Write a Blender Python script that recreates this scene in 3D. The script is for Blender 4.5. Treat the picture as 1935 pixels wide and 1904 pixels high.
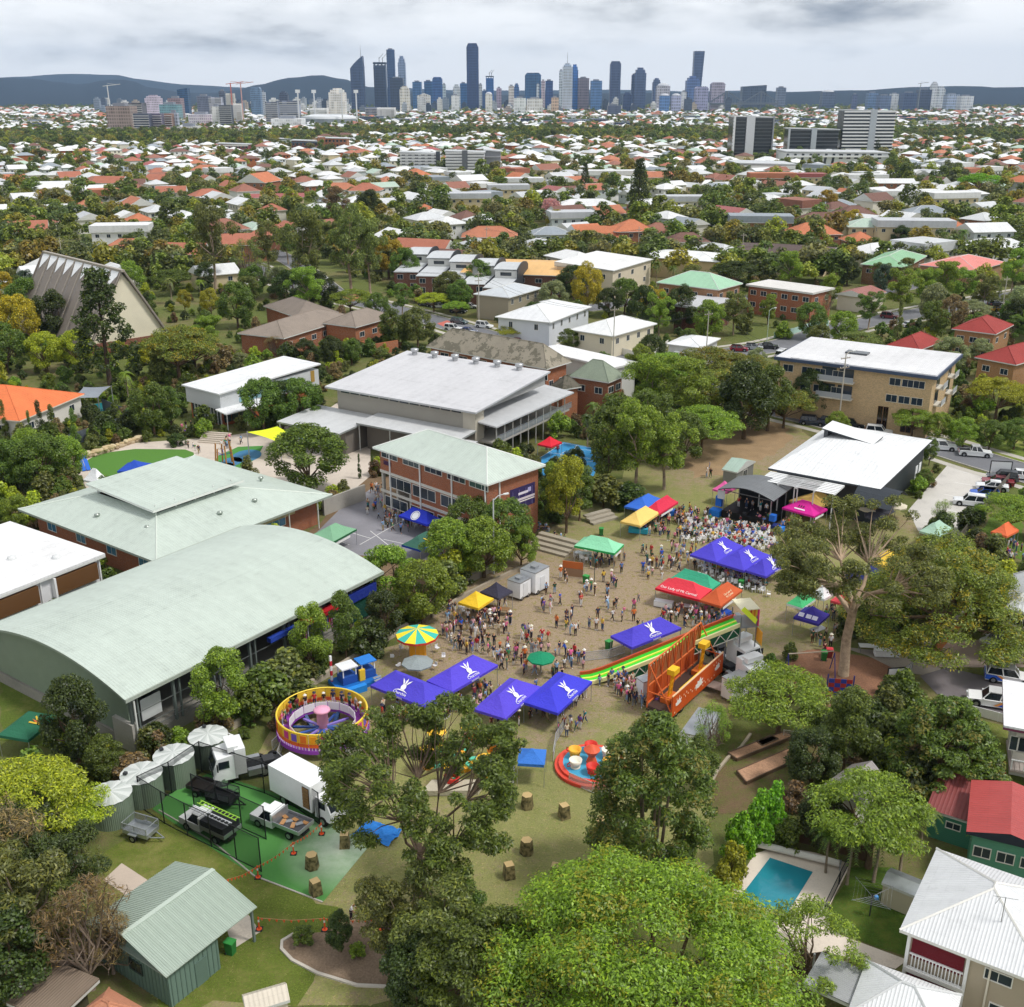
import bpy, math, random
import numpy as np
from mathutils import Vector, Matrix
for o in list(bpy.data.objects): bpy.data.objects.remove(o)
R = math.radians
SC = bpy.context.scene
C = SC.collection
rnd = random.Random(11)
# ------------------------------------------------------------------ camera, sky, sun, exposure
CAM_H, PITCH, FPX = 56.0, R(20.6), 2050.0
cam = bpy.data.cameras.new('camera'); cam_o = bpy.data.objects.new('camera', cam); C.objects.link(cam_o)
cam_o.location = (0, 0, CAM_H); cam_o.rotation_euler = (R(90) - PITCH, 0, 0)
cam.sensor_width = 36; cam.lens = 36 * FPX / 1935; cam.clip_start = 1; cam.clip_end = 60000
SC.camera = cam_o
SUN_EL, SUN_AZ = R(58), R(108)          # azimuth clockwise from +Y
w = bpy.data.worlds.new('World'); SC.world = w; w.use_nodes = True
nt = w.node_tree; nt.nodes.clear(); N = nt.nodes.new; L = nt.links.new
wo = N('ShaderNodeOutputWorld'); bg = N('ShaderNodeBackground'); bg2 = N('ShaderNodeBackground'); mx = N('ShaderNodeMixShader')
sky=N('ShaderNodeTexSky');sky.sky_type='NISHITA';sky.sun_disc=False;sky.sun_elevation=SUN_EL;sky.sun_rotation=SUN_AZ
bg.inputs[1].default_value = 0.1; L(sky.outputs[0], bg.inputs[0])
tc = N('ShaderNodeTexCoord'); mp = N('ShaderNodeMapping'); mp.inputs['Scale'].default_value = (1, 1, 3.4)
mp.inputs['Location'].default_value = (0.13, 0.4, 0.07)
L(tc.outputs['Generated'], mp.inputs[0])
def wnoise(scale, det, rough, dist=0.0):
 n = N('ShaderNodeTexNoise'); n.inputs['Scale'].default_value = scale; n.inputs['Detail'].default_value = det
 n.inputs['Roughness'].default_value=rough;n.inputs['Distortion'].default_value=dist;L(mp.outputs[0],n.inputs['Vector']);return n.outputs[0]
def wm(op, a, b=None, c=None):
 n = N('ShaderNodeMath'); n.operation = op
 for i, v in enumerate((a, b, c)):
  if v is None: continue
  if isinstance(v, (int, float)): n.inputs[i].default_value = v
  else: L(v, n.inputs[i])
 return n.outputs[0]
clouds=wm('MULTIPLY_ADD',wm('ADD',wm('MULTIPLY',wnoise(2.6,4,.5),.45),wm('MULTIPLY',wnoise(9,8,.56,.12),.55)),2.6,-.76)
sep = N('ShaderNodeSeparateXYZ'); L(tc.outputs['Generated'], sep.inputs[0])
elev = wm('ABSOLUTE', sep.outputs[2])
thin=wm('MULTIPLY',wm('SUBTRACT',1.0,wm('MINIMUM',wm('MULTIPLY',elev,11.0),1.0)),.40) # the cloud base thins towards the horizon
cr = N('ShaderNodeValToRGB'); L(wm('ADD', clouds, thin), cr.inputs[0])
e=cr.color_ramp.elements;e[0].position=.30;e[0].color=(.19,.20,.225,1);e[1].position=.86;e[1].color=(.74,.74,.74,1)
for p_, c_ in ((.42, (.31, .32, .34, 1)), (.54, (.48, .485, .49, 1)), (.66, (.62, .625, .63, 1))):
 q_ = cr.color_ramp.elements.new(p_); q_.color = c_
L(cr.outputs[0], bg2.inputs[0]); bg2.inputs[1].default_value = 1.0
mx.inputs[0].default_value = .95; L(bg.outputs[0], mx.inputs[1]); L(bg2.outputs[0], mx.inputs[2]); L(mx.outputs[0], wo.inputs[0])
sun = bpy.data.lights.new('sun', 'SUN'); sun.energy = 1.5; sun.angle = R(11); sun.color = (1, .965, .91)
sun_o = bpy.data.objects.new('sun', sun); C.objects.link(sun_o)
sd = Vector((math.sin(SUN_AZ) * math.cos(SUN_EL), math.cos(SUN_AZ) * math.cos(SUN_EL), math.sin(SUN_EL)))
sun_o.rotation_euler = sd.to_track_quat('Z', 'Y').to_euler()
vs=SC.view_settings;vs.view_transform='Standard';vs.look='None';vs.exposure=0.76;vs.gamma=1;vs.use_curve_mapping=False
SC.render.engine = 'CYCLES'; SC.cycles.use_denoising = True; SC.cycles.max_bounces = 5; SC.cycles.diffuse_bounces = 3
SC.cycles.glossy_bounces=2;SC.cycles.transmission_bounces=3;SC.cycles.transparent_max_bounces=6;SC.cycles.volume_bounces=0
SC.cycles.use_adaptive_sampling = True; SC.cycles.adaptive_threshold = .02
# ------------------------------------------------------------------ survey helpers: a point seen at (x, y) in the 1935-wide picture, lying at height z
def Q(x, y, z=0.0):
 a = (x - 967.5) / FPX; b = -(y - 952) / FPX
 dy = math.cos(PITCH) + b * math.sin(PITCH); dz = -math.sin(PITCH) + b * math.cos(PITCH)
 t = (z - CAM_H) / dz
 return Vector((a * t, dy * t, z))
def QY(x, y, Y):                        # the same at a known distance Y
 a = (x - 967.5) / FPX; b = -(y - 952) / FPX
 dy = math.cos(PITCH) + b * math.sin(PITCH); dz = -math.sin(PITCH) + b * math.cos(PITCH)
 t = Y / dy
 return Vector((a * t, Y, CAM_H + dz * t))
def PX(v):                              # where a point of the scene shows
 dz = v[2] - CAM_H; d = v[1] * math.cos(PITCH) - dz * math.sin(PITCH); u = v[1] * math.sin(PITCH) + dz * math.cos(PITCH)
 d = max(d, .1)
 return 967.5 + FPX * v[0] / d, 952 - FPX * u / d
def short(label):
 q = label
 for w_ in(' with ',' beside ',' behind ',' in front',' among ',' by ',' left ',' right ',' above ',' below ',' before ',' near ',' at ',' under ',' nearest',' half ',' cut ',' in the',' on the',' and '):q=q.split(w_)[0]
 return 'the ' + ' '.join(q.split()[-5:])
def hexc(h):
 h = h.lstrip('#'); r = [int(h[i:i + 2], 16) / 255 for i in (0, 2, 4)]
 return tuple((c / 12.92 if c <= .04045 else ((c + .055) / 1.055) ** 2.4) for c in r)
# ------------------------------------------------------------------ materials
_M = {}
class NB:
 def __init__(s, name):
  s.m = bpy.data.materials.new(name); s.m.use_nodes = True; s.t = s.m.node_tree; s.t.nodes.clear()
  s.out = s.t.nodes.new('ShaderNodeOutputMaterial')
 def n(s, ty, **k):
  x = s.t.nodes.new('ShaderNode' + ty)
  for a, b in k.items():
   if hasattr(x, a): setattr(x, a, b)
  return x
 def set(s, sock, v):
  if v is None: return
  if isinstance(v, bpy.types.NodeSocket): s.t.links.new(v, sock)
  else:
   if isinstance(v, tuple) and len(v) == 3 and sock.type == 'RGBA': v = v + (1,)
   sock.default_value = v
 def math(s, op, a, b=None, c=None):
  x = s.n('Math', operation=op)
  for i, v in enumerate((a, b, c)): s.set(x.inputs[i], v)
  return x.outputs[0]
 def noise(s, vec, scale, det=3, rough=.55):
  x=s.n('TexNoise');s.set(x.inputs['Vector'],vec);x.inputs['Scale'].default_value=scale;x.inputs['Detail'].default_value=det;x.inputs['Roughness'].default_value=rough
  return x.outputs[0]
 def mix(s, f, a, b, mode='MIX'):
  x = s.n('Mix', data_type='RGBA', blend_type=mode); x.data_type = 'RGBA'; x.blend_type = mode
  s.set(x.inputs[0], f); s.set(x.inputs[6], a); s.set(x.inputs[7], b); return x.outputs[2]
 def ramp(s, f, stops):
  x = s.n('ValToRGB'); s.set(x.inputs[0], f); el = x.color_ramp.elements
  while len(el) < len(stops): el.new(.5)
  for q, (p, c) in zip(el, stops): q.position = p; q.color = tuple(c) + (1,)
  return x.outputs[0]
 def con(s, v, lo=.35, hi=.65):
  x=s.n('MapRange');x.inputs[1].default_value=lo;x.inputs[2].default_value=hi;s.set(x.inputs[0],v);return x.outputs[0]
 def pos(s): return s.n('NewGeometry').outputs['Position']
 def obj(s): return s.n('TexCoord').outputs['Object']
 def bump(s, h, strength=.5, dist=.02):
  x=s.n('Bump');x.inputs['Strength'].default_value=strength;x.inputs['Distance'].default_value=dist;s.set(x.inputs['Height'],h);return x.outputs[0]
 def bsdf(s, col, rough=.7, metal=0.0, normal=None, spec=.35, coat=0.0):
  x=s.n('BsdfPrincipled');s.set(x.inputs['Base Color'],col);s.set(x.inputs['Roughness'],rough);s.set(x.inputs['Metallic'],metal)
  x.inputs['Specular IOR Level'].default_value = spec
  if coat: x.inputs['Coat Weight'].default_value = coat
  if normal is not None: s.set(x.inputs['Normal'], normal)
  s.t.links.new(x.outputs[0], s.out.inputs[0]); return x
def sc(c, k): return tuple(min(1, v * k) for v in c)
def slope_coord(b):                     # the coordinate that runs along a wall or eave, whichever way the face looks
 t=b.n('TexCoord');sp=b.n('SeparateXYZ');b.set(sp.inputs[0],t.outputs['Object']);sn=b.n('SeparateXYZ');b.set(sn.inputs[0],t.outputs['Normal'])
 f = b.math('GREATER_THAN', b.math('ABSOLUTE', sn.outputs[1]), b.math('ABSOLUTE', sn.outputs[0]))
 along = b.math('ADD', b.math('MULTIPLY', f, sp.outputs[0]), b.math('MULTIPLY', b.math('SUBTRACT', 1.0, f), sp.outputs[1]))
 return along, sp.outputs[2], sp
def mt(key):
 """kind:#colour[:option] -> a procedural material"""
 if key in _M: return _M[key]
 p=key.split(':');kind=p[0];col=hexc(p[1])if len(p)>1 and p[1].startswith('#')else(.5,.5,.5);opt=p[2]if len(p)>2 else ''
 b = NB(key.replace(':', '_').replace('#', ''))
 if kind == 'paint':
  v = b.noise(b.pos(), 1.1, 4); c = b.mix(b.math('MULTIPLY', v, .55), sc(col, 1.08), sc(col, .74))
  b.bsdf(c, float(opt) if opt else .55)
 elif kind == 'car':
  b.bsdf(col, .28, 0, coat=.6, spec=.5)
 elif kind == 'plain':
  b.bsdf(col, .7)
 elif kind == 'cloth':
  v = b.noise(b.pos(), .9, 3); f = b.noise(b.pos(), 5, 2)
  c=b.mix(b.math('MULTIPLY',v,.5),sc(col,1.1),sc(col,.78));d=b.bsdf(c,.75,normal=b.bump(b.math('ADD',f,b.noise(b.pos(),1.6,2)),.5,.12),spec=.2)
 elif kind == 'metal':               # ribbed sheet roof
  al, z, sp = slope_coord(b); per = float(opt) if opt else .4
  rib = b.math('POWER', b.math('ABSOLUTE', b.math('SINE', b.math('MULTIPLY', al, math.pi / per))), 5.0)
  v=b.noise(b.pos(),.12,5,.62);v2=b.noise(b.pos(),1.3,4);sh=b.math('FRACT',b.math('MULTIPLY',b.math('FLOOR',b.math('MULTIPLY',al,1/.76)),.377))
  k=b.math('ADD',b.math('ADD',b.math('MULTIPLY',b.con(v,.3,.7),.34),b.math('MULTIPLY',b.con(v2),.16)),b.math('ADD',b.math('MULTIPLY',sh,.14),b.math('MULTIPLY',rib,.10)))
  k=b.math('ADD',k,b.math('MULTIPLY',b.math('GREATER_THAN',b.math('FRACT',b.math('MULTIPLY',z,1.9)),.96),.12));st=b.con(b.noise(b.pos(),.5,7,.75),.56,.72)
  c=b.ramp(k,[(.1,sc(col,1.0)),(.45,sc(col,.88)),(.9,sc(col,.6))]);c=b.mix(b.math('MULTIPLY',st,.28),c,sc(col,.42))
  b.bsdf(c, .48, .0, b.bump(rib, .6, .05), spec=.4)
 elif kind == 'tile':
  al, z, sp = slope_coord(b)
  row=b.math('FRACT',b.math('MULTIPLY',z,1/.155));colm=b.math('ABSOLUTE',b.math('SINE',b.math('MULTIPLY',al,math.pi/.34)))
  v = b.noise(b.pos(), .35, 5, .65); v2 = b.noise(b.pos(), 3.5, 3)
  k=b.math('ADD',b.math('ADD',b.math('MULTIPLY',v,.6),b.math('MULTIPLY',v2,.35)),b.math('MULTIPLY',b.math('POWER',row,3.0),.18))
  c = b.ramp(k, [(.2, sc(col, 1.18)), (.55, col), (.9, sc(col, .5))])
  if opt=='moss':c=b.mix(b.math('MULTIPLY',b.math('GREATER_THAN',b.noise(b.pos(),.5,6,.7),.52),.55),c,(.06,.06,.035))
  b.bsdf(c, .8, normal=b.bump(b.math('ADD', row, b.math('MULTIPLY', colm, .4)), .8, .05))
 elif kind == 'brick':
  al, z, sp = slope_coord(b); cx = b.n('CombineXYZ'); b.set(cx.inputs[0], al); b.set(cx.inputs[1], z)
  br=b.n('TexBrick');b.set(br.inputs['Vector'],cx.outputs[0]);br.inputs['Scale'].default_value=1;br.inputs['Brick Width'].default_value=.24;br.inputs['Row Height'].default_value=.086
  br.inputs['Mortar Size'].default_value=.009;b.set(br.inputs['Color1'],sc(col,1.15));b.set(br.inputs['Color2'],sc(col,.72));b.set(br.inputs['Mortar'],(.38,.33,.28))
  v = b.noise(b.pos(), .4, 4); c = b.mix(b.math('MULTIPLY', v, .5), br.outputs[0], sc(col, .68))
  b.bsdf(c, .85, normal=b.bump(br.outputs['Fac'], .35, -.01))
 elif kind == 'weather':             # weatherboard walls
  al, z, sp = slope_coord(b); row = b.math('FRACT', b.math('MULTIPLY', z, 1 / .18))
  v=b.noise(b.pos(),.5,4);c=b.mix(b.math('MULTIPLY',v,.5),sc(col,1.05),sc(col,.8));b.bsdf(c,.65,normal=b.bump(row,.6,.03))
 elif kind == 'render':
  v=b.noise(b.pos(),.35,5);v2=b.noise(b.pos(),4,4);c=b.mix(b.math('MULTIPLY',b.math('ADD',v,b.math('MULTIPLY',v2,.4)),.5),sc(col,1.1),sc(col,.7));b.bsdf(c,.85,normal=b.bump(v2,.25,.02))
 elif kind == 'concrete':
  v=b.noise(b.pos(),.25,6,.65);v2=b.noise(b.pos(),6,4);c=b.ramp(b.math('ADD',b.math('MULTIPLY',v,.7),b.math('MULTIPLY',v2,.35)),[(.25,sc(col,1.12)),(.55,col),(.8,sc(col,.62))]);b.bsdf(c,.85,normal=b.bump(v2,.3,.01))
 elif kind == 'asphalt':
  v=b.noise(b.pos(),.12,6,.6);v2=b.noise(b.pos(),9,3);c=b.ramp(b.math('ADD',b.math('MULTIPLY',v,.8),b.math('MULTIPLY',v2,.2)),[(.3,sc(col,1.3)),(.55,col),(.78,sc(col,.7))]);b.bsdf(c,.8,normal=b.bump(v2,.3,.01))
 elif kind == 'grass':               # #green:#dry share of dry ground
  dry = hexc(p[2]) if len(p) > 2 else (.2, .15, .08); bias = float(p[3]) if len(p) > 3 else .5
  v = b.noise(b.pos(), .055, 6, .62); v2 = b.noise(b.pos(), .8, 5, .7); v3 = b.con(b.noise(b.pos(), 7, 4, .7), .3, .7)
  k=b.math('ADD',b.math('ADD',b.math('MULTIPLY',v,.75),b.math('MULTIPLY',v2,.45)),b.math('SUBTRACT',b.math('MULTIPLY',v3,.2),.2))
  g = b.mix(v3, sc(col, 1.35), sc(col, .55)); d = b.mix(v3, sc(dry, 1.2), sc(dry, .7))
  f=b.n('MapRange');f.inputs[1].default_value=bias-.09;f.inputs[2].default_value=bias+.10;b.set(f.inputs[0],k)
  c = b.mix(f.outputs[0], g, d); b.bsdf(c, .9, normal=b.bump(b.math('ADD', v3, v2), .7, .06), spec=.15)
 elif kind == 'mulch':
  v=b.noise(b.pos(),6,5,.75);v2=b.noise(b.pos(),.4,4);c=b.ramp(b.math('ADD',b.math('MULTIPLY',v,.7),b.math('MULTIPLY',v2,.35)),[(.3,sc(col,1.5)),(.55,col),(.8,sc(col,.45))]);b.bsdf(c,.95,normal=b.bump(v,.8,.05),spec=.1)
 elif kind == 'leaf':
  oi = b.n('ObjectInfo'); ge = b.n('NewGeometry'); r1 = ge.outputs['Random Per Island']
  c=b.ramp(r1,[(0,sc(col,.75)),(.45,sc(col,1.6)),(.8,(col[0]*2.4,col[1]*2.3,col[2]*1.8)),(1,(min(1,col[0]*3.2),min(1,col[1]*2.7),col[2]*1.4))])
  if opt:
   c=b.mix(b.math('MULTIPLY',b.math('GREATER_THAN',b.noise(b.obj(),.5,2),.55),b.math('GREATER_THAN',r1,.5)),c,hexc('#'+opt.lstrip('#')))
  hs=b.n('HueSaturation');b.set(hs.inputs['Color'],c);b.set(hs.inputs['Hue'],b.math('ADD',.48,b.math('MULTIPLY',oi.outputs['Random'],.035)))
  b.set(hs.inputs['Value'], b.math('ADD', .82, b.math('MULTIPLY', oi.outputs['Random'], .4)))
  d=b.n('BsdfDiffuse');b.set(d.inputs[0],hs.outputs[0]);t=b.n('BsdfTranslucent');b.set(t.inputs[0],hs.outputs[0]);g=b.n('BsdfGlossy');g.inputs['Roughness'].default_value=.45;b.set(g.inputs[0],(.9,.9,.9))
  m1=b.n('MixShader');m1.inputs[0].default_value=.42;b.t.links.new(d.outputs[0],m1.inputs[1]);b.t.links.new(t.outputs[0],m1.inputs[2])
  m2=b.n('MixShader');m2.inputs[0].default_value=.035;b.t.links.new(m1.outputs[0],m2.inputs[1]);b.t.links.new(g.outputs[0],m2.inputs[2]);b.t.links.new(m2.outputs[0],b.out.inputs[0])
 elif kind == 'bark':
  v=b.noise(b.obj(),3,5,.65);v2=b.noise(b.pos(),.8,3);c=b.ramp(b.math('ADD',b.math('MULTIPLY',v,.6),b.math('MULTIPLY',v2,.4)),[(.3,sc(col,.5)),(.52,col),(.75,sc(col,1.4))]);b.bsdf(c,.9,normal=b.bump(v,.6,.05),spec=.1)
 elif kind == 'glass':
  v = b.noise(b.pos(), .3, 2); c = b.mix(v, sc(col, .6), sc(col, 1.5)); b.bsdf(c, .12, 0, spec=.7)
 elif kind == 'water':
  v=b.noise(b.pos(),1.6,3);v2=b.noise(b.pos(),.25,2);b.bsdf(b.mix(v2,col,sc(col,.75)),.08,0,b.bump(v,.25,.05),spec=.5)
 elif kind == 'steel':
  v = b.noise(b.pos(), 2.0, 4); b.bsdf(b.mix(v, sc(col, 1.1), sc(col, .7)), .38, .75)
 elif kind == 'mesh':                # see-through wire mesh or shade cloth
  x = b.bsdf(col, .8, spec=.1); x.inputs['Alpha'].default_value = float(opt) if opt else .45
 elif kind == 'camo':
  v=b.noise(b.obj(),3.0,2);c=b.ramp(v,[(.35,(.05,.045,.02)),(.5,(.17,.14,.06)),(.62,(.26,.21,.10))]);b.bsdf(c,.9)
 elif kind == 'tower':               # curtain wall of a far tower: floors and bays too fine to tell apart
  al, z, sp = slope_coord(b); fl = float(opt) if opt else 3.6
  row=b.math('GREATER_THAN',b.math('FRACT',b.math('MULTIPLY',z,1/fl)),.62);bay=b.math('GREATER_THAN',b.math('FRACT',b.math('MULTIPLY',al,1/(fl*.75))),.7)
  li = hexc(p[3]) if len(p) > 3 else sc(col, 2.6)
  cell=b.n('TexWhiteNoise',noise_dimensions='3D');cv=b.n('CombineXYZ');b.set(cv.inputs[0],b.math('FLOOR',b.math('MULTIPLY',al,1/6.4)));b.set(cv.inputs[1],b.math('FLOOR',b.math('MULTIPLY',z,1/(fl*3))));b.set(cell.inputs[0],cv.outputs[0])
  base = b.mix(cell.outputs[0], sc(col, .6), sc(col, 1.35))
  c = b.mix(b.math('MULTIPLY', b.math('MAXIMUM', row, bay), .6), base, li); b.bsdf(c, .35, .0, spec=.5)
 else:
  b.bsdf(col, .7)
 _M[key] = b.m
 return b.m
# ------------------------------------------------------------------ mesh builder and object helpers
class MB:
 def __init__(s): s.v = []; s.f = []; s.mi = []; s.m = []
 def mat(s, k):
  if k not in s.m: s.m.append(k)
  return s.m.index(k)
 def add(s, vs, fs, k):
  o=len(s.v);i=s.mat(k);s.v+=[tuple(q)for q in vs];s.f+=[tuple(o+j for j in f)for f in fs];s.mi+=[i]*len(fs)
 def box(s, x0, x1, y0, y1, z0, z1, k):
  s.add([(x0, y0, z0), (x1, y0, z0), (x1, y1, z0), (x0, y1, z0), (x0, y0, z1), (x1, y0, z1), (x1, y1, z1), (x0, y1, z1)],
   [(3, 2, 1, 0), (4, 5, 6, 7), (0, 1, 5, 4), (1, 2, 6, 5), (2, 3, 7, 6), (3, 0, 4, 7)], k)
 def cbox(s,c,d,k):s.box(c[0]-d[0]/2,c[0]+d[0]/2,c[1]-d[1]/2,c[1]+d[1]/2,c[2]-d[2]/2,c[2]+d[2]/2,k)
 def prism(s, poly, z0, z1, k, cap=None):    # polygon in xy, ccw
  n = len(poly); vs = [(x, y, z0) for x, y in poly] + [(x, y, z1) for x, y in poly]
  s.add(vs, [tuple(range(n - 1, -1, -1))] + [(i, (i + 1) % n, n + (i + 1) % n, n + i) for i in range(n)], k)
  s.add(vs[n:], [tuple(range(n))], cap or k)
 def tube(s, pts, rads, k, n=6, cap=True):
  pts = [Vector(p) for p in pts]; rings = []
  if isinstance(rads, (int, float)): rads = [rads] * len(pts)
  for i, p in enumerate(pts):
   t=(pts[min(i+1,len(pts)-1)]-pts[max(i-1,0)]).normalized();a=Vector((0,0,1))if abs(t.z)<.9 else Vector((1,0,0))
   u = t.cross(a).normalized(); w_ = t.cross(u)
   rings.append([p+(u*math.cos(2*math.pi*j/n)+w_*math.sin(2*math.pi*j/n))*rads[i]for j in range(n)])
  vs = [q for r in rings for q in r]; fs = []
  for i in range(len(pts) - 1):
   for j in range(n): fs.append((i * n + j, i * n + (j + 1) % n, (i + 1) * n + (j + 1) % n, (i + 1) * n + j))
  if cap: fs += [tuple(range(n)), tuple(range(len(vs) - 1, len(vs) - n - 1, -1))]
  s.add(vs, fs, k)
 def beam(s, a, b, t, k, t2=None):
  a = Vector(a); b = Vector(b); d = (b - a).normalized(); up = Vector((0, 0, 1)) if abs(d.z) < .95 else Vector((1, 0, 0))
  u = d.cross(up).normalized() * t / 2; w_ = u.cross(d).normalized() * (t2 or t) / 2
  vs = [a - u - w_, a + u - w_, a + u + w_, a - u + w_, b - u - w_, b + u - w_, b + u + w_, b - u + w_]
  s.add(vs, [(0, 1, 2, 3), (7, 6, 5, 4), (0, 4, 5, 1), (1, 5, 6, 2), (2, 6, 7, 3), (3, 7, 4, 0)], k)
 def lathe(s, prof, k, n=24, c=(0, 0), a0=0.0, a1=2 * math.pi):     # prof: (r, z) pairs
  full = abs(a1 - a0 - 2 * math.pi) < 1e-6; m = n if full else n + 1; vs = []; fs = []
  for r_, z in prof:
   for j in range(m): a = a0 + (a1 - a0) * j / n; vs.append((c[0] + r_ * math.cos(a), c[1] + r_ * math.sin(a), z))
  for i in range(len(prof) - 1):
   for j in range(n): fs.append((i * m + j, i * m + (j + 1) % m, (i + 1) * m + (j + 1) % m, (i + 1) * m + j))
  s.add(vs, fs, k)
 def slab(s, quad, th, k, kb=None):        # thick plate from a quad/polygon (top corners, ccw from above)
  n = len(quad); t = [Vector(q) for q in quad]; b_ = [q - Vector((0, 0, th)) for q in t]
  s.add(t,[tuple(range(n))],k);s.add(t+b_,[tuple(range(2*n-1,n-1,-1))]+[((i+1)%n,i,n+i,n+(i+1)%n)for i in range(n)],kb or k)
 def mesh(s, name, smooth=False):
  me = bpy.data.meshes.new(name); me.from_pydata(s.v, [], s.f)
  for k in s.m: me.materials.append(mt(k) if isinstance(k, str) else k)
  me.polygons.foreach_set('material_index', s.mi)
  if smooth: me.polygons.foreach_set('use_smooth', [True] * len(s.f))
  me.update(); return me
 def build(s, name, parent=None, loc=(0, 0, 0), rz=0.0, smooth=False): return put(name, s.mesh(name, smooth), parent, loc, rz)
def put(name, me, parent=None, loc=(0, 0, 0), rz=0.0, scale=None, rot=None):
 o = bpy.data.objects.new(name, me); C.objects.link(o); o.location = loc; o.rotation_euler = rot or (0, 0, rz)
 if scale is not None: o.scale = scale if isinstance(scale, (tuple, list)) else (scale,) * 3
 if parent is not None: o.parent = parent
 return o
def tag(o, label, cat, group=None):
 o['label'] = label; o['category'] = cat
 if group: o['group'] = group
 return o
def thing(name, label, cat, loc=(0, 0, 0), rz=0.0, group=None): return tag(put(name, None, None, loc, rz), label, cat, group)
def struct(o): o['kind'] = 'structure'; return o
_shared = {}
def shared(key, fn):
 if key not in _shared: _shared[key] = fn()
 return _shared[key]
def boxmesh(dx, dy, dz, k, c=(0, 0, 0)):
 def f():
  b = MB(); b.cbox(c, (dx, dy, dz), k); return b.mesh('box')
 return shared(('box', dx, dy, dz, k, c), f)
def font_mesh(text, size, k, ext=.01):
 def f():
  cu=bpy.data.curves.new('lettering','FONT');cu.body=text;cu.size=size;cu.align_x='CENTER';cu.align_y='CENTER';cu.extrude=ext;cu.resolution_u=2
  o = bpy.data.objects.new('tmp', cu); C.objects.link(o); dg = bpy.context.evaluated_depsgraph_get(); dg.update()
  me=bpy.data.meshes.new_from_object(o.evaluated_get(dg));bpy.data.objects.remove(o);me.materials.clear();me.materials.append(mt(k));return me
 return shared(('font', text, size, k), f)
def on_plane(name, me, parent, origin, xdir, normal):     # lay a flat piece on a plane given in the parent's space
 x = Vector(xdir).normalized(); n = Vector(normal).normalized(); y = n.cross(x).normalized(); x = y.cross(n)
 M_ = Matrix((x, y, n)).transposed().to_4x4(); M_.translation = Vector(origin)
 o = put(name, me, parent); o.matrix_local = M_; return o
# ------------------------------------------------------------------ the setting: ground, fields, roads, hills
POLYS = []
def patch(name, px, z, key, world=False, rough=0):
 b = MB(); P = [(p[0], p[1]) if world else Q(*p)[:2] for p in px]; POLYS.append(P)
 if rough:
  rr = random.Random(len(POLYS)); Z = []
  for i, p in enumerate(P):
   q = P[(i + 1) % len(P)]; n_ = max(1, int(math.hypot(q[0] - p[0], q[1] - p[1]) / 1.6)); Z.append(p)
   for k in range(1,n_):f=k/n_;Z.append((p[0]+(q[0]-p[0])*f+rr.uniform(-rough,rough),p[1]+(q[1]-p[1])*f+rr.uniform(-rough,rough)))
  P = Z
 ar = sum(P[i][0] * P[(i + 1) % len(P)][1] - P[(i + 1) % len(P)][0] * P[i][1] for i in range(len(P)))
 if ar < 0: P.reverse()
 b.add([(x, y, z) for x, y in P], [tuple(range(len(P)))], key); return struct(b.build(name))
def smooth_pts(pts, n=4):
 out = []; P = [Vector(p) for p in pts]
 for i in range(len(P) - 1):
  p0, p1, p2, p3 = P[max(i - 1, 0)], P[i], P[i + 1], P[min(i + 2, len(P) - 1)]
  for j in range(n):
   t=j/n;out.append(.5*((2*p1)+(p2-p0)*t+(2*p0-5*p1+4*p2-p3)*t*t+(3*p1-p0-3*p2+p3)*t**3))
 return out + [P[-1]]
def strip(b, pts, off, wd, z, key, th=0.0):
 vs = []; n = len(pts)
 for i, p in enumerate(pts):
  t = (pts[min(i + 1, n - 1)] - pts[max(i - 1, 0)]); t.z = 0; t.normalize(); s = Vector((-t.y, t.x, 0))
  for o_ in (off - wd / 2, off + wd / 2): q = p + s * o_; vs.append((q.x, q.y, z))
 fs = [(2 * i + 1, 2 * i, 2 * i + 2, 2 * i + 3) for i in range(n - 1)]; b.add(vs, fs, key)
 if th:
  vs2 = vs + [(x, y, z - th) for x, y, _ in vs]; m = len(vs)
  b.add(vs2,[f for i in range(n-1)for f in((2*i,m+2*i,m+2*i+2,2*i+2),(2*i+3,m+2*i+3,m+2*i+1,2*i+1))],key)
def road(name, px, wd, z=.02, kerb=True, key='asphalt:#6f7074', walk=True):
 pts = smooth_pts([Q(*p) for p in px]); b = MB(); strip(b, pts, 0, wd, z, key); r = struct(b.build(name))
 if kerb:
  for s in (-1, 1):
   k = MB(); strip(k, pts, s * (wd / 2 + .15), .3, .13, 'concrete:#a9a59d', .13); k.build('kerb', r)
   if walk: k = MB(); strip(k, pts, s * (wd / 2 + 2.3), 1.5, .035, 'concrete:#b9b4aa'); k.build('footpath', r)
 return r
G0 = 'grass:#66703a:#857758:0.56'
b = MB(); S_ = 16500
b.add([(-S_, -300, 0), (S_, -300, 0), (S_, S_, 0), (-S_, S_, 0)], [(0, 1, 2, 3)], G0); struct(b.build('ground'))
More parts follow.
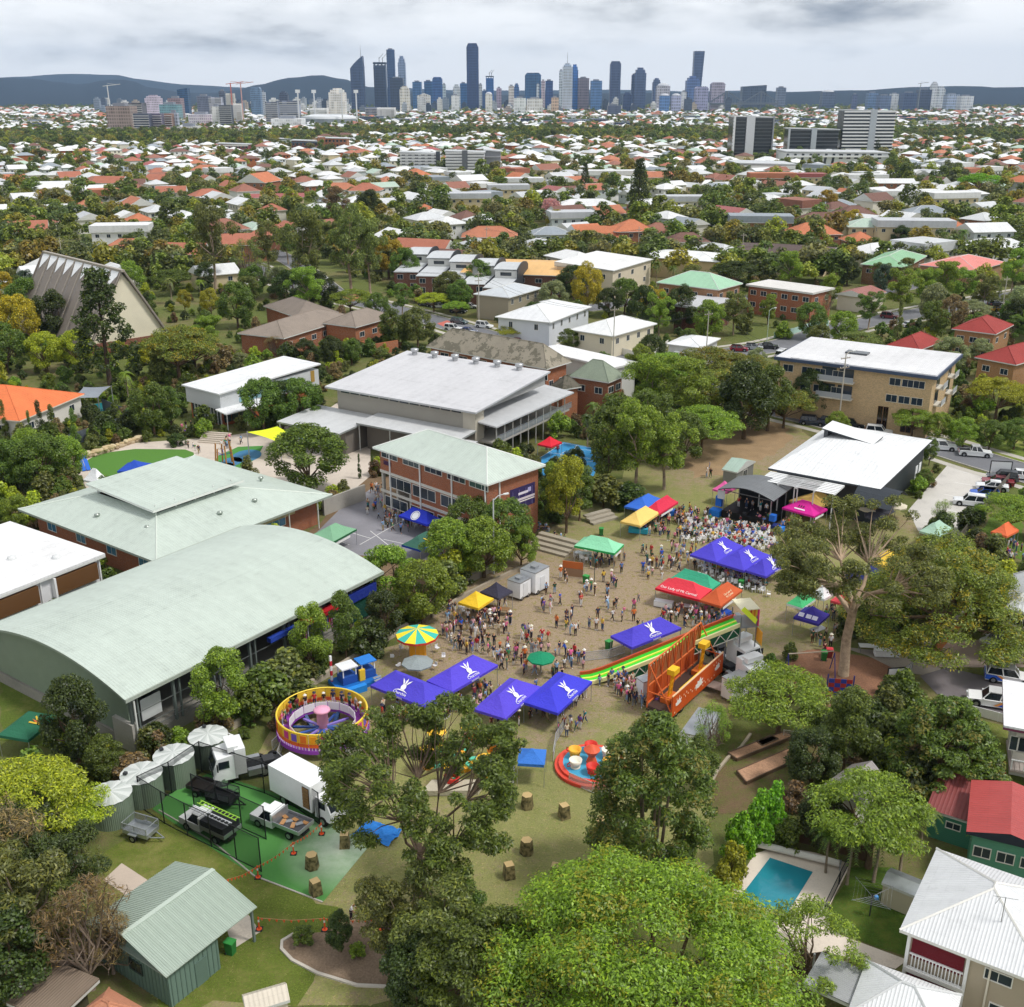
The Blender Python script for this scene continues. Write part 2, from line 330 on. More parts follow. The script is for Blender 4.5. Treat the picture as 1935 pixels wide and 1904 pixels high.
# the school oval: worn to bare earth in the middle, greener round the edges and towards the archery ground
def oval_material():
 b = NB('oval_grass'); ps = b.pos()
 def far(px, r):
  q = Q(*px); d = b.n('VectorMath', operation='DISTANCE'); b.set(d.inputs[0], ps); d.inputs[1].default_value = q
  return b.math('SUBTRACT', 1.0, b.math('MINIMUM', b.math('MULTIPLY', d.outputs['Value'], 1 / r), 1.0))
 v = b.noise(ps, .09, 6, .62); v2 = b.noise(ps, .7, 5, .7); v3 = b.con(b.noise(ps, 6, 4, .75), .3, .7)
 k=b.math('ADD',b.math('ADD',b.math('MULTIPLY',v,.6),b.math('MULTIPLY',v2,.5)),b.math('SUBTRACT',b.math('MULTIPLY',v3,.24),.17))
 k=b.math('ADD',k,b.math('MULTIPLY',far((1110,1110),30),.26));k=b.math('ADD',k,b.math('MULTIPLY',far((960,1230),26),.16))
 k=b.math('SUBTRACT',k,b.math('MULTIPLY',far((1010,1530),26),.13));k=b.math('SUBTRACT',k,b.math('MULTIPLY',far((1230,960),30),.12));k=b.math('ADD',k,b.math('MULTIPLY',far((1400,860),22),.2))
 f = b.n('MapRange'); f.inputs[1].default_value = .45; f.inputs[2].default_value = .63; b.set(f.inputs[0], k)
 g=b.mix(v3,hexc('#979c5a'),hexc('#4c6026'));d=b.mix(v3,hexc('#bba68c'),hexc('#80705c'));g2=b.mix(b.math('MULTIPLY',v2,.9),g,hexc('#a39a6c'));d=b.mix(b.math('GREATER_THAN',b.noise(ps,1.7,6,.75),.56),d,hexc('#8f8450'))
 b.bsdf(b.mix(f.outputs[0], g2, d), .92, normal=b.bump(b.math('ADD', v3, v2), .7, .06), spec=.12); return b.m
_M['oval'] = oval_material()
patch('school_oval_lawn',[(500,1400),(640,1290),(760,1205),(880,1110),(1000,1025),(1120,950),(1180,890),(1280,840),(1400,790),(1500,795),(1560,850),(1700,960),(1760,1010),(1700,1130),(1560,1225),(1470,1250),(1400,1330),(1345,1420),(1330,1650),(1180,1720),(960,1780),(700,1900),(520,1904),(330,1904),(470,1690),(600,1560),(470,1440)],.008,'oval',rough=.7)
patch('tank_yard_lawn',[(150,1660),(290,1535),(640,1715),(560,1904),(300,1904),(230,1760)],.016,'grass:#66752f:#8f8a52:0.58',rough=.6)
patch('upper_lawn', [(0, 1265), (60, 1275), (190, 1335), (170, 1420), (0, 1400)], .02, 'grass:#5f702f:#8f8b52:0.62', rough=.4)
def turf(name, c1, c2, stain):
 b=NB(name);v=b.noise(b.pos(),12,4,.7);s=b.noise(b.pos(),.45,6,.65);c=b.mix(v,hexc(c1),hexc(c2));q=Q(655,1605);d=b.n('VectorMath',operation='DISTANCE');b.set(d.inputs[0],b.pos());d.inputs[1].default_value=q
 f=b.math('MULTIPLY',b.math('SUBTRACT',1.0,b.math('MINIMUM',b.math('MULTIPLY',d.outputs['Value'],1/5.5),1.0)),b.math('MULTIPLY',s,1.7))
 b.bsdf(b.mix(f if stain else 0.0, c, hexc('#c9d2c0')), .9, normal=b.bump(v, .5, .03), spec=.1); _M[name] = b.m
turf('turf_court','#5f9a50','#477d40',True);turf('turf_lawn','#648f42','#4c7634',False);patch('neighbour_pool',[(152,780),(168,766),(192,762),(214,768),(196,778)],.05,'water:#2a8a98')
patch('green_court',[(288,1530),(480,1656),(610,1706),(694,1604),(650,1570),(520,1500),(400,1460),(330,1490)],.03,'turf_court')
patch('garden_bed',[(530,1789),(540,1775),(555,1767),(615,1762),(670,1739),(745,1739),(790,1800),(790,1864),(675,1862),(600,1839),(550,1814)],.035,'mulch:#857361',rough=.2)
patch('concrete_pad', [(195, 1664), (230, 1632), (285, 1668), (240, 1694)], .03, 'concrete:#c3b3a4')
patch('shed_patio', [(425, 1745), (470, 1730), (492, 1762), (440, 1795)], .03, 'concrete:#c9bfb2')
patch('pool_surround',[(1425,1615),(1470,1600),(1540,1612),(1608,1634),(1558,1732),(1588,1768),(1715,1815),(1692,1832),(1560,1800),(1480,1840),(1370,1800),(1372,1705)],.03,'concrete:#e3d6c8')
patch('pool_water', [(1455, 1622), (1536, 1649), (1487, 1728), (1394, 1702)], .05, 'water:#2f93a6')
patch('drying_yard_lawn',[(1606,1640),(1690,1640),(1745,1700),(1712,1808),(1600,1768),(1566,1732)],.025,'grass:#506a28:#78803c:0.62',rough=.15)
patch('upper_terrace_paving',[(130,872),(180,850),(250,838),(420,826),(580,800),(640,760),(700,800),(700,900),(640,950),(180,948)],.012,'concrete:#cbbfb2')
patch('play_lawn',[(163,872),(185,858),(255,849),(350,850),(366,856),(368,882),(345,940),(205,940)],.022,'turf_lawn')
patch('softfall_area', [(392, 893), (412, 862), (450, 845), (498, 843), (484, 868), (440, 893), (415, 900)], .022, 'turf_court')
for i_, (px_, py_, r_) in enumerate(((418, 886, 2.2), (438, 873, 1.7), (466, 862, 2.4))):
 q_=Q(px_,py_);patch('softfall_disc',[(q_.x+r_*math.cos(a*.4),q_.y+1.4*r_*math.sin(a*.4))for a in range(16)],.03,'paint:#3f78a0',True)
patch('basketball_court', [(1000, 880), (1064, 836), (1140, 850), (1122, 900), (1035, 905)], .02, 'concrete:#3d8fc4')
patch('asphalt_court', [(585, 1020), (640, 965), (700, 925), (860, 985), (830, 1060), (680, 1050)], .014, 'asphalt:#85848a')
patch('school_paving',[(560,1030),(700,900),(930,900),(1020,990),(1000,1030),(860,1090),(740,1170),(640,1220)],.010,'mulch:#7a6650',rough=.5)
patch('staff_carpark', [(1716, 965), (1790, 880), (1905, 905), (1818, 1012), (1735, 1004)], .02, 'concrete:#c9c5be')
patch('play_mulch',[(1478,1262),(1500,1238),(1560,1226),(1690,1252),(1722,1272),(1640,1350),(1560,1335),(1480,1300)],.022,'mulch:#8f6a54',rough=.3);patch('bark_slope',[(1290,870),(1330,825),(1400,790),(1480,800),(1500,830),(1440,870),(1370,900),(1310,905)],.012,'mulch:#9c8466',rough=.9)
patch('kitchen_garden_soil',[(1340,1470),(1400,1395),(1500,1350),(1600,1390),(1560,1470),(1440,1545),(1350,1540)],.024,'grass:#5f6b32:#7d6650:0.5',rough=.5)
patch('lane_path',[(1585,1222),(1700,1235),(1770,1195),(1830,1145),(1850,1150),(1800,1215),(1770,1280),(1700,1270),(1640,1240)],.026,'concrete:#9a9188')
patch('driveway', [(1762, 1220), (1935, 1200), (1935, 1262), (1880, 1262), (1740, 1262)], .03, 'concrete:#a08f86')
patch('side_street',[(1738,1278),(1790,1262),(1935,1297),(2060,1325),(2060,1410),(1935,1372),(1770,1312)],.034,'asphalt:#6c6668')
patch('front_lawn',[(1800,1345),(1935,1382),(1935,1500),(1870,1480),(1830,1400)],.02,'grass:#6c7a35:#8f8b52:0.62',rough=.2)
patch('neighbour_lawn', [(1840, 1010), (1935, 930), (1935, 1060), (1870, 1040)], .02, 'grass:#647f33:#8f8b52:0.65', rough=.4)
patch('verge_lawn', [(1770, 850), (1935, 800), (1935, 880)], .018, 'grass:#6f8238:#b0a060:0.58', rough=.4)
# painted lines
def lines(name, segs, wd, z, key='paint:#e8e8e6'):
 for a, c in segs:
  b = MB(); strip(b, [Q(*a), Q(*c)], 0, wd, z, key); struct(b.build(name))
lines('court_marking',[((1010,872),(1064,838)),((1064,838),(1136,850)),((1030,884),(1095,896)),((1090,842),(1060,892)),((1040,856),(1120,868))],.09,.03)
_q = Q(1098, 862); _pts = [Vector((_q.x + 3.4 * math.cos(a), _q.y + 3.4 * math.sin(a), 0)) for a in [i * .3 for i in range(22)]]
b = MB(); strip(b, _pts, 0, .09, .03, 'paint:#e8e8e6'); struct(b.build('court_marking'))
lines('court_marking',[((640,1000),(700,1018)),((680,1030),(760,985)),((725,1020),(790,1034)),((745,1040),(700,1004)),((610,1012),(660,1030))],.1,.024)
lines('parking_line',[((1745,985),(1790,995)),((1765,960),(1808,968)),((1785,935),(1826,942)),((1803,912),(1845,919)),((1820,893),(1862,900))],.1,.028)
# roads
road('road_beside_childcare',[(1380,745),(1470,775),(1560,797),(1660,822),(1760,842),(1860,872),(1980,908),(2080,940)],8.5)
road('church_street', [(-60, 512), (60, 500), (180, 470), (260, 452)], 8, walk=False)
road('middle_street',[(460,500),(560,540),(640,562),(740,585),(850,615),(960,646),(1080,668),(1240,680),(1380,668),(1490,650),(1600,618),(1760,588),(1960,552)],9)
road('middle_street_branch', [(636, 560), (600, 530), (560, 500), (500, 470)], 8, z=.028, walk=False)
road('cross_street', [(1372, 668), (1380, 700), (1382, 745)], 8, z=.03, kerb=False)
road('upper_street', [(1100, 585), (1300, 560), (1500, 565), (1700, 545), (1935, 500)], 8, z=.026, walk=False)
road('distant_street', [(1640, 470), (1646, 440), (1652, 415), (1656, 392)], 9, z=.024, kerb=False)
road('distant_street', [(1150, 395), (1300, 388), (1520, 392), (1700, 380)], 9, z=.022, kerb=False)
patch('red_crossing', [(826, 612), (845, 606), (862, 613), (842, 620)], .045, 'paint:#c4685a')
patch('red_crossing', [(640, 562), (672, 556), (690, 566), (655, 572)], .045, 'paint:#c4685a')
# hills
def ridge(name, prof, Y, depth, seed, key, rows=9):
 rr = random.Random(seed); P = []; xs = [p[0] for p in prof]
 n = 90; b = MB(); x0, x1 = xs[0], xs[-1]; vs = []
 import bisect
 ys = []
 for i in range(n + 1):
  x=x0+(x1-x0)*i/n;j=min(max(bisect.bisect(xs,x),1),len(prof)-1);(xa,ya),(xb,yb)=prof[j-1],prof[j];t=(x-xa)/(xb-xa);t=t*t*(3-2*t)
  ys.append((x, ya + (yb - ya) * t + rr.uniform(-.5, .5)))
 gully = [rr.uniform(-1, 1) for _ in range(n + 1)]
 for k in range(rows + 4):
  f = k / rows
  for i, (x, y) in enumerate(ys):
   top = QY(x, y, Y); hgt = max(top.z, 5)
   if k<=rows:g=f**1.3;yy=Y-depth*(1-f);z=hgt*g*(1+.22*gully[i]*math.sin(f*math.pi))-(30 if k==0 else 0)
   else: g = 1 - (k - rows) / 3; yy = Y + (k - rows) * depth / 3; z = hgt * g - 20
   vs.append((top.x * yy / Y, yy, z))
 m = n + 1
 b.add(vs,[(k*m+i,k*m+i+1,(k+1)*m+i+1,(k+1)*m+i)for k in range(rows+3)for i in range(n)],key);return struct(b.build(name,smooth=True))
F_ = 'grass:#1c2a36:#242e38:0.6'  # hill forest, with some blue of distance haze painted into its colour
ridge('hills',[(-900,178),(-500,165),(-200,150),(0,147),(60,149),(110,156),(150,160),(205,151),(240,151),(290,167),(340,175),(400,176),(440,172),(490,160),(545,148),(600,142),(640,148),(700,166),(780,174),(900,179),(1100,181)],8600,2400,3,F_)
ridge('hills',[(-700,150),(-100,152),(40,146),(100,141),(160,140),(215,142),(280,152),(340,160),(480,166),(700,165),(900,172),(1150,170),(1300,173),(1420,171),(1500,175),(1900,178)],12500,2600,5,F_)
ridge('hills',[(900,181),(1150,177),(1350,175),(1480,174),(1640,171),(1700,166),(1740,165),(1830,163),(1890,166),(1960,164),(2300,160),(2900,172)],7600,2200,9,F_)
# the air: one closed box of thin even haze round the camera and everything but the sky
b = MB(); b.box(-17000, 17000, -400, 17000, -60, 700, 'paint:#ffffff'); hz = b.build('haze'); hz['kind'] = 'stuff'
hm = bpy.data.materials.new('haze_air'); hm.use_nodes = True; ht = hm.node_tree; ht.nodes.clear()
ho=ht.nodes.new('ShaderNodeOutputMaterial');hv=ht.nodes.new('ShaderNodeVolumePrincipled');hv.inputs['Color'].default_value=(.46,.68,1,1);hv.inputs['Density'].default_value=4.4e-5
ht.links.new(hv.outputs[0], ho.inputs['Volume']); hz.data.materials.clear(); hz.data.materials.append(hm)
# ------------------------------------------------------------------ trees: prototypes (leaf cards in clumps on limbs), then placed one by one
def leaf_cloud(rs, blobs, n, ll, lw, up=.8, shell=.45, flat=1.0, droop=0.0):
 """leaf quads spread over blobs (x,y,z,rx,ry,rz); returns verts (n*4,3)"""
 B=np.array(blobs,float);wgt=(B[:,3]*B[:,4]+B[:,4]*B[:,5]+B[:,3]*B[:,5]);idx=rs.choice(len(B),n,p=wgt/wgt.sum());Bq=B[idx]
 d = rs.normal(size=(n, 3)); d[:, 2] += .25; d /= np.linalg.norm(d, axis=1)[:, None]
 r = shell + (1 - shell) * rs.random(n) ** .6
 p = Bq[:, :3] + d * Bq[:, 3:6] * r[:, None]
 nrm = d * .7 + rs.normal(size=(n, 3)) * .55; nrm[:, 2] += up; nrm /= np.linalg.norm(nrm, axis=1)[:, None]
 t = rs.normal(size=(n, 3)); t[:, 2] -= droop; t -= nrm * (t * nrm).sum(1)[:, None]; t /= np.linalg.norm(t, axis=1)[:, None]
 bt = np.cross(nrm, t); s = (.65 + .7 * rs.random(n))[:, None]
 L_ = t * ll * s / 2; W_ = bt * lw * s / 2; k = nrm * lw * .12
 return np.stack([p - L_, p + W_ * 1.0 - L_ * .1 + k, p + L_, p - W_ - L_ * .1 + k], 1).reshape(-1, 3)
def quads_mesh(name, V, key):
 me = bpy.data.meshes.new(name); n = len(V) // 4
 me.vertices.add(len(V));me.vertices.foreach_set('co',V.astype(np.float32).ravel());me.loops.add(4*n);me.loops.foreach_set('vertex_index',np.arange(4*n,dtype=np.int32))
 me.polygons.add(n);me.polygons.foreach_set('loop_start',np.arange(0,4*n,4,dtype=np.int32));me.materials.append(mt(key));me.update(calc_edges=True);return me
def limbs(rs, blobs, base_h, r0, key, lean=(0, 0), frac=.75, n=7, wob=.5):
 b=MB();top=Vector((lean[0],lean[1],base_h));b.tube([(0,0,-.2),(lean[0]*.3,lean[1]*.3,base_h*.45),tuple(top)],[r0*1.15,r0*.9,r0*.75],key,8)
 pick = sorted(range(len(blobs)), key=lambda i: rs.random())[:n]
 for i in pick:
  x,y,z,rx,ry,rz=blobs[i];e=Vector((x,y,z-rz*.2));m_=top.lerp(e,.5)+Vector((rs.normal()*wob,rs.normal()*wob,-abs(rs.normal())*wob*.5))
  b.tube([tuple(top - Vector((0, 0, .3))), tuple(m_), tuple(top.lerp(e, frac))], [r0 * .55, r0 * .32, r0 * .1], key, 5)
  for _ in range(2):
   e2=m_+Vector((rs.normal()*rx*.8,rs.normal()*ry*.8,abs(rs.normal())*rz*.9));b.tube([tuple(m_),tuple(e2)],[r0*.2,r0*.05],key,4)
 return b.mesh('trunk', True)
TP={} # prototype: (crown mesh, trunk mesh) at unit size: height about 10, crown radius about as named
def proto(kind, seed, n=None):
 rs = np.random.RandomState(seed); bl = []; U = lambda a, c: a + (c - a) * rs.rand()
 bark = 'bark:#6b5a48'; up, shell, ll, lw, droop = .8, .45, .36, .22, 0.
 if kind in ('round', 'mango', 'dense'):           # dense dome to the ground
  for _ in range(58):
   a=U(0,6.28);u=U(-.75,1);rr=math.sqrt(max(0,1-u*u))*(4.0 if kind!='dense' else 3.4)*U(.75,1);s=U(.7,1.35);bl.append((rr*math.cos(a),rr*math.sin(a),5.3+u*3.9,s,s,s*.8))
  n = n or 17000; ll, lw = .29, .18; tr = limbs(rs, bl, 2.2, .28, bark)
  if kind == 'mango': ll, lw = .36, .16
 elif kind == 'oval':                              # upright rounded street tree
  for _ in range(44):
   a=U(0,6.28);u=U(-.8,1);rr=math.sqrt(max(0,1-u*u))*2.9*U(.6,1);s=U(.6,1.15);bl.append((rr*math.cos(a),rr*math.sin(a),5.8+u*4.0,s,s,s*.85))
  n = n or 13000; ll, lw = .27, .16; tr = limbs(rs, bl, 2.2, .2, bark)
 elif kind == 'euc':                               # open gum crown: separate flat-topped clumps on bare limbs
  for _ in range(40):
   a=U(0,6.28);zz=U(3.6,9.6);rr=U(.4,3.9)*(1.15-abs(zz-7)/6);s=U(.65,1.35);bl.append((rr*math.cos(a),rr*math.sin(a),zz,s,s,s*.62))
  n=n or 14000;ll,lw,droop=.34,.12,.7;bark='bark:#9c8b78';tr=limbs(rs,bl,4.4,.2,bark,(U(-.4,.4),U(-.4,.4)),.95,13)
 elif kind == 'poin':                              # broad flat umbrella of feathery leaf
  for _ in range(60):
   a=U(0,6.28);rr=5.6*math.sqrt(U(0,1));s=U(.7,1.5);bl.append((rr*math.cos(a),rr*math.sin(a),7.4-.075*rr*rr+U(-.7,.5),s*1.25,s*1.25,s*.42))
  n = n or 15000; ll, lw = .36, .13; up = 1.2; tr = limbs(rs, bl, 2.6, .3, bark, (0, 0), .9, 12, .4)
 elif kind == 'pine':                              # hoop pine: whorled dark tufts up a straight stem
  for k in range(15):
   z = 1.8 + k * .55; R0 = 2.5 * (1 - (k / 16) ** 1.6) + .3
   for j in range(7):a=j*.9+k*.5+U(-.2,.2);rr=R0*U(.55,1);s=U(.4,.7);bl.append((rr*math.cos(a),rr*math.sin(a),z+U(-.2,.2),s,s,s*.6))
  n=n or 7000;ll,lw=.3,.16;bark='bark:#4a3f36';b=MB();b.tube([(0,0,-.2),(0,0,9.8)],[.24,.05],bark,7);tr=b.mesh('trunk',True)
 elif kind == 'cypress':
  for k in range(30):z=U(.4,9.6);rr=1.15*math.sin(min(1,(10-z)/6)*1.5)*U(.2,.8);a=U(0,6.28);s=U(.4,.65);bl.append((rr*math.cos(a),rr*math.sin(a),z,s,s,s*1.4))
  n=n or 5000;ll,lw=.3,.12;b=MB();b.tube([(0,0,-.2),(0,0,3)],[.15,.08],bark,6);tr=b.mesh('trunk',True)
 elif kind == 'shrub':
  for _ in range(22):a=U(0,6.28);u=U(0,1);rr=math.sqrt(1-u*u)*4.2*U(.4,1);s=U(1.0,1.9);bl.append((rr*math.cos(a),rr*math.sin(a),1.2+u*6.4,s,s,s))
  n = n or 3000; ll, lw = .75, .45; tr = limbs(rs, bl, 1.5, .22, bark)
 elif kind == 'bare':                              # thin twiggy crown, many limbs showing
  for _ in range(34):a=U(0,6.28);u=U(-.4,1);rr=math.sqrt(max(0,1-u*u))*4*U(.4,1);s=U(.6,1.2);bl.append((rr*math.cos(a),rr*math.sin(a),5.4+u*3.8,s,s,s))
  n = n or 3600; ll, lw = .5, .06; bark = 'bark:#8a7a6c'; tr = limbs(rs, bl, 1.8, .24, bark, (0, 0), 1.1, 30, .7)
 elif kind == 'palm':
  V=[];b=MB();b.tube([(0,0,-.2),(.12,0,3.5),(.05,.1,7.6)],[.22,.16,.13],'bark:#8a7d6c',8);c=Vector((.05,.1,7.6))
  for j in range(26):
   a = j * 2.4 + U(-.2, .2); el = U(-.35, 1.25); ln = U(2.3, 3.0); pts = []
   for k in range(9):
    t=k/8;pts.append(c+Vector((math.cos(a),math.sin(a),0))*ln*t*math.cos(el*(1-t*.6))+Vector((0,0,ln*(math.sin(el)*t-1.0*t*t))))
   for k in range(1, 9):
    d=(pts[k]-pts[k-1]).normalized();sd_=d.cross(Vector((0,0,1))).normalized();wv=.55*math.sin(min(1,k/8*1.1+.15)*math.pi*.9)+.12
    for s_ in (-1, 1):
     for q in (0, .5):
      o_=pts[k-1].lerp(pts[k],q);tip=o_+sd_*s_*wv+d*.3-Vector((0,0,.22*wv));V+=[o_,o_+d*.13,tip,o_-d*.03]
  return quads_mesh('crown', np.array([tuple(v) for v in V]), 'leaf:#5f7a34'), b.mesh('trunk', True)
 V = leaf_cloud(rs, bl, n, ll, lw, up, shell, 1, droop)
 return quads_mesh('crown', V, 'leaf:#4f6a2c'), tr
for kd,k_ in(('round',3),('mango',1),('oval',3),('euc',3),('poin',2),('pine',1),('cypress',1),('shrub',2),('bare',2),('palm',2),('dense',2)):
 TP[kd] = [proto(kd, 100 + 17 * i + len(kd)) for i in range(k_)]
LEAF=dict(dark='leaf:#3a4820',mid='leaf:#506428',light='leaf:#687e2c',lime='leaf:#848f28',olive='leaf:#5e6836',feather='leaf:#688026:a09c2a',yellow='leaf:#7f7c26',gold='leaf:#8d8226',grey='leaf:#76805f',blue='leaf:#45584a',brown='leaf:#6d5f44',vivid='leaf:#5f8c22',pink='leaf:#a9838c',tips='leaf:#506428:8f8a3c',goldtip='leaf:#626c2c:a89428')
WORD=dict(feather='feathery green',dark='dark green',mid='mid green',light='light green',lime='yellow green',olive='olive green',yellow='yellowing',gold='golden',grey='grey green',blue='blue green',brown='brown twiggy',vivid='vivid green',pink='pinkish',tips='brown-tipped green',goldtip='gold-tipped green')
SHAPE=dict(round='round',mango='dense domed',dense='dense',oval='upright rounded',euc='open-crowned gum',poin='broad flat-topped',pine='tall conical pine',cypress='narrow columnar',shrub='bushy',bare='twiggy',palm='palm')
TREES = []; LANDMARKS = []
def landmark(text, v): LANDMARKS.append((text, Vector(v[:3])))
def tree(x, y, hgt, wid=1.0, kind='round', col='mid', label=None, name=None, world=None, base=0.0, group=None, mesh=None):
 """a tree whose foot shows at (x, y); hgt in metres, wid stretches the crown sideways"""
 p=Vector(world)if world is not None else Q(x,y,base);nm=name or{'palm':'palm_tree','pine':'pine_tree','shrub':'shrub','cypress':'cypress_tree','euc':'gum_tree'}.get(kind,'tree')
 cr_, tr_ = mesh or TP[kind][rnd.randrange(len(TP[kind]))]; s = hgt / (10.0 if kind != 'shrub' else 8.6)
 t=thing(nm,label or '','palm' if kind=='palm' else 'shrub' if kind=='shrub' else 'tree',p,rnd.uniform(0,6.28),group)
 c = put('crown', cr_, t, scale=(s * wid, s * wid, s))
 c.material_slots[0].link = 'OBJECT'; c.material_slots[0].material = mt(LEAF[col])
 put('trunk', tr_, t, scale=(s * (wid + 1) / 2, s * (wid + 1) / 2, s))
 TREES.append((t, kind, col, hgt, label)); return t
def name_trees():
 """say which tree: its look and the landmark it stands by; several alike by one landmark are told apart by their order from it"""
 ordn=['','second ','third ','fourth ','fifth ','sixth ','seventh ','eighth ','ninth ','tenth ','eleventh ','twelfth ']
 seen = {}
 for t, kind, col, hgt, lab in TREES:
  if lab: continue
  p = t.location; lm = min(LANDMARKS, key=lambda l: (l[1] - p).length); a = PX(p); q = PX(lm[1])
  rel=('left of' if a[0]<q[0]else 'right of')if abs(a[0]-q[0])>1.3*abs(a[1]-q[1])else('behind' if a[1]<q[1]else 'in front of')
  size = 'small' if hgt < 5 else 'tall' if hgt > 13 else ''
  s=' '.join((size+' '+WORD[col]+' '+SHAPE[kind]).split());s+='' if kind=='palm' else ' shrub' if kind=='shrub' else ' tree'
  seen.setdefault((s, rel, lm[0]), []).append(((lm[1] - p).length, t))
 for (s, rel, lm), L_ in seen.items():
  L_.sort(key=lambda z: z[0])
  for i, (_, t) in enumerate(L_):
   o_ = ordn[i] if i < len(ordn) else 'number %d ' % (i + 1)
   t['label'] = (o_ + s + ' ' + rel + ' ' + lm) if len(L_) == 1 or i else 'nearest ' + s + ' ' + rel + ' ' + lm
   t['group'] = 'palms' if 'palm' in s.split() else 'shrubs' if s.endswith('shrub') else 'trees'
# ------------------------------------------------------------------ buildings
def rect(A, B_, C_, z):
 """a rectangle from three corners seen in the picture at height z: B nearest, A to its left, C to its right"""
 a,b_,c=Q(*A,z),Q(*B_,z),Q(*C_,z);u=(c-b_);wd=u.length;u.normalize();n=Vector((-u.y,u.x,0));d=(a-b_).dot(n)
 m = b_ + u * wd / 2 + n * d / 2
 return (m.x, m.y, wd, d, math.atan2(u.y, u.x))
FACE = {'-y': 0, '+x': math.pi / 2, '+y': math.pi, '-x': -math.pi / 2}
def win_mesh(w_, h_, fr, gl, single, bars=1):
 def f():
  b = MB(); t = .07
  for x in (-w_ / 2, w_ / 2): b.box(x - t / 2, x + t / 2, -.06, .02, -h_ / 2, h_ / 2, fr)
  for z in (-h_ / 2, h_ / 2): b.box(-w_ / 2 - t / 2, w_ / 2 + t / 2, -.07, .02, z - t / 2, z + t / 2, fr)
  for i in range(1,bars+1):x=-w_/2+w_*i/(bars+1);b.box(x-t/3,x+t/3,-.05,.02,-h_/2,h_/2,fr)
  if single: b.box(-w_ / 2, w_ / 2, -.03, .02, -h_ / 2, h_ / 2, gl)
  return b.mesh('window')
 return shared(('win', w_, h_, fr, gl, single, bars), f)
def windows(par, wd, dp, specs, fr='paint:#e8e6e0', gl='glass:#2c3844', near=False, xs=None):
 """specs: (face, z of centre, how many or list of offsets, width, height)"""
 for face, z, cnt, ww, hh in specs:
  span = wd if face[1] == 'y' else dp; off = (dp if face[1] == 'y' else wd) / 2 + .005
  us = cnt if isinstance(cnt, (list, tuple)) else [(-span / 2 + span * (i + .5) / cnt) for i in range(cnt)]
  for u in us:
   loc={'-y':(u,-off,z),'+y':(-u,off,z),'+x':(off,u,z),'-x':(-off,-u,z)}[face];bars=2 if ww>2.2 else 1
   o = put('window', win_mesh(ww, hh, fr, gl, not near, bars), par, loc, FACE[face])
   if near: put('pane', boxmesh(ww, .04, hh, gl), o, (0, 0, 0))
def roof_mesh(wd, dp, h, kind, rise, key, th=.22, trim='paint:#d9dad6', ridge_axis=None):
 b=MB();x,y=wd/2,dp/2;E=[(-x,-y,h),(x,-y,h),(x,y,h),(-x,y,h)];ax=ridge_axis or('x' if wd>=dp else 'y')
 b.add([(p[0], p[1], h - th) for p in E] + E, [(3, 2, 1, 0), (0, 1, 5, 4), (1, 2, 6, 5), (2, 3, 7, 6), (3, 0, 4, 7)], trim)
 if kind == 'flat': b.box(-x, x, -y, y, h + .002, h + max(rise, .05), key)
 elif kind=='skillion':b.slab([(-x,-y,h),(x,-y,h),(x,y,h+rise),(-x,y,h+rise)],.12,key,trim);b.v=b.v;b.add([(-x,-y,h-th),(x,-y,h-th),(x,y,h+rise-.1),(-x,y,h+rise-.1),(x,y,h-th),(-x,y,h-th)],[(0,3,5),(1,4,2),(5,3,2,4)],trim)
 elif kind == 'gable':
  if ax == 'x':
   b.add([(-x,-y,h),(x,-y,h),(x,0,h+rise),(-x,0,h+rise),(x,y,h),(-x,y,h)],[(0,1,2,3),(3,2,4,5)],key);b.add([(-x,-y,h),(-x,0,h+rise),(-x,y,h),(x,-y,h),(x,0,h+rise),(x,y,h)],[(0,1,2),(3,5,4)],trim)
  else:
   b.add([(-x,-y,h),(-x,y,h),(0,y,h+rise),(0,-y,h+rise),(x,y,h),(x,-y,h)],[(1,0,3,2),(3,5,4,2)],key);b.add([(-x,-y,h),(0,-y,h+rise),(x,-y,h),(-x,y,h),(0,y,h+rise),(x,y,h)],[(0,2,1),(3,4,5)],trim)
 elif kind in ('hip', 'dutch'):
  k = min(x, y) * (1.0 if kind == 'hip' else .55); zr = h + rise
  if ax == 'x': r0, r1 = (-x + k, 0, zr), (x - k, 0, zr)
  else: r0, r1 = (0, -y + k, zr), (0, y - k, zr)
  V = E + [r0, r1]
  F=[(0,1,5,4),(1,2,5),(2,3,4,5),(3,0,4)]if ax=='x' else[(0,1,4),(1,2,5,4),(2,3,5),(3,0,4,5)]
  b.add(V, F, key)
  for i,r_ in((0,r0),(1,r1 if ax=='x' else r0),(2,r1),(3,r0 if ax=='x' else r1)):b.tube([E[i],r_],.09,trim if kind=='hip' and 'metal' in key else key,4,False)
  b.tube([r0, r1], .1, trim if 'metal' in key else key, 4, False)
 return b.mesh('roof')
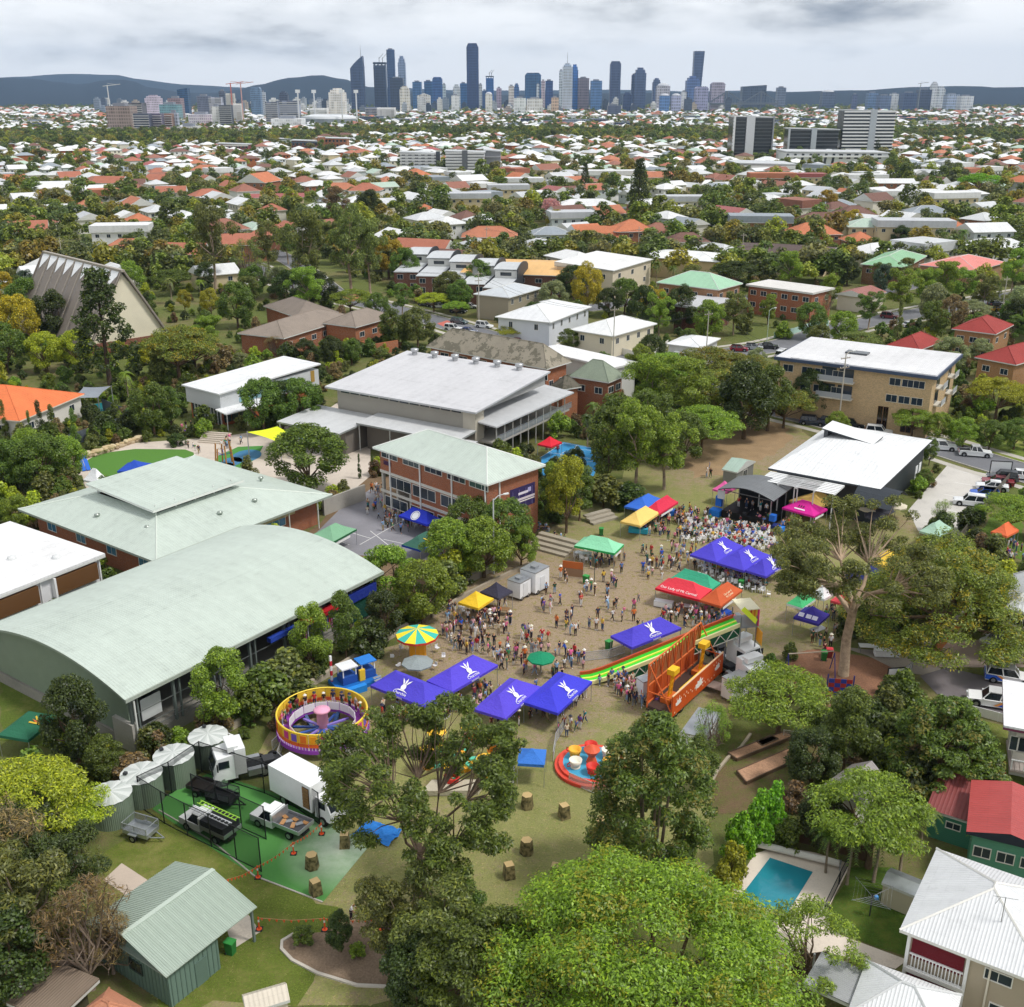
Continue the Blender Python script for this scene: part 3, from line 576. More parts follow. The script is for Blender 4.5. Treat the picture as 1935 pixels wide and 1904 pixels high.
def bld(name,label,rc,h,roof='hip',rise=2.0,rkey='metal:#e4e6e6',wkey='weather:#e6e4dc',over=.6,wins=(),near=False,cat='building',base=0.0,fr='paint:#e8e6e0',gl='glass:#2c3844',group=None,trim='paint:#d9dad6',vents=0,door=None,chimney=False,ax=None):
 cx, cy, wd, dp, rz = rc; t = thing(name, label, cat, (cx, cy, base), rz, group); ww, dd = wd - 2 * over, dp - 2 * over
 b = MB(); b.box(-ww / 2, ww / 2, -dd / 2, dd / 2, -.3, h - .1, wkey); b.build('wall', t)
 r_ = put('roof', roof_mesh(wd, dp, h, roof, rise, rkey, trim=trim, ridge_axis=ax), t)
 windows(t, ww, dd, wins, fr, gl, near)
 for i in range(vents):
  f = (i + .5) / vents - .5; a = ax or ('x' if wd >= dp else 'y'); k = .12 * min(wd, dp)
  def vm():
   m=MB();m.lathe([(.18,0),(.18,.35),(.34,.4),(.36,.62),(.2,.8),(0,.84)],'steel:#c9ccd0',10);return m.mesh('roof_vent',True)
  z_ = h + rise * .72 if roof != 'flat' else h + rise
  put('roof_vent', shared('vent', vm), r_, (f * wd * .8, k, z_) if a == 'x' else (k, f * dp * .8, z_))
 if chimney: put('chimney', boxmesh(.9, .9, 2.2, 'brick:#9a5a3c'), r_, (wd * .2, dp * .15, h + rise * .6 + .6))
 if door: put('door', boxmesh(.95, .08, 2.1, door), t, (ww * .12, -dd / 2 - .02, 1.05))
 landmark(short(label), (cx, cy, 0)) if near else None
 return t
PG = '#c6d2c8'          # pale green school roofs
RT = 'brick:#a85c34'
# --- assembly hall with the barrel roof
def hall():
 a,b_=Q(236,1324,6),Q(724,1080,6);u=(b_-a);Ln=u.length;u.normalize();n=Vector((-u.y,u.x,0));W_=23.5;m=a+u*Ln/2+n*W_/2
 t=thing('assembly_hall','school hall with a huge pale green barrel-vaulted roof and open side bays','hall',(m.x,m.y,0),math.atan2(u.y,u.x));landmark('the barrel-roofed hall',(m.x,m.y,0))
 hw = W_ / 2; sag = 2.0; Rr = (hw * hw + sag * sag) / (2 * sag); z0 = 6.0
 arc = [(-hw + W_ * i / 28) for i in range(29)]; zz = lambda y: z0 + sag - Rr + math.sqrt(Rr * Rr - y * y)
 r_ = MB(); x = Ln / 2
 for i in range(28):
  y0,y1=arc[i],arc[i+1];r_.add([(-x,y0,zz(y0)),(x,y0,zz(y0)),(x,y1,zz(y1)),(-x,y1,zz(y1)),(-x,y0,zz(y0)-.25),(x,y0,zz(y0)-.25),(x,y1,zz(y1)-.25),(-x,y1,zz(y1)-.25)],[(0,1,2,3)],'metal:'+PG+':0.3')
  r_.add([(-x,y0,zz(y0)),(-x,y1,zz(y1)),(-x,y1,zz(y1)-.25),(-x,y0,zz(y0)-.25)],[(0,1,2,3)],'paint:#8f9a8c');r_.add([(x,y0,zz(y0)),(x,y1,zz(y1)),(x,y1,zz(y1)-.25),(x,y0,zz(y0)-.25)],[(3,2,1,0)],'paint:#e6e8e4')
  r_.add([(-x,y0,zz(y0)-.25),(x,y0,zz(y0)-.25),(x,y1,zz(y1)-.25),(-x,y1,zz(y1)-.25)],[(3,2,1,0)],'paint:#6d746c')
 for y0 in (-hw, hw): r_.box(-x, x, y0 - .12, y0 + .04, z0 - .3, z0 + .05, 'paint:#aab3a8')
 r_.build('roof', t)
 for s, key in ((-1, 'paint:#7f8d7c'), (1, 'mesh:#3c5a50:0.8')):      # end walls follow the arc
  w_=MB();xx=s*(x-.9);pts=[(-hw+.8,1.2 if s<0 else 1.0)]+[(y,zz(y)-.26)for y in arc[2:-2]]+[(hw-.8,1.2 if s<0 else 1.0)]
  k = len(pts); V = [(xx, p[0], p[1]) for p in pts] + [(xx + .2, p[0], p[1]) for p in pts]
  w_.add(V,[tuple(range(k)),tuple(range(2*k-1,k-1,-1))]+[(i,i+k,(i+1)%k+k,(i+1)%k)for i in range(k)],key);w_.build('end_wall',t)
 c=MB();c.box(-x+.7,x-.7,-hw+.6,hw-.6,0,1.15,'concrete:#8f8c84');c.box(-x+.5,-x+1.1,-hw+.3,-hw+3.2,-.2,3.0,'concrete:#b3b0a8');c.build('floor_slab',t)
 w_=MB();w_.box(-x+.9,x-.9,hw-1.0,hw-.7,1.2,z0-.3,'paint:#8b948a');w_.box(-x+6,-x+6.2,-hw+4,hw-1,1.2,z0,'paint:#5f6662');w_.build('back_wall',t)
 for i in range(8):
  px_=-x+.8+(Ln-1.6)*i/7;put('post',boxmesh(.22,.3,z0-1.3,'paint:#6d7672'),t,(px_,-hw+.55,(z0-1.3)/2+1.15))
  put('post',boxmesh(.16,.2,z0-1.3,'paint:#6d7672'),t,(px_+.7,-hw+.55,(z0-1.3)/2+1.15))if i<7 else None
  if i < 7:
   for z in(1.75,2.3,3.8):put('rail',boxmesh((Ln-1.6)/7,.06,.06,'steel:#b6bcbc'),t,(px_+(Ln-1.6)/14,-hw+.5,z))
 put('awning',boxmesh(5.4,1.0,.5,'cloth:#b3242c'),t,(x-10.2,-hw+.2,4.6));put('awning',boxmesh(4.4,.4,1.1,'cloth:#26378f'),t,(x-3.2,-hw+.4,4.4));put('screen_curtain',boxmesh(4.6,.1,2.6,'cloth:#1f4a3e'),t,(x-2.8,-hw+.5,2.6));put('awning',boxmesh(3.6,.6,.5,'cloth:#2c47a8'),t,(x-15.2,-hw+.3,4.5))
 for i in range(14):put('streamer',boxmesh(.12,.05,1.6,'cloth:'+('#e98ac0','#e8e6f0','#8a6ad0','#d84a6a')[i%4]),t,(x-11.9+i*.32,-hw+.35,3.1+.2*(i%3)))
 put('whiteboard', boxmesh(2.2, .06, 2.2, 'paint:#dfe3e2'), t, (-x + 3.6, -hw + 1.6, 3.1))
 for i in range(3):put('downpipe',boxmesh(.14,.14,z0-.5,'paint:#dcdfda'),t,(-x+.9+i*11,-hw+.1,(z0-.5)/2))
hall()
# --- courtyard classroom block: hip ring with a raised centre roof
def courtyard():
 rc = rect((75, 950), (295, 1063), (628, 935), 4.3); cx, cy, wd, dp, rz = rc
 t=thing('classroom_block','low brick classroom block with pale green hip roof and raised lantern roof','building',(cx,cy,0),rz);landmark('the courtyard classroom block',(cx,cy,0));o_=1.6
 b = MB(); b.box(-wd / 2 + o_, wd / 2 - o_, -dp / 2 + o_, dp / 2 - o_, -.3, 4.1, RT); b.build('wall', t)
 b=MB();b.box(-wd/2+o_+8,wd/2-o_-4,-dp/2+o_-.05,-dp/2+o_+.3,2.9,4.05,'paint:#cdbf92');b.build('fascia_panel',t)
 x, y = wd / 2, dp / 2; ix, iy = x * .42, y * .42; ox = -x * .12; zi = 6.5; r_ = MB()
 E=[(-x,-y,4.3),(x,-y,4.3),(x,y,4.3),(-x,y,4.3)];I=[(-ix+ox,-iy,zi),(ix+ox,-iy,zi),(ix+ox,iy,zi),(-ix+ox,iy,zi)]
 r_.add(E+I,[(0,1,5,4),(1,2,6,5),(2,3,7,6),(3,0,4,7)],'metal:'+PG);r_.add(E+[(p[0],p[1],4.0)for p in E],[(0,4,5,1),(1,5,6,2),(2,6,7,3),(3,7,4,0),(7,6,5,4)],'paint:#9fa89d')
 for i in range(4): r_.tube([E[i], I[i]], .12, 'paint:#d3dcd2', 4, False)
 ro = r_.build('roof', t)
 for vx, vy in ((-.1, -.72), (.3, -.72), (-.78, .1), (-.7, -.5), (.75, -.3)):
  put('roof_vent',shared('vent2',lambda:(lambda m:(m.lathe([(.18,0),(.18,.3),(.34,.34),(.36,.58),(0,.72)],'steel:#b9c2b9',10),m.mesh('roof_vent',True))[-1])(MB())),ro,(vx*x,vy*y,4.9+.9*(1-max(abs(vx),abs(vy)))))
 b = MB(); b.box(ox - ix + .6, ox + ix - .6, -iy + .6, iy - .6, 4.3, 7.3, 'glass:#232a2a'); b.build('clerestory', t)
 q=[(ox-ix-1.1,-iy-1.0,7.35),(ox+ix+1.3,-iy-1.0,7.35),(ox+ix+1.3,iy+.8,8.0),(ox-ix-1.1,iy+.8,8.0)]
 b = MB(); b.slab(q, .3, 'metal:' + PG, 'paint:#e4e8e2'); b.build('lantern_roof', t)
 for px_,py_ in((-1,-1),(1,-1),(1,1),(-1,1),(0,-1),(.5,-1),(-.5,-1)):put('post',boxmesh(.14,.14,1.4,'paint:#dfe3de'),t,(ox+px_*ix,py_*iy,6.9))
 windows(t,wd-2*o_,dp-2*o_,[('-y',2.6,[-8,-3.4,.9,5.4],3.4,1.5),('-x',2.4,4,2.0,1.2)],near=True,gl='glass:#4a7fa0')
 for i in range(6): put('verandah_post', boxmesh(.12, .12, 4.1, 'paint:#d8dcd6'), t, (-x + .4 + i * 5.2, -y + .3, 2.05))
courtyard()
# --- white flat building at the picture's edge
rc = rect((-150, 1090), (20, 1128), (199, 1049), 6.2)
a_, b_, c_ = Q(0, 1128, 6.2), Q(199, 1050, 6.2), Q(54, 977, 6.2)
def white_block():
 u=(b_-a_);Lr=u.length+16;u.normalize();n=Vector((-u.y,u.x,0));dpt=(c_-b_).dot(n);m=b_-u*Lr/2+n*dpt/2
 t=bld('school_annexe','white flat-roofed school annexe with brown screens above a navy base',(m.x,m.y,Lr,dpt,math.atan2(u.y,u.x)),6.2,'flat',.25,'metal:#f2f2f2:0.5','render:#e8e8ea',.5,near=True)
 y = -(dpt / 2 - .5); x = Lr / 2 - .5
 put('navy_base', boxmesh(Lr - 1.02, .06, 1.5, 'paint:#2e3442'), t, (0, y - .03, 2.0))
 for i in range(3):
  xx=x-3.4-i*7.6;put('screen',boxmesh(5.4,.5,2.0,'paint:#6a4a2c'),t,(xx,y-.25,4.7));put('screen_fin',boxmesh(.25,.7,2.3,'paint:#f0f0f0'),t,(xx-2.9,y-.3,4.7))
  put('downpipe',boxmesh(.16,.16,5.6,'paint:#eeeeee'),t,(xx+3.2,y-.12,3.2));put('roof_vent',shared('skyv',lambda:(lambda m:(m.lathe([(.5,0),(.5,.25),(.2,.4),(0,.42)],'paint:#d6d8d8',12),m.mesh('roof_vent',True))[-1])(MB())),t,(xx,y+3,6.45));put('roof_vent',_shared['skyv'],t,(xx-3,y+7,6.45))
white_block()
# --- three-storey brick classroom block
def brick_block():
 rc = rect((661, 858), (920, 917), (1031, 879), 9.6); cx, cy, wd, dp, rz = rc
 t=thing('brick_classroom_block','three-storey orange brick classroom block with pale green hip roof and banner','building',(cx,cy,0),rz);landmark('the three-storey brick block',(cx,cy,0));o_=.7;ww,dd=wd-2*o_,dp-2*o_
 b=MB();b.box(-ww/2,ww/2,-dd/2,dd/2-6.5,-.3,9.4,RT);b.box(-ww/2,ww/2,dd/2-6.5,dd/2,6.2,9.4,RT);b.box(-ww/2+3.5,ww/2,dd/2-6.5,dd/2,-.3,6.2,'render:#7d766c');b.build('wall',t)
 put('roof', roof_mesh(wd, dp, 9.6, 'hip', 2.6, 'metal:' + PG, trim='paint:#e3e6e1'), t)
 for z in (3.3, 6.2): put('floor_band', boxmesh(.12, dd, .38, 'paint:#d6d3ca'), t, (-ww / 2 - .06, 0, z))
 windows(t,ww,dd,[('-x',8.75,[9.2,5.0,.5,-4,-8.6],3.4,.8),('-x',5.0,[4.2,-1.5,-6.5],4.6,1.6),('-x',1.9,[3.6,-2,-7.5],4.8,1.5)],near=True)
 for y in(11.5-1.2,2.6,-4.2,-dd/2+.2):put('downpipe',boxmesh(.16,.16,9.2,'paint:#f0f0ee'),t,(-ww/2-.14,-y if False else y*dd/26 if y>0 else y,4.7))
 put('downpipe', boxmesh(.16, .16, 9.2, 'paint:#f0f0ee'), t, (-ww / 2 + 2.2, -dd / 2 - .1, 4.7))
 for y in(dd/2-.3,dd/2-3.4,dd/2-6.2):put('pillar',boxmesh(.4,.4,6.2,'paint:#bdb8ae'),t,(-ww/2+.25,y,3.1))
 s=put('banner',boxmesh(4.8,.06,3.0,'paint:#39305f'),t,(ww/2-3.1,-dd/2-.04,5.9));put('banner_band',boxmesh(4.5,.02,.32,'paint:#d9d0d8'),s,(.1,-.04,-.25));put('banner_band',boxmesh(1.9,.02,.34,'paint:#e6e0ee'),s,(.1,-.04,.55));put('banner_badge',boxmesh(.6,.02,.6,'paint:#b9b4e0'),s,(1.3,-.04,.75));put('banner_band',boxmesh(3.0,.02,.14,'paint:#efe8e6'),s,(.8,-.04,-.6))
 for i in range(4): put('banner_post', boxmesh(.05, .02, 2.7, 'paint:#8a80b8'), s, (-1.9 + i * 1.25, -.035, -.2))
 put('sign',boxmesh(.06,1.6,.6,'paint:#4a2a4a'),t,(-ww/2-.04,dd/2-1.6,7.6));put('doorway',boxmesh(.1,1.2,2.2,'paint:#e8e6e2'),t,(-ww/2-.05,dd/2-7.2,1.2))
brick_block()
# --- big grey-roofed main block with lower roofs, verandah and clerestory
def main_block():
 rc = rect((615, 730), (899, 780), (1040, 721), 8.8); cx, cy, wd, dp, rz = rc; x, y = wd / 2, dp / 2
 t=thing('main_school_block','large school block under a wide light grey sheet roof with verandah balcony','building',(cx,cy,0),rz);landmark('the grey-roofed main block',(cx,cy,0))
 b = MB(); b.box(-x + 1.5, x - 2, -y + 3.5, y - 1.5, -.3, 8.2, 'render:#a9a49a'); b.build('wall', t)
 b=MB();b.slab([(-x,-y,8.8),(x,-y,10.6),(x,y,10.6),(-x,y,8.8)],.3,'metal:#d3d3d6','paint:#bfc1c4');ro=b.build('roof',t)
 b=MB();b.add([(-x+1.4,-y+.8,8.2),(x-.5,-y+.8,8.2),(x-.5,-y+.8,10.3),(-x+1.4,-y+.8,8.55),(-x+1.4,-y+1,8.2),(x-.5,-y+1,8.2),(x-.5,-y+1,10.3),(-x+1.4,-y+1,8.55)],[(0,1,2,3),(7,6,5,4)],'paint:#a8a8a6');b.build('gable_infill',t)
 for i in range(6):put('roof_vent',shared('vent3',lambda:(lambda m:(m.lathe([(.5,0),(.5,.6),(.75,.65),(.75,1.1),(0,1.2)],'steel:#c4c6c8',12),m.mesh('roof_vent',True))[-1])(MB())),ro,(x-1.6,y-3-i*4.6,10.5))
 for i in range(12):put('clerestory_window',boxmesh(.06,(dp-6)/12-.3,.5,'glass:#2a3238'),t,(-x+1.46,-y+4.2+i*(dp-6)/12+.6,8.0))
 b=MB();b.slab([(-x+2,-y-2.6,6.3),(x+4,-y-2.6,6.3),(x+4,-y+3.4,6.9),(-x+2,-y+3.4,6.9)],.25,'metal:#c9cbcd','paint:#c5c8ca');b.build('verandah_roof',t)
 b = MB(); b.box(-x + 2.2, x + 3, -y - 2.3, -y + 3.4, 3.1, 3.4, 'concrete:#b0aca4'); b.build('balcony_floor', t)
 for i in range(10):
  xx = -x + 2.6 + i * 2.5
  if xx<x+3:put('verandah_post',boxmesh(.16,.16,6.3,'paint:#b5b4ae'),t,(xx,-y-2.2,3.15));put('railing',boxmesh(2.5,.05,1.0,'mesh:#9aa2a6:0.5'),t,(xx+1.25,-y-2.25,3.95));put('handrail',boxmesh(2.5,.08,.07,'steel:#c5cbd0'),t,(xx+1.25,-y-2.25,4.5))
 windows(t,wd-3.5,dp-5,[('-y',4.9,[-7,-3.5,0,3.5,7],2.6,1.7),('-y',1.7,[-7,-2,3,8],3.4,2.0)],near=True)
 put('stair_wall', boxmesh(2.6, 2.4, 8.6, 'render:#c8c1b2'), t, (-x + 2.6, -y + 2.2, 4.3))
 for(lx0,lx1,ly0,ly1,z,rz2)in((-x-9.2,-x+1.2,5,y+3,4.3,.5),(-x-4.6,-x+1.3,-y+.8,5.2,5.0,.35),(-x-6.6,-x-1.0,-y-1,-y+8,4.2,.2)):
  b=MB();b.slab([(lx0,ly0,z),(lx1,ly0,z+rz2),(lx1,ly1,z+rz2),(lx0,ly1,z)],.3,'metal:#cfd1d2','paint:#8f9492');b.build('lower_roof',t)
  b = MB(); b.box(lx0 + 2.2, lx1 - .2, ly0 + .6, ly1 - .4, -.2, z - .3, 'render:#77716a'); b.build('lower_wall', t)
  for k in range(4):put('post',boxmesh(.14,.14,z-.3,'paint:#c9cbc8'),t,(lx0+.3,ly0+.4+k*(ly1-ly0-.8)/3,(z-.3)/2))
 put('brick_panel', boxmesh(.3, 2.2, 3.2, RT), t, (-x - 4.2, -y + 1.8, 1.6))
main_block()
# --- heritage brick building with mossy tile roof, the smaller one beside it and the white flat roof behind
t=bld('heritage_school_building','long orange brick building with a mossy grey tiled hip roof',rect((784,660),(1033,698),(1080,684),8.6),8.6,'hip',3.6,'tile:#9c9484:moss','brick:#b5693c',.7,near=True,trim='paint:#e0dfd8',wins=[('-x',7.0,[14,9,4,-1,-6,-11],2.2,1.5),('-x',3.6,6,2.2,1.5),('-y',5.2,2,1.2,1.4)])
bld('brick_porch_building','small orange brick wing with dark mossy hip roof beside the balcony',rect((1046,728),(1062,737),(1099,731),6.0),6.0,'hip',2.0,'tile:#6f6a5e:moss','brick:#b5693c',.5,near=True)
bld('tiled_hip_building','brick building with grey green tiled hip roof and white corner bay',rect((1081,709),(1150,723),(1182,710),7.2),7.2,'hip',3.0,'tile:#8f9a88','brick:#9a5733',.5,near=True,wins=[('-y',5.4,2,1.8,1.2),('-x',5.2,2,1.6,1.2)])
bld('white_flat_roof_wing','white flat roofed wing behind the tiled hip building',rect((1032,657),(1160,697),(1206,686),7.0),7.0,'flat',.2,'metal:#f0f0f0','render:#dcdcd8',.4,near=True)
# --- new white building
def white_modern():
 rc = rect((318, 733), (413, 745), (607, 697), 6.4); cx, cy, wd, dp, rz = rc; x, y = wd / 2, dp / 2
 t=thing('white_library','modern white school building with skillion roof and glazed lower wall','building',(cx,cy,0),rz);landmark('the modern white building',(cx,cy,0))
 b=MB();b.slab([(-x,-y,6.4),(x,-y,7.4),(x,y,7.4),(-x,y,6.4)],.25,'metal:#eceeef','paint:#e0e3e4');b.build('roof',t)
 b=MB();b.box(-x+.5,x-.4,-y+.4,y-.4,3.2,6.3,'weather:#d5d9dc');b.box(-x+1.2,x-1,-y+1.0,y-.6,-.2,3.2,'render:#a8603e');b.build('wall',t)
 for i in range(9):yy=-y+1.4+i*(dp-2.4)/9;put('glazing',boxmesh(.08,(dp-2.4)/9-.25,2.7,'glass:#33414a'),t,(-x+1.14,yy+.5,1.6));put('mullion',boxmesh(.2,.16,3.1,'paint:#eef0f0'),t,(-x+1.08,yy,1.6))
 for i in range(3): put('glazing', boxmesh(1.5, .08, 2.3, 'glass:#33414a'), t, (-x + 2.2 + i * 1.7, -y + .95, 1.7))
 for i in range(9):put('window',win_mesh(1.1,1.1,'paint:#7fa3b0','glass:#26323a',True),t,(-x+5.4+i*1.5,-y+.38,5.3))
 put('blue_panel',boxmesh(13.5,.06,.8,'paint:#8fb8c6'),t,(-x+11.4,-y+.36,4.2));put('timber_window',boxmesh(.9,.08,2.2,'paint:#b08f4a'),t,(x-2,-y+.36,5.2))
 b=MB();b.slab([(-x-.6,-y-2.4,3.2),(-x+9,-y-2.4,3.2),(-x+9,-y+.6,3.6),(-x-.6,-y+.6,3.6)],.2,'metal:#eceeef','paint:#eef0f0');b.build('awning_roof',t)
 for i in range(3): put('post', boxmesh(.12, .12, 3.1, 'paint:#e6e8e8'), t, (-x - .3 + i * 4.4, -y - 2.2, 1.55))
white_modern()
# --- church: steep folded-plate roof, cream gable front
def church():
 g=Q(250,690);r0,r1=Q(231,514,18.5),Q(84,478,18.5);u=(r1-r0);Ln=u.length;u.normalize();n=Vector((-u.y,u.x,0));m=(r0+r1)/2
 t=thing('church','tall church with steep grey folded roof, white triangular clerestories and cream gable','church',(m.x,m.y,0),math.atan2(u.y,u.x));landmark('the church',(m.x,m.y,0));x=Ln/2;hw=10.5;H_=18.5;nb=9
 for side in (-1, 1):
  for i in range(nb):
   xa, xb = -x + Ln * i / nb, -x + Ln * (i + 1) / nb; xm = (xa + xb) / 2; b = MB(); y0 = side * hw
   P=[(xa,y0,1.2),(xm,side*(hw+.5),1.2),(xb,y0,1.2),(xb,side*.35,H_),(xm,side*(2.9),15.0),(xa,side*.35,H_)]
   F=[(0,1,4,5),(1,2,3,4)]if side<0 else[(1,0,5,4),(2,1,4,3)];b.add(P,F,'paint:#857c74');b.build('roof_fold',t)
   b=MB();b.add([(xa,side*.3,H_+.02),(xb,side*.3,H_+.02),(xm,side*2.95,15.1)],[(0,1,2)if side>0 else(1,0,2)],'paint:#eef0f2');b.build('clerestory',t)
   b=MB();b.beam((xa,side*(hw+.05),1.2),(xa,side*.4,H_+.1),.38,'paint:#9c948a',.3);b.build('roof_rib',t)
 b = MB(); b.beam((-x - .5, 0, H_ + .2), (x + .3, 0, H_ + .2), .9, 'paint:#a39b90', .5); b.build('ridge_cap', t)
 for s in (-1, 1):
  xx=s*(x-.6);b=MB();P=[(xx,-hw+.6,3.0),(xx,hw-.6,3.0),(xx,0,H_-.3)];Q_=[(xx+.3,p[1],p[2])for p in P];b.add(P+Q_,[(0,1,2),(5,4,3),(0,3,4,1),(1,4,5,2),(2,5,3,0)],'render:#ece4cc');b.build('gable_wall',t)
  b = MB(); b.box(xx - .1, xx + .4, -hw + .4, hw - .4, -.2, 3.0, 'brick:#8a4a30'); b.build('brick_plinth', t)
  for q in(-1,1):b=MB();b.beam((xx-s*-.5,q*(hw+.1),1.0),(xx-s*-.5,q*.2,H_+.3),.5,'paint:#6f665e',.5);b.build('barge_board',t)
 b = MB(); b.box(-x, x, -hw + .3, hw - .3, -.2, 1.3, 'brick:#8a4a30'); b.build('base_wall', t)
church()
# --- cream apartment block
def apartments():
 rc = rect((1472, 672), (1772, 716), (1820, 672), 11.0); cx, cy, wd, dp, rz = rc
 # long facade runs from the left corner to the near corner (local -x face)
 t=thing('cream_apartment_block','three-storey cream brick apartment block with flat white roof and blue fascia','apartment block',(cx,cy,0),rz);landmark('the cream apartment block',(cx,cy,0));o_=.9;ww,dd=wd-2*o_,dp-2*o_
 b = MB(); b.box(-ww / 2, ww / 2, -dd / 2, dd / 2, -.3, 10.8, 'brick:#d9b98a'); b.build('wall', t)
 b=MB();b.box(-wd/2,wd/2,-dp/2,dp/2,10.7,11.25,'paint:#46536b');b.box(-wd/2+.25,wd/2-.25,-dp/2+.25,dp/2-.25,11.25,11.32,'metal:#e3e3e4');b.box(-wd/2+.3,-wd/2+4.5,-dp/2+.3,dp/2-3,11.32,11.45,'metal:#e9e9ea');ro=b.build('roof',t)
 put('skylight', boxmesh(2.2, 4.0, .3, 'glass:#3a4046'), ro, (0, dd * .08, 11.5))
 windows(t,ww,dd,[('-x',9.3,[dd*k for k in(.42,.35,.27,-.1,-.22,-.31,-.44)],1.9,1.3),('-x',6.3,[dd*k for k in(.42,.34,.26,-.1,-.22,-.31,-.44)],1.9,1.3)],near=True,fr='paint:#dcd8cc')
 for k in(-.2,-.235,-.355,-.39):put('window',win_mesh(.8,4.0,'paint:#5a3a22','glass:#241a14',True),t,(-ww/2-.01,dd*k,2.6),FACE['-x'])
 for z in (8.2, 5.2):
  for k in(.16,.045):s=put('balcony',boxmesh(1.5,3.3,.22,'concrete:#d6d0c2'),t,(-ww/2-.7,dd*k,z));put('railing',boxmesh(.06,3.3,1.0,'mesh:#b9bdc2:0.75'),s,(-.7,0,.55));put('glass_door',boxmesh(.06,2.6,2.1,'glass:#3c4650'),s,(.68,0,1.2))
  for k in(-.25,.25):s=put('balcony',boxmesh(3.4,1.4,.22,'concrete:#d6d0c2'),t,(ww*k,-dd/2-.65,z));put('railing',boxmesh(3.4,.06,1.0,'mesh:#b9bdc2:0.75'),s,(0,-.66,.55));put('glass_door',boxmesh(2.6,.06,2.1,'glass:#3c4650'),s,(0,.64,1.2))
 put('name_plate', boxmesh(.04, 3.0, .3, 'paint:#b0805f'), t, (-ww / 2 - .03, dd * .38, 4.4))
apartments()
# --- childcare centre
def childcare():
 rc = rect((1440, 893), (1664, 925), (1762, 832), 5.6); cx, cy, wd, dp, rz = rc; x, y = wd / 2, dp / 2
 t=thing('childcare_centre','dark walled childcare building with broad white metal roof and slatted pergolas','building',(cx,cy,0),rz);landmark('the white-roofed childcare building',(cx,cy,0))
 b = MB(); b.box(-x + 1, x - 1, -y + .8, y - 1, -.3, 5.3, 'paint:#33383c'); b.build('wall', t)
 b=MB();b.add([(-x,-y,5.6),(x,-y,5.6),(x,y,5.6),(-x,y,5.6),(-x*.2,-y*.5,7.4),(x*.35,y*.5,7.4)],[(0,1,4),(1,5,4),(1,2,5),(2,3,5),(3,4,5),(3,0,4)],'metal:#eef0f1:0.6');b.add([(-x,-y,5.6),(x,-y,5.6),(x,y,5.6),(-x,y,5.6),(-x,-y,5.3),(x,-y,5.3),(x,y,5.3),(-x,y,5.3)],[(0,4,5,1),(1,5,6,2),(2,6,7,3),(3,7,4,0),(7,6,5,4)],'paint:#3c4248');ro=b.build('roof',t)
 b=MB();b.slab([(1,-2.5,7.2),(6,-2.5,7.2),(6,5.5,8.4),(1,5.5,8.4)],.2,'metal:#f0f2f3:0.6','paint:#3a4046');b.build('roof_monitor',t);b=MB();b.box(1.3,5.7,4.6,5.2,6.6,8.2,'glass:#2e343a');b.build('monitor_glazing',t)
 for g in range(3):
  y0=-y+5+g*(dp-8)/3;fr_=put('pergola_beam',boxmesh(4.6,.16,.2,'paint:#e8eaea'),t,(-x-2.2,y0,5.0));put('pergola_beam',boxmesh(4.6,.16,.2,'paint:#e8eaea'),t,(-x-2.2,y0+5.2,5.0))
  for k in range(7): put('slat', boxmesh(.42, 5.4, .08, 'paint:#f2f4f4'), t, (-x - 4.2 + k * .66, y0 + 2.6, 5.16))
  for k in range(2): put('post', boxmesh(.14, .14, 4.9, 'paint:#d0d2d2'), t, (-x - 4.3, y0 + .1 + k * 5, 2.45))
 b = MB()
 for i in range(8):
  f0, f1 = i / 8, (i + 1) / 8; p = lambda f: (-x - 3 + 7.5 * f, 4.2 + 1.5 * math.sin(f * math.pi))
  (xa,za),(xb,zb)=p(f0),p(f1);b.slab([(xa,-y-2.6,za-.3),(xb,-y-2.6,zb-.3),(xb,-y+3,zb),(xa,-y+3,za)],.06,'cloth:#3b4046')
 b.build('shade_sail', t)
 put('screen', boxmesh(3.2, .12, 1.9, 'paint:#b8743a'), t, (-x + 2, -y + .6, 3.2))
 windows(t, wd - 2, dp - 1.8, [('-y', 3.2, [2.5, 8.5], 2.6, 1.6), ('+x', 3.2, 4, 1.6, 1.4)], near=True)
 put('door',boxmesh(1.2,.08,2.3,'paint:#e9ebeb'),t,(x-2.6,-y+.76,1.3));put('door',boxmesh(1.2,.08,2.3,'paint:#e9ebeb'),t,(x-4.6,-y+.76,1.3))
 for i in range(3):put('roller_door',boxmesh(.08,2.0,2.5,'paint:#e9ebeb'),t,(x-.96,-y+3+i*2.6,1.5));put('timber_panel',boxmesh(.08,1.6,3.0,'paint:#7a4030'),t,(x-.95,-y+11+i*2.6,3.4))
childcare()
# --- named houses round the school: eave corners A, B, C as seen, eave height
def H(name,label,A,B_,C_,z,roof,rise,rk,wk,wins=(),**k):return bld(name,label,rect(A,B_,C_,z),z,roof,rise,rk,wk,k.pop('over',.6),wins,True,k.pop('cat','house'),**k)
TILE = 'tile:#b4765c'
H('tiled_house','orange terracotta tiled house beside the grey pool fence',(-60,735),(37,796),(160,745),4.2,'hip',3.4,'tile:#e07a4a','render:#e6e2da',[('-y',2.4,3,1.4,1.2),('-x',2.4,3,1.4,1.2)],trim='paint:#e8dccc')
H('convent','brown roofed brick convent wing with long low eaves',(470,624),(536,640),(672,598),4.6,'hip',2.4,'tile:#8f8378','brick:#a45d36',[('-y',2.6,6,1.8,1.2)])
H('convent_annexe','brown hip roofed brick wing of the convent above the retaining wall',(640,603),(672,619),(748,598),5.2,'hip',2.4,'tile:#8f8378','brick:#b5683a',[('-y',3.0,3,1.8,1.2)])
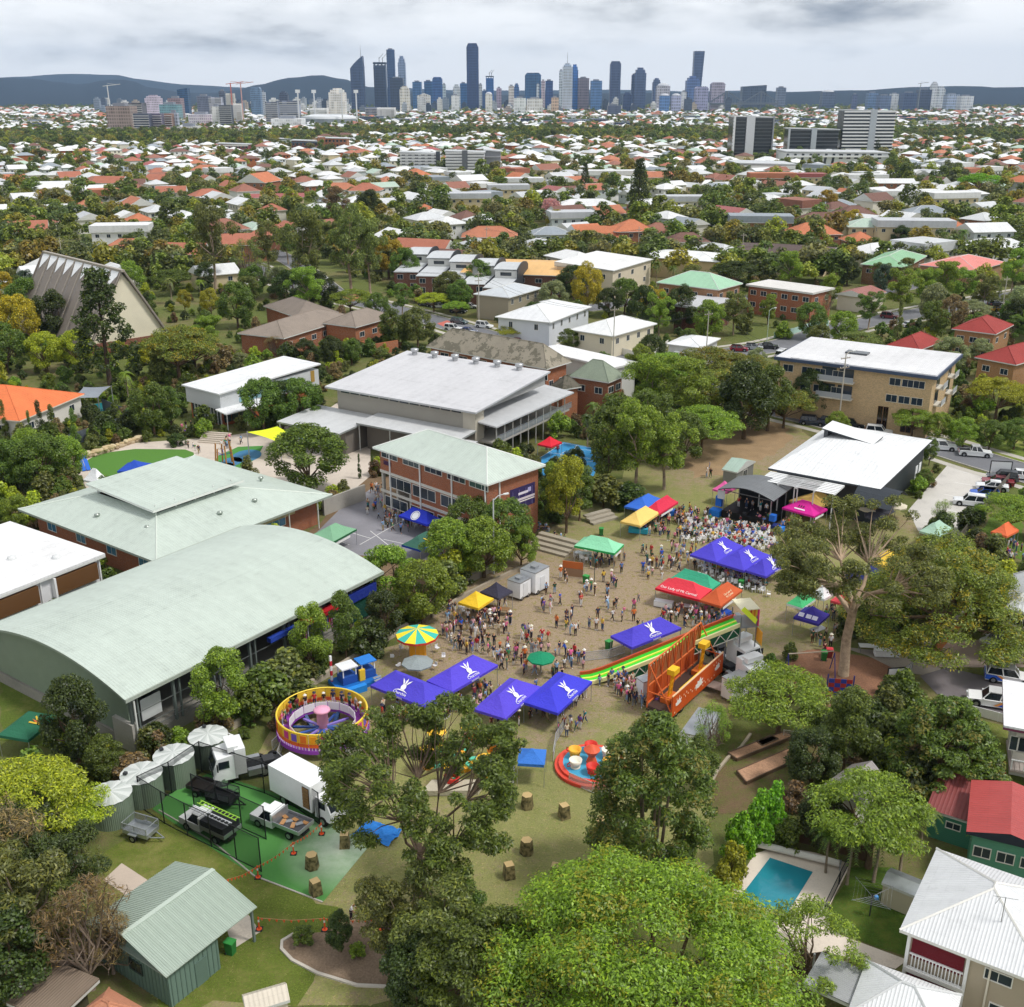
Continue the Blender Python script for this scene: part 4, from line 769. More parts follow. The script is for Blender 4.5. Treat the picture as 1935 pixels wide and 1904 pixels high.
H('convent_building','rear brown roofed convent wing nearest the street',(484,580),(560,600),(640,590),5.0,'hip',2.6,'tile:#857a70','brick:#a45d36',[('-y',2.6,4,1.8,1.2)])
def townhouses():
 for i in range(5):
  x0=752+i*42;y0=508+i*7.6;lab=('westernmost','second','third','fourth','fifth')[i]+' dark townhouse in the row with curved charcoal roof fins' if i else 'end townhouse with curved charcoal fin beside the tall gums'
  a,b_,c=Q(x0+2,y0-2,6),Q(x0+40,y0+6,6),Q(x0+76,y0-22,6);u=(c-b_);wd=u.length;u.normalize();n=Vector((-u.y,u.x,0));dp=max((a-b_).dot(n),5.5);m=b_+u*wd/2+n*dp/2
  t=thing('townhouse',lab,'townhouse',(m.x,m.y,0),math.atan2(u.y,u.x),'row of dark townhouses');x,y=wd/2,dp/2
  b = MB(); b.box(-x, x, -y, y, -.2, 5.8, 'brick:#7d4634'); b.build('wall', t)
  b=MB();b.slab([(-x-.3,-y,5.9),(x*.1,-y,6.5),(x*.1,y,6.5),(-x-.3,y,5.9)],.2,'metal:#cfd3d6','paint:#d8dcde');b.build('front_roof',t)
  b = MB(); b.box(0, x, -y + .3, y - .3, 5.8, 8.6, 'render:#d8d8d4'); b.build('upper_wall', t); b = MB()
  for k in range(7):
   f0,f1=k/7,(k+1)/7;z=lambda f:8.6+1.1*math.sin(math.pi*(.15+.7*f));xa,xb=-.5+f0*(x+1),-.5+f1*(x+1);b.slab([(xa,-y,z(f0)),(xb,-y,z(f1)),(xb,y,z(f1)),(xa,y,z(f0))],.2,'metal:#cfd3d6','paint:#d8dcde')
  b.build('curved_roof',t);b=MB();pts=[(-x-.2,-.2),(x+.4,-.2),(x+.4,8.6)]+[(x+.4-f*(x+1.2),8.4+2.0*math.sin(math.pi*(.12+.72*f)))for f in(.1,.25,.4,.55,.7,.85,1)]+[(-1.2,6.6),(-x-.2,6.2)]
  k=len(pts);V=[(p[0],-y-.25,p[1])for p in pts]+[(p[0],-y+.05,p[1])for p in pts];b.add(V,[tuple(range(k)),tuple(range(2*k-1,k-1,-1))]+[((j+1)%k,j,j+k,(j+1)%k+k)for j in range(k)],'paint:#3b3f45');b.build('side_fin',t)
  windows(t,wd,dp,[('-x',4.4,2,1.8,1.4),('-x',1.6,2,1.6,1.8)],near=False);put('window',win_mesh(3.2,.9,'paint:#3b3f45','glass:#2a3238',True),t,(-.02,0,7.6),FACE['-x'])
townhouses(); landmark('the row of dark townhouses', Q(880, 540))
H('corner_townhouse','grey weatherboard end house with charcoal base below the curved roofs',(935,545),(962,563),(1024,545),6.5,'hip',1.8,'metal:#cdd3d8','weather:#a39a86',[('-y',5,4,1.2,1.4)])
H('brick_flats','two-storey brown brick flats with pale orange metal roof and solar panels',(895,500),(1070,522),(1100,494),6.6,'gable',1.6,'metal:#edbd78','brick:#6f3d2c',[('-x',4.8,6,2,1.2),('-x',1.8,6,2,1.4)],cat='apartment block',ax='y')
H('white_cottage','two-storey white weatherboard cottage with white gable roof and arched base',(985,582),(1040,610),(1118,580),6.0,'hip',2.4,'metal:#e9ebed','weather:#dfe3ea',[('-y',4.6,5,.9,1.4),('-x',4.4,2,1,1.4)])
H('cream_cottage','cream weatherboard cottage with white hip roof by the white fence',(1118,612),(1158,636),(1242,612),5.2,'hip',2.2,'metal:#eceeee','weather:#e6dcc4',[('-y',3.6,4,1.2,1.3),('-x',3.6,2,1.2,1.3)])
H('green_roof_flats','brick flats with pale green hip roof and green balconies',(1240,534),(1358,548),(1404,536),8.6,'hip',3.0,'metal:#a3cfae','brick:#b08058',[('-y',6.6,3,1.6,1.4),('-y',3.6,3,1.6,1.4),('-x',6.6,4,1.6,1.2)],cat='apartment block')
H('brick_unit_block','red brown brick unit block with grey flat roof beside the green roofed flats',(1308,563),(1340,585),(1386,566),6.4,'flat',.2,'metal:#c9cacc','brick:#7a3f2e',[('-y',4.8,3,1.4,1.2)],cat='apartment block')
H('balcony_flats','orange brick walk-up flats with white flat roof and zigzag stair',(1405,540),(1536,556),(1578,546),7.6,'flat',.25,'metal:#e2dfda','brick:#a85f38',[('-x',5.8,6,1.8,1.3),('-x',2.6,6,1.8,1.3),('-y',5.6,2,1.6,1.3)],cat='apartment block')
H('brown_roof_flats','long cream flats with dark brown tiled roof and open ground floor',(1392,466),(1562,484),(1582,468),7.0,'hip',1.6,'tile:#5d4f4a','render:#d9c7a6',[('-x',5.4,8,1.8,1.2),('-x',2.2,6,2.2,1.8)],cat='apartment block')
H('green_roof_house','brown brick house with bright green metal hip roof and white balcony',(1646,490),(1712,506),(1752,484),6.2,'hip',2.4,'metal:#8fbf95','brick:#8a6038',[('-x',4.2,3,1.6,1.2),('-y',4.2,2,1.6,1.2)])
H('salmon_roof_house','wide house with salmon pink metal hip roof',(1756,496),(1845,512),(1902,496),5.4,'hip',2.6,'metal:#e58a80','brick:#b58a62',[('-x',3.4,4,1.8,1.2)])
H('red_roof_flats','two-storey brick flats with dark red tiled hip roof at the road bend',(1808,617),(1882,632),(1916,614),6.6,'hip',2.4,'tile:#9c3f3a','brick:#b5824f',[('-y',4.6,2,1.6,1.2),('-x',4.6,3,1.6,1.2),('-x',1.8,3,1.6,1.2)],cat='apartment block')
H('red_roof_unit','dark red tiled unit roof in front of the road bend',(1682,650),(1738,662),(1782,645),4.6,'hip',2.2,'tile:#9c3f3a','brick:#b5824f',[])
H('red_roof_cottage','dark red tiled roof at the picture edge behind the apartment block',(1868,668),(1920,690),(1990,670),5.0,'hip',2.4,'tile:#9c3f3a','brick:#b5824f',[('-x',3,2,1.6,1.2)])
H('maroon_shed_house','low cottage with faded maroon roof behind the walk-up flats',(1590,552),(1640,563),(1676,552),4.4,'gable',1.4,'metal:#a3685e','render:#d8cfc0',[('-y',2.4,2,1.4,1.2)])
H('carport_house','small white carport by the parked red car',(1288,636),(1325,658),(1362,640),3.2,'hip',1.0,'metal:#eceef0','paint:#d5d5d0',[])
H('cream_walk_up','cream rendered walk-up with stepped white skillion roofs',(1095,490),(1160,512),(1235,490),8.5,'skillion',1.2,'metal:#efefee','render:#dccfb8',[('-y',6.4,3,1.6,1.4),('-y',3,3,1.6,1.4),('-x',6.4,3,1.4,1.4)],cat='apartment block')
H('long_white_roof_flats','long cream flats with white gable roof behind the palms',(1190,490),(1360,496),(1396,482),6.4,'hip',1.6,'metal:#eff1f2','render:#dcc49a',[('-y',4.4,2,1.6,1.2)],cat='apartment block')
# --- bottom right: neighbours
def white_house():
 b_, c, a = Q(1812, 1790, 6.0), Q(1980, 1850, 6.0), Q(1778, 1606, 6.0)
 rc = rect((1778, 1606), (1700, 1757), (1990, 1870), 6.0); cx, cy, wd, dp, rz = rc; x, y = wd / 2, dp / 2
 t=thing('white_roof_house','two-storey cream house with large white metal roof and white slatted verandah','house',(cx,cy,0),rz);landmark('the white-roofed house',(cx,cy,0));b=MB()
 b.box(-x + .5, x, -y + 2.6 if False else -y + .5, y - .5, -.2, 5.8, 'render:#b5a893'); b.build('wall', t)
 put('roof', roof_mesh(wd, dp, 6.0, 'hip', 2.2, 'metal:#e3e5e7:0.22', trim='paint:#eceae4'), t)
 v=put('verandah_opening',boxmesh(3.2,.1,1.9,'cloth:#6a1f28'),t,(-x+2.4,-y+.46,4.9));put('verandah_opening',boxmesh(3.2,.1,1.6,'cloth:#6a1f28'),t,(-x+2.4,-y+.46,2.1))
 for i in range(15): put('baluster', boxmesh(.07, .05, 1.0, 'paint:#f0f0ee'), t, (-x + .95 + i * .21, -y + .36, 3.7))
 for z in (3.15, 4.25): put('handrail', boxmesh(3.3, .1, .1, 'paint:#f0f0ee'), t, (-x + 2.4, -y + .36, z))
 put('floor_edge', boxmesh(3.6, .3, .3, 'paint:#eceae6'), t, (-x + 2.4, -y + .36, 2.95))
 for xx in (-x + .6, -x + 4.2): put('post', boxmesh(.2, .2, 5.8, 'paint:#f0f0ee'), t, (xx, -y + .36, 2.9))
 windows(t, wd - 1, dp - 1, [('-y', 4.9, [1.5, 5, 9], 1.6, .8), ('-y', 2.2, [2.4, 7], 2.2, 1.3)], near=True)
 a_=MB();a_.tube([(0,0,0),(0,0,2.2)],.03,'steel:#9a9a9a',5);a_.tube([(-.7,0,2.0),(.7,.2,2.2)],.02,'steel:#9a9a9a',4);a_.tube([(-.5,-.3,1.7),(-.3,.4,1.8)],.02,'steel:#9a9a9a',4);a_.build('tv_aerial',t,(x*.2,-y*.45,7.0))
 put('downpipe', boxmesh(.12, .12, 5.6, 'paint:#e4dccb'), t, (1.0, -y + .4, 2.9))
white_house()
H('white_hip_outbuilding','lower white hip roof below the cream house',(1638,1814),(1600,1915),(1790,1990),3.4,'hip',1.6,'metal:#eceef0:0.22','render:#b5a893',trim='paint:#d5d7d8')
t=bld('corrugated_carport','open carport with weathered grey corrugated roof beside the fence',rect((1558,1803),(1518,1860),(1606,1900),3.0),3.0,'flat',.1,'metal:#a9abad:0.16','mesh:#555555:0.0',.3,near=True,cat='carport')
bpy.data.objects.remove([o for o in t.children if o.name.startswith('wall')][0])
for sx in (-1, 1):
 for sy in (-1, 1): put('post', boxmesh(.12, .12, 2.8, 'paint:#c9ccd0'), t, (sx * 1.9, sy * 1.5, 1.4))
def shed_house():
 rc=rect((1893,1487),(1826,1572),(1990,1612),4.4);t=bld('red_roof_house','green weatherboard house with broad red metal roof at the picture edge',rc,4.4,'gable',.7,'metal:#b54d4a:0.3','weather:#5f9c84',.5,near=True,cat='house',ax='y',trim='paint:#2e3440',wins=[('-y',2.6,3,1.2,.9)])
 bld('green_shed','green weatherboard shed with dark red roof and small awning window',rect((1770,1465),(1750,1528),(1858,1562),2.7),2.7,'skillion',.7,'metal:#8a4846:0.3','weather:#4f917c',.25,near=True,cat='shed',wins=[('-y',1.7,1,1.1,.6)])
shed_house()
def porch_house():
 rc=rect((1945,1296),(1896,1375),(1985,1392),5.2);t=bld('stair_house','white roofed high-set house with front stairs at the picture edge',rc,5.2,'flat',.2,'metal:#f2f2f4','render:#d8d4c8',1.2,near=True,cat='house',trim='paint:#7a3a55',wins=[('-y',3.2,2,1.4,1.4)])
 p=Q(1905,1455);d=thing('deck','timber deck with white handrail in front of the high-set house','deck',(p.x+2.2,p.y-.6,0),R(-20))
 put('deck_floor', boxmesh(5, 5, .2, 'paint:#9c9088'), d, (0, 0, 1.3))
 for i in range(12): put('plank', boxmesh(.36, 4.9, .05, 'paint:#a79c94'), d, (-2.3 + i * .42, 0, 1.43))
 for i in range(5): put('step', boxmesh(1.1, .32, .1, 'paint:#b0573f'), d, (-3.2, -1.2 - i * .34, 1.2 - i * .26))
 for y_ in (-2.4, 2.4): put('handrail', boxmesh(5, .08, .08, 'paint:#f0f0f0'), d, (0, y_, 2.4))
 for i in range(6): put('post', boxmesh(.08, .08, 1.0, 'paint:#f0f0f0'), d, (-2.4 + i, -2.4, 1.9))
porch_house()
H('garage_house','cream two-storey house with white roller garage door at the picture edge',(1940,1090),(1898,1150),(1990,1168),6.2,'hip',2.2,'metal:#e6e8ea','weather:#e3d9ba',[('-x',4.8,3,1.1,1.2),('-y',4.8,3,1.2,1.2)],over=.8)
# --- green shed bottom left, built in sheets
def green_shed():
 rc = rect((238, 1692), (314, 1848), (486, 1714), 3.0); cx, cy, wd, dp, rz = rc; x, y = wd / 2, dp / 2; o_ = .35
 t=thing('green_shed','green ribbed metal shed with pale green gable roof and open carport end','shed',(cx,cy,0),rz);landmark('the green gable shed',(cx,cy,0));ex=x-o_-3.0;rise=1.25
 b=MB();b.box(-x+o_,ex,-y+o_,y-o_,-.1,2.85,'paint:#71897e');P=[(-y+o_,2.85),(y-o_,2.85),(0,2.85+rise-.25)]
 for xx in (-x + o_, ex): b.add([(xx, p[0], p[1]) for p in P], [(0, 1, 2) if xx > 0 else (2, 1, 0)], 'paint:#71897e')
 b.build('wall', t)
 for i in range(int((wd - .7) / .38)):
  if-x+o_+.2+i*.38<ex:put('wall_rib',boxmesh(.07,.05,2.8,'paint:#667d73'),t,(-x+o_+.2+i*.38,-y+o_-.02,1.4))
 for i in range(int((dp-.7)/.38)):put('wall_rib',boxmesh(.05,.07,2.8,'paint:#667d73'),t,(-x+o_-.02,-y+o_+.2+i*.38,1.4))
 n = 12; sw = wd / n
 def sheet():
  m=MB();q=[(0,0,0),(sw-.01,0,0),(sw-.01,y,rise),(0,y,rise)];m.slab(q,.05,'metal:#b3c1b4:0.2','paint:#a3b0a4')
  for k in range(4): xx = sw * (k + .5) / 4; m.beam((xx, 0, .02), (xx, y, rise + .02), .05, 'paint:#aebcb0', .05)
  return m.mesh('roof_sheet')
 ms = sheet(); ro = put('roof_frame', boxmesh(wd - .1, dp - .1, .08, 'paint:#8f9c90'), t, (0, 0, 2.93))
 for i in range(n):
  put('roof_sheet', ms, t, (-x + i * sw, -y, 3.0)); put('roof_sheet', ms, t, (-x + (i + 1) * sw, y, 3.0), math.pi)
 put('ridge_cap', boxmesh(wd, .35, .08, 'paint:#bcc9bd'), t, (0, 0, 3.0 + rise))
 for yy in (-y + .3, y - .3): put('post', boxmesh(.16, .16, 2.9, 'paint:#7d8a86'), t, (x - .3, yy, 1.45))
 windows(t,1,dp-.7,[],near=True);put('window',win_mesh(1.3,.9,'paint:#3a4a44','glass:#2a2e30',True),t,(-x+o_-.02,-.6,1.7),FACE['-x']);put('door',boxmesh(.95,.06,2.0,'paint:#667d73'),t,(ex-1.6,-y+o_-.04,1.0))
green_shed()
H('orange_hip_garage','small weathered orange tiled hip roof in the bottom corner',(160,1905),(205,1990),(290,1915),2.6,'hip',1.5,'tile:#c98a6c','render:#c9bfae',cat='garage')
H('lean_to','brown lean-to roof half hidden by the twiggy trees',(30,1880),(100,1935),(188,1852),2.7,'flat',.12,'metal:#8a7a6a:0.2','paint:#55503f',cat='shed',trim='paint:#d8d8d2')
H('cream_garden_shed','small cream metal shed cut by the bottom edge',(440,1885),(465,1915),(548,1890),2.3,'gable',.6,'metal:#ddd3c2:0.3','paint:#d8d0bc',cat='shed',over=.15)
H('yard_shed','small cream garden shed with shiny twin skillion roof in the drying yard',(1672,1635),(1666,1668),(1729,1694),2.0,'gable',.35,'steel:#c5cad0','paint:#cfc6ae',cat='shed',over=.1)
H('sports_shed','grey sports shed with pale green gable roof behind the stage',(1367,885),(1393,893),(1428,872),3.0,'gable',1.0,'metal:#a9c0b2','paint:#8a8a88',[('-y',1.5,1,1.4,1.9)],cat='shed',over=.2,ax='y')
H('hidden_cottage','tin roofed cottage half hidden behind the mango tree',(1560,1480),(1625,1520),(1680,1478),3.2,'gable',1.2,'metal:#9c9692:0.3','render:#d8d4cc',cat='house')
# ------------------------------------------------------------------ trees seen singly
def hero(kind, seed, n):
 cr_, tr_ = proto(kind, seed, n); return (cr_, tr_)
def gum_mesh(seed, H_, crown_z0, rad, n, trunk_r, nb=30, bark='bark:#a8998a', fork=None):
 """an open gum at true size: bare trunk, limbs, clumps only at limb ends"""
 rs = np.random.RandomState(seed); U = lambda a, c: a + (c - a) * rs.rand(); bl = []; b = MB(); fk = fork or crown_z0 * .9
 b.tube([(0,0,-.3),(U(-.2,.2),U(-.2,.2),fk*.5),(U(-.3,.3),U(-.3,.3),fk)],[trunk_r*1.2,trunk_r,trunk_r*.85],bark,9);top=Vector((0,0,fk))
 for k in range(7):
  a=k*.9+U(-.3,.3);el=U(.45,1.25);ln=(H_-fk)*U(.7,1.0);e1=top+Vector((math.cos(a)*math.cos(el),math.sin(a)*math.cos(el),math.sin(el)))*ln*.5+Vector((U(-.5,.5),U(-.5,.5),0));b.tube([tuple(top-Vector((0,0,U(0,fk*.25)))),tuple(top.lerp(e1,.5)+Vector((U(-.6,.6),U(-.6,.6),U(-.4,.2)))),tuple(e1)],[trunk_r*.55,trunk_r*.4,trunk_r*.28],bark,6)
  for j in range(nb // 7 + 1):
   a2=a+U(-1.1,1.1);el2=U(.0,1.2);e2=e1+Vector((math.cos(a2)*math.cos(el2),math.sin(a2)*math.cos(el2),math.sin(el2)))*ln*U(.3,.75);hr=math.hypot(e2.x,e2.y)
   if hr > rad: e2.x *= rad / hr; e2.y *= rad / hr
   e2.z=min(max(e2.z,crown_z0),H_);b.tube([tuple(e1),tuple(e1.lerp(e2,.55)+Vector((U(-.3,.3),U(-.3,.3),U(-.1,.4)))),tuple(e2)],[trunk_r*.26,trunk_r*.14,trunk_r*.04],bark,5)
   s = U(.45, .95) * rad / 6.5; bl.append((e2.x, e2.y, e2.z, s * 1.1, s * 1.1, s * .7))
   if rs.rand() < .6: bl.append((e2.x + U(-1, 1), e2.y + U(-1, 1), e2.z + U(-.8, .3), s * .7, s * .7, s * .45))
 V = leaf_cloud(rs, bl, n, .3, .11, .8, .25, 1, .6); return quads_mesh('crown', V, 'leaf:#4f6a2c'), b.mesh('trunk', True)
def place(x, y, mesh, col, label, name='tree', cat='tree', sc_=1.0):
 p=Q(x,y);t=thing(name,label,cat,p,0);c=put('crown',mesh[0],t,scale=sc_);c.material_slots[0].link='OBJECT';c.material_slots[0].material=mt(LEAF[col]);put('trunk',mesh[1],t,scale=sc_);return t
def dome_mesh(seed, H_, rad, n, ll, lw, flat=.42, zc=.62, nb=110, stems=6, bark='bark:#6b5a48', up=1.0):
 rs = np.random.RandomState(seed); U = lambda a, c: a + (c - a) * rs.rand(); bl = []
 for _ in range(nb):
  a=U(0,6.28);rr=rad*math.sqrt(U(0,1));top=H_-(rr/rad)**2*H_*flat;z=top-abs(rs.normal())*H_*.13;s=U(.75,1.5)*rad/8.5;bl.append((rr*math.cos(a),rr*math.sin(a),max(z,H_*.25),s*1.15,s*1.15,s*.6))
 tr=limbs(rs,bl,H_*.3,rad*.045,bark,(0,0),.92,16,.6);return quads_mesh('crown',leaf_cloud(rs,bl,n,ll,lw,up,.35),'leaf:#4f6a2c'),tr
def column_mesh(seed, H_, rad, n):
 rs = np.random.RandomState(seed); U = lambda a, c: a + (c - a) * rs.rand(); bl = []; b = MB()
 for _ in range(150):
  a=U(0,6.28);f=U(.12,1);rr=rad*math.sqrt(U(.1,1))*(math.sin(min(1,(1.04-f)*1.9)*1.57))*(.65+.35*min(1,f*3));s=U(.6,1.15);bl.append((rr*math.cos(a),rr*math.sin(a),f*H_,s,s,s*.8))
 for k in range(5):a=k*1.256;b.tube([(.5*math.cos(a),.5*math.sin(a),-.2),(.9*math.cos(a),.9*math.sin(a),H_*.4),(1.4*math.cos(a),1.4*math.sin(a),H_*.85)],[.16,.12,.04],'bark:#8a7b6a',6)
 return quads_mesh('crown', leaf_cloud(rs, bl, n, .3, .12, .8, .35), 'leaf:#4f6a2c'), b.mesh('trunk', True)
place(1190,1985,dome_mesh(3,12.6,9.9,95000,.25,.105,.55,nb=210),'feather','huge feathery yellow green tree filling the bottom centre')
place(925,1960,dome_mesh(4,9.5,4.6,26000,.22,.12,.5),'mid','darker green tree hugging the huge feathery tree at the bottom')
place(1520,1862,dome_mesh(14,6.0,4.2,8000,.26,.08,.5,nb=60),'light','thin feathery branches overhanging the pool paving')
place(800,1715,gum_mesh(5,17.2,5.0,6.2,52000,.26,150,'bark:#7d6c5c',5.0),'mid','tall open gum with dark forked trunk before the purple tents','gum_tree')
place(1226,1680,column_mesh(8,14.8,4.6,42000),'tips','dense upright gum with bronze tips beside the teacup ride','gum_tree')
place(1594,1276,gum_mesh(21,18.5,7.0,8.2,48000,.48,100,'bark:#b59f86',8.5),'olive','giant gum with a thick pale bare trunk by the lane','gum_tree')
place(1768,1222,dome_mesh(12,13,9.5,60000,.32,.12,.85,nb=210),'goldtip','wide domed gold-edged tree spreading beside the lane')
place(1768,1492,dome_mesh(31,9.2,5.0,34000,.32,.14,.8,nb=170,up=.8),'tips','large domed mango tree with bronze new leaves')
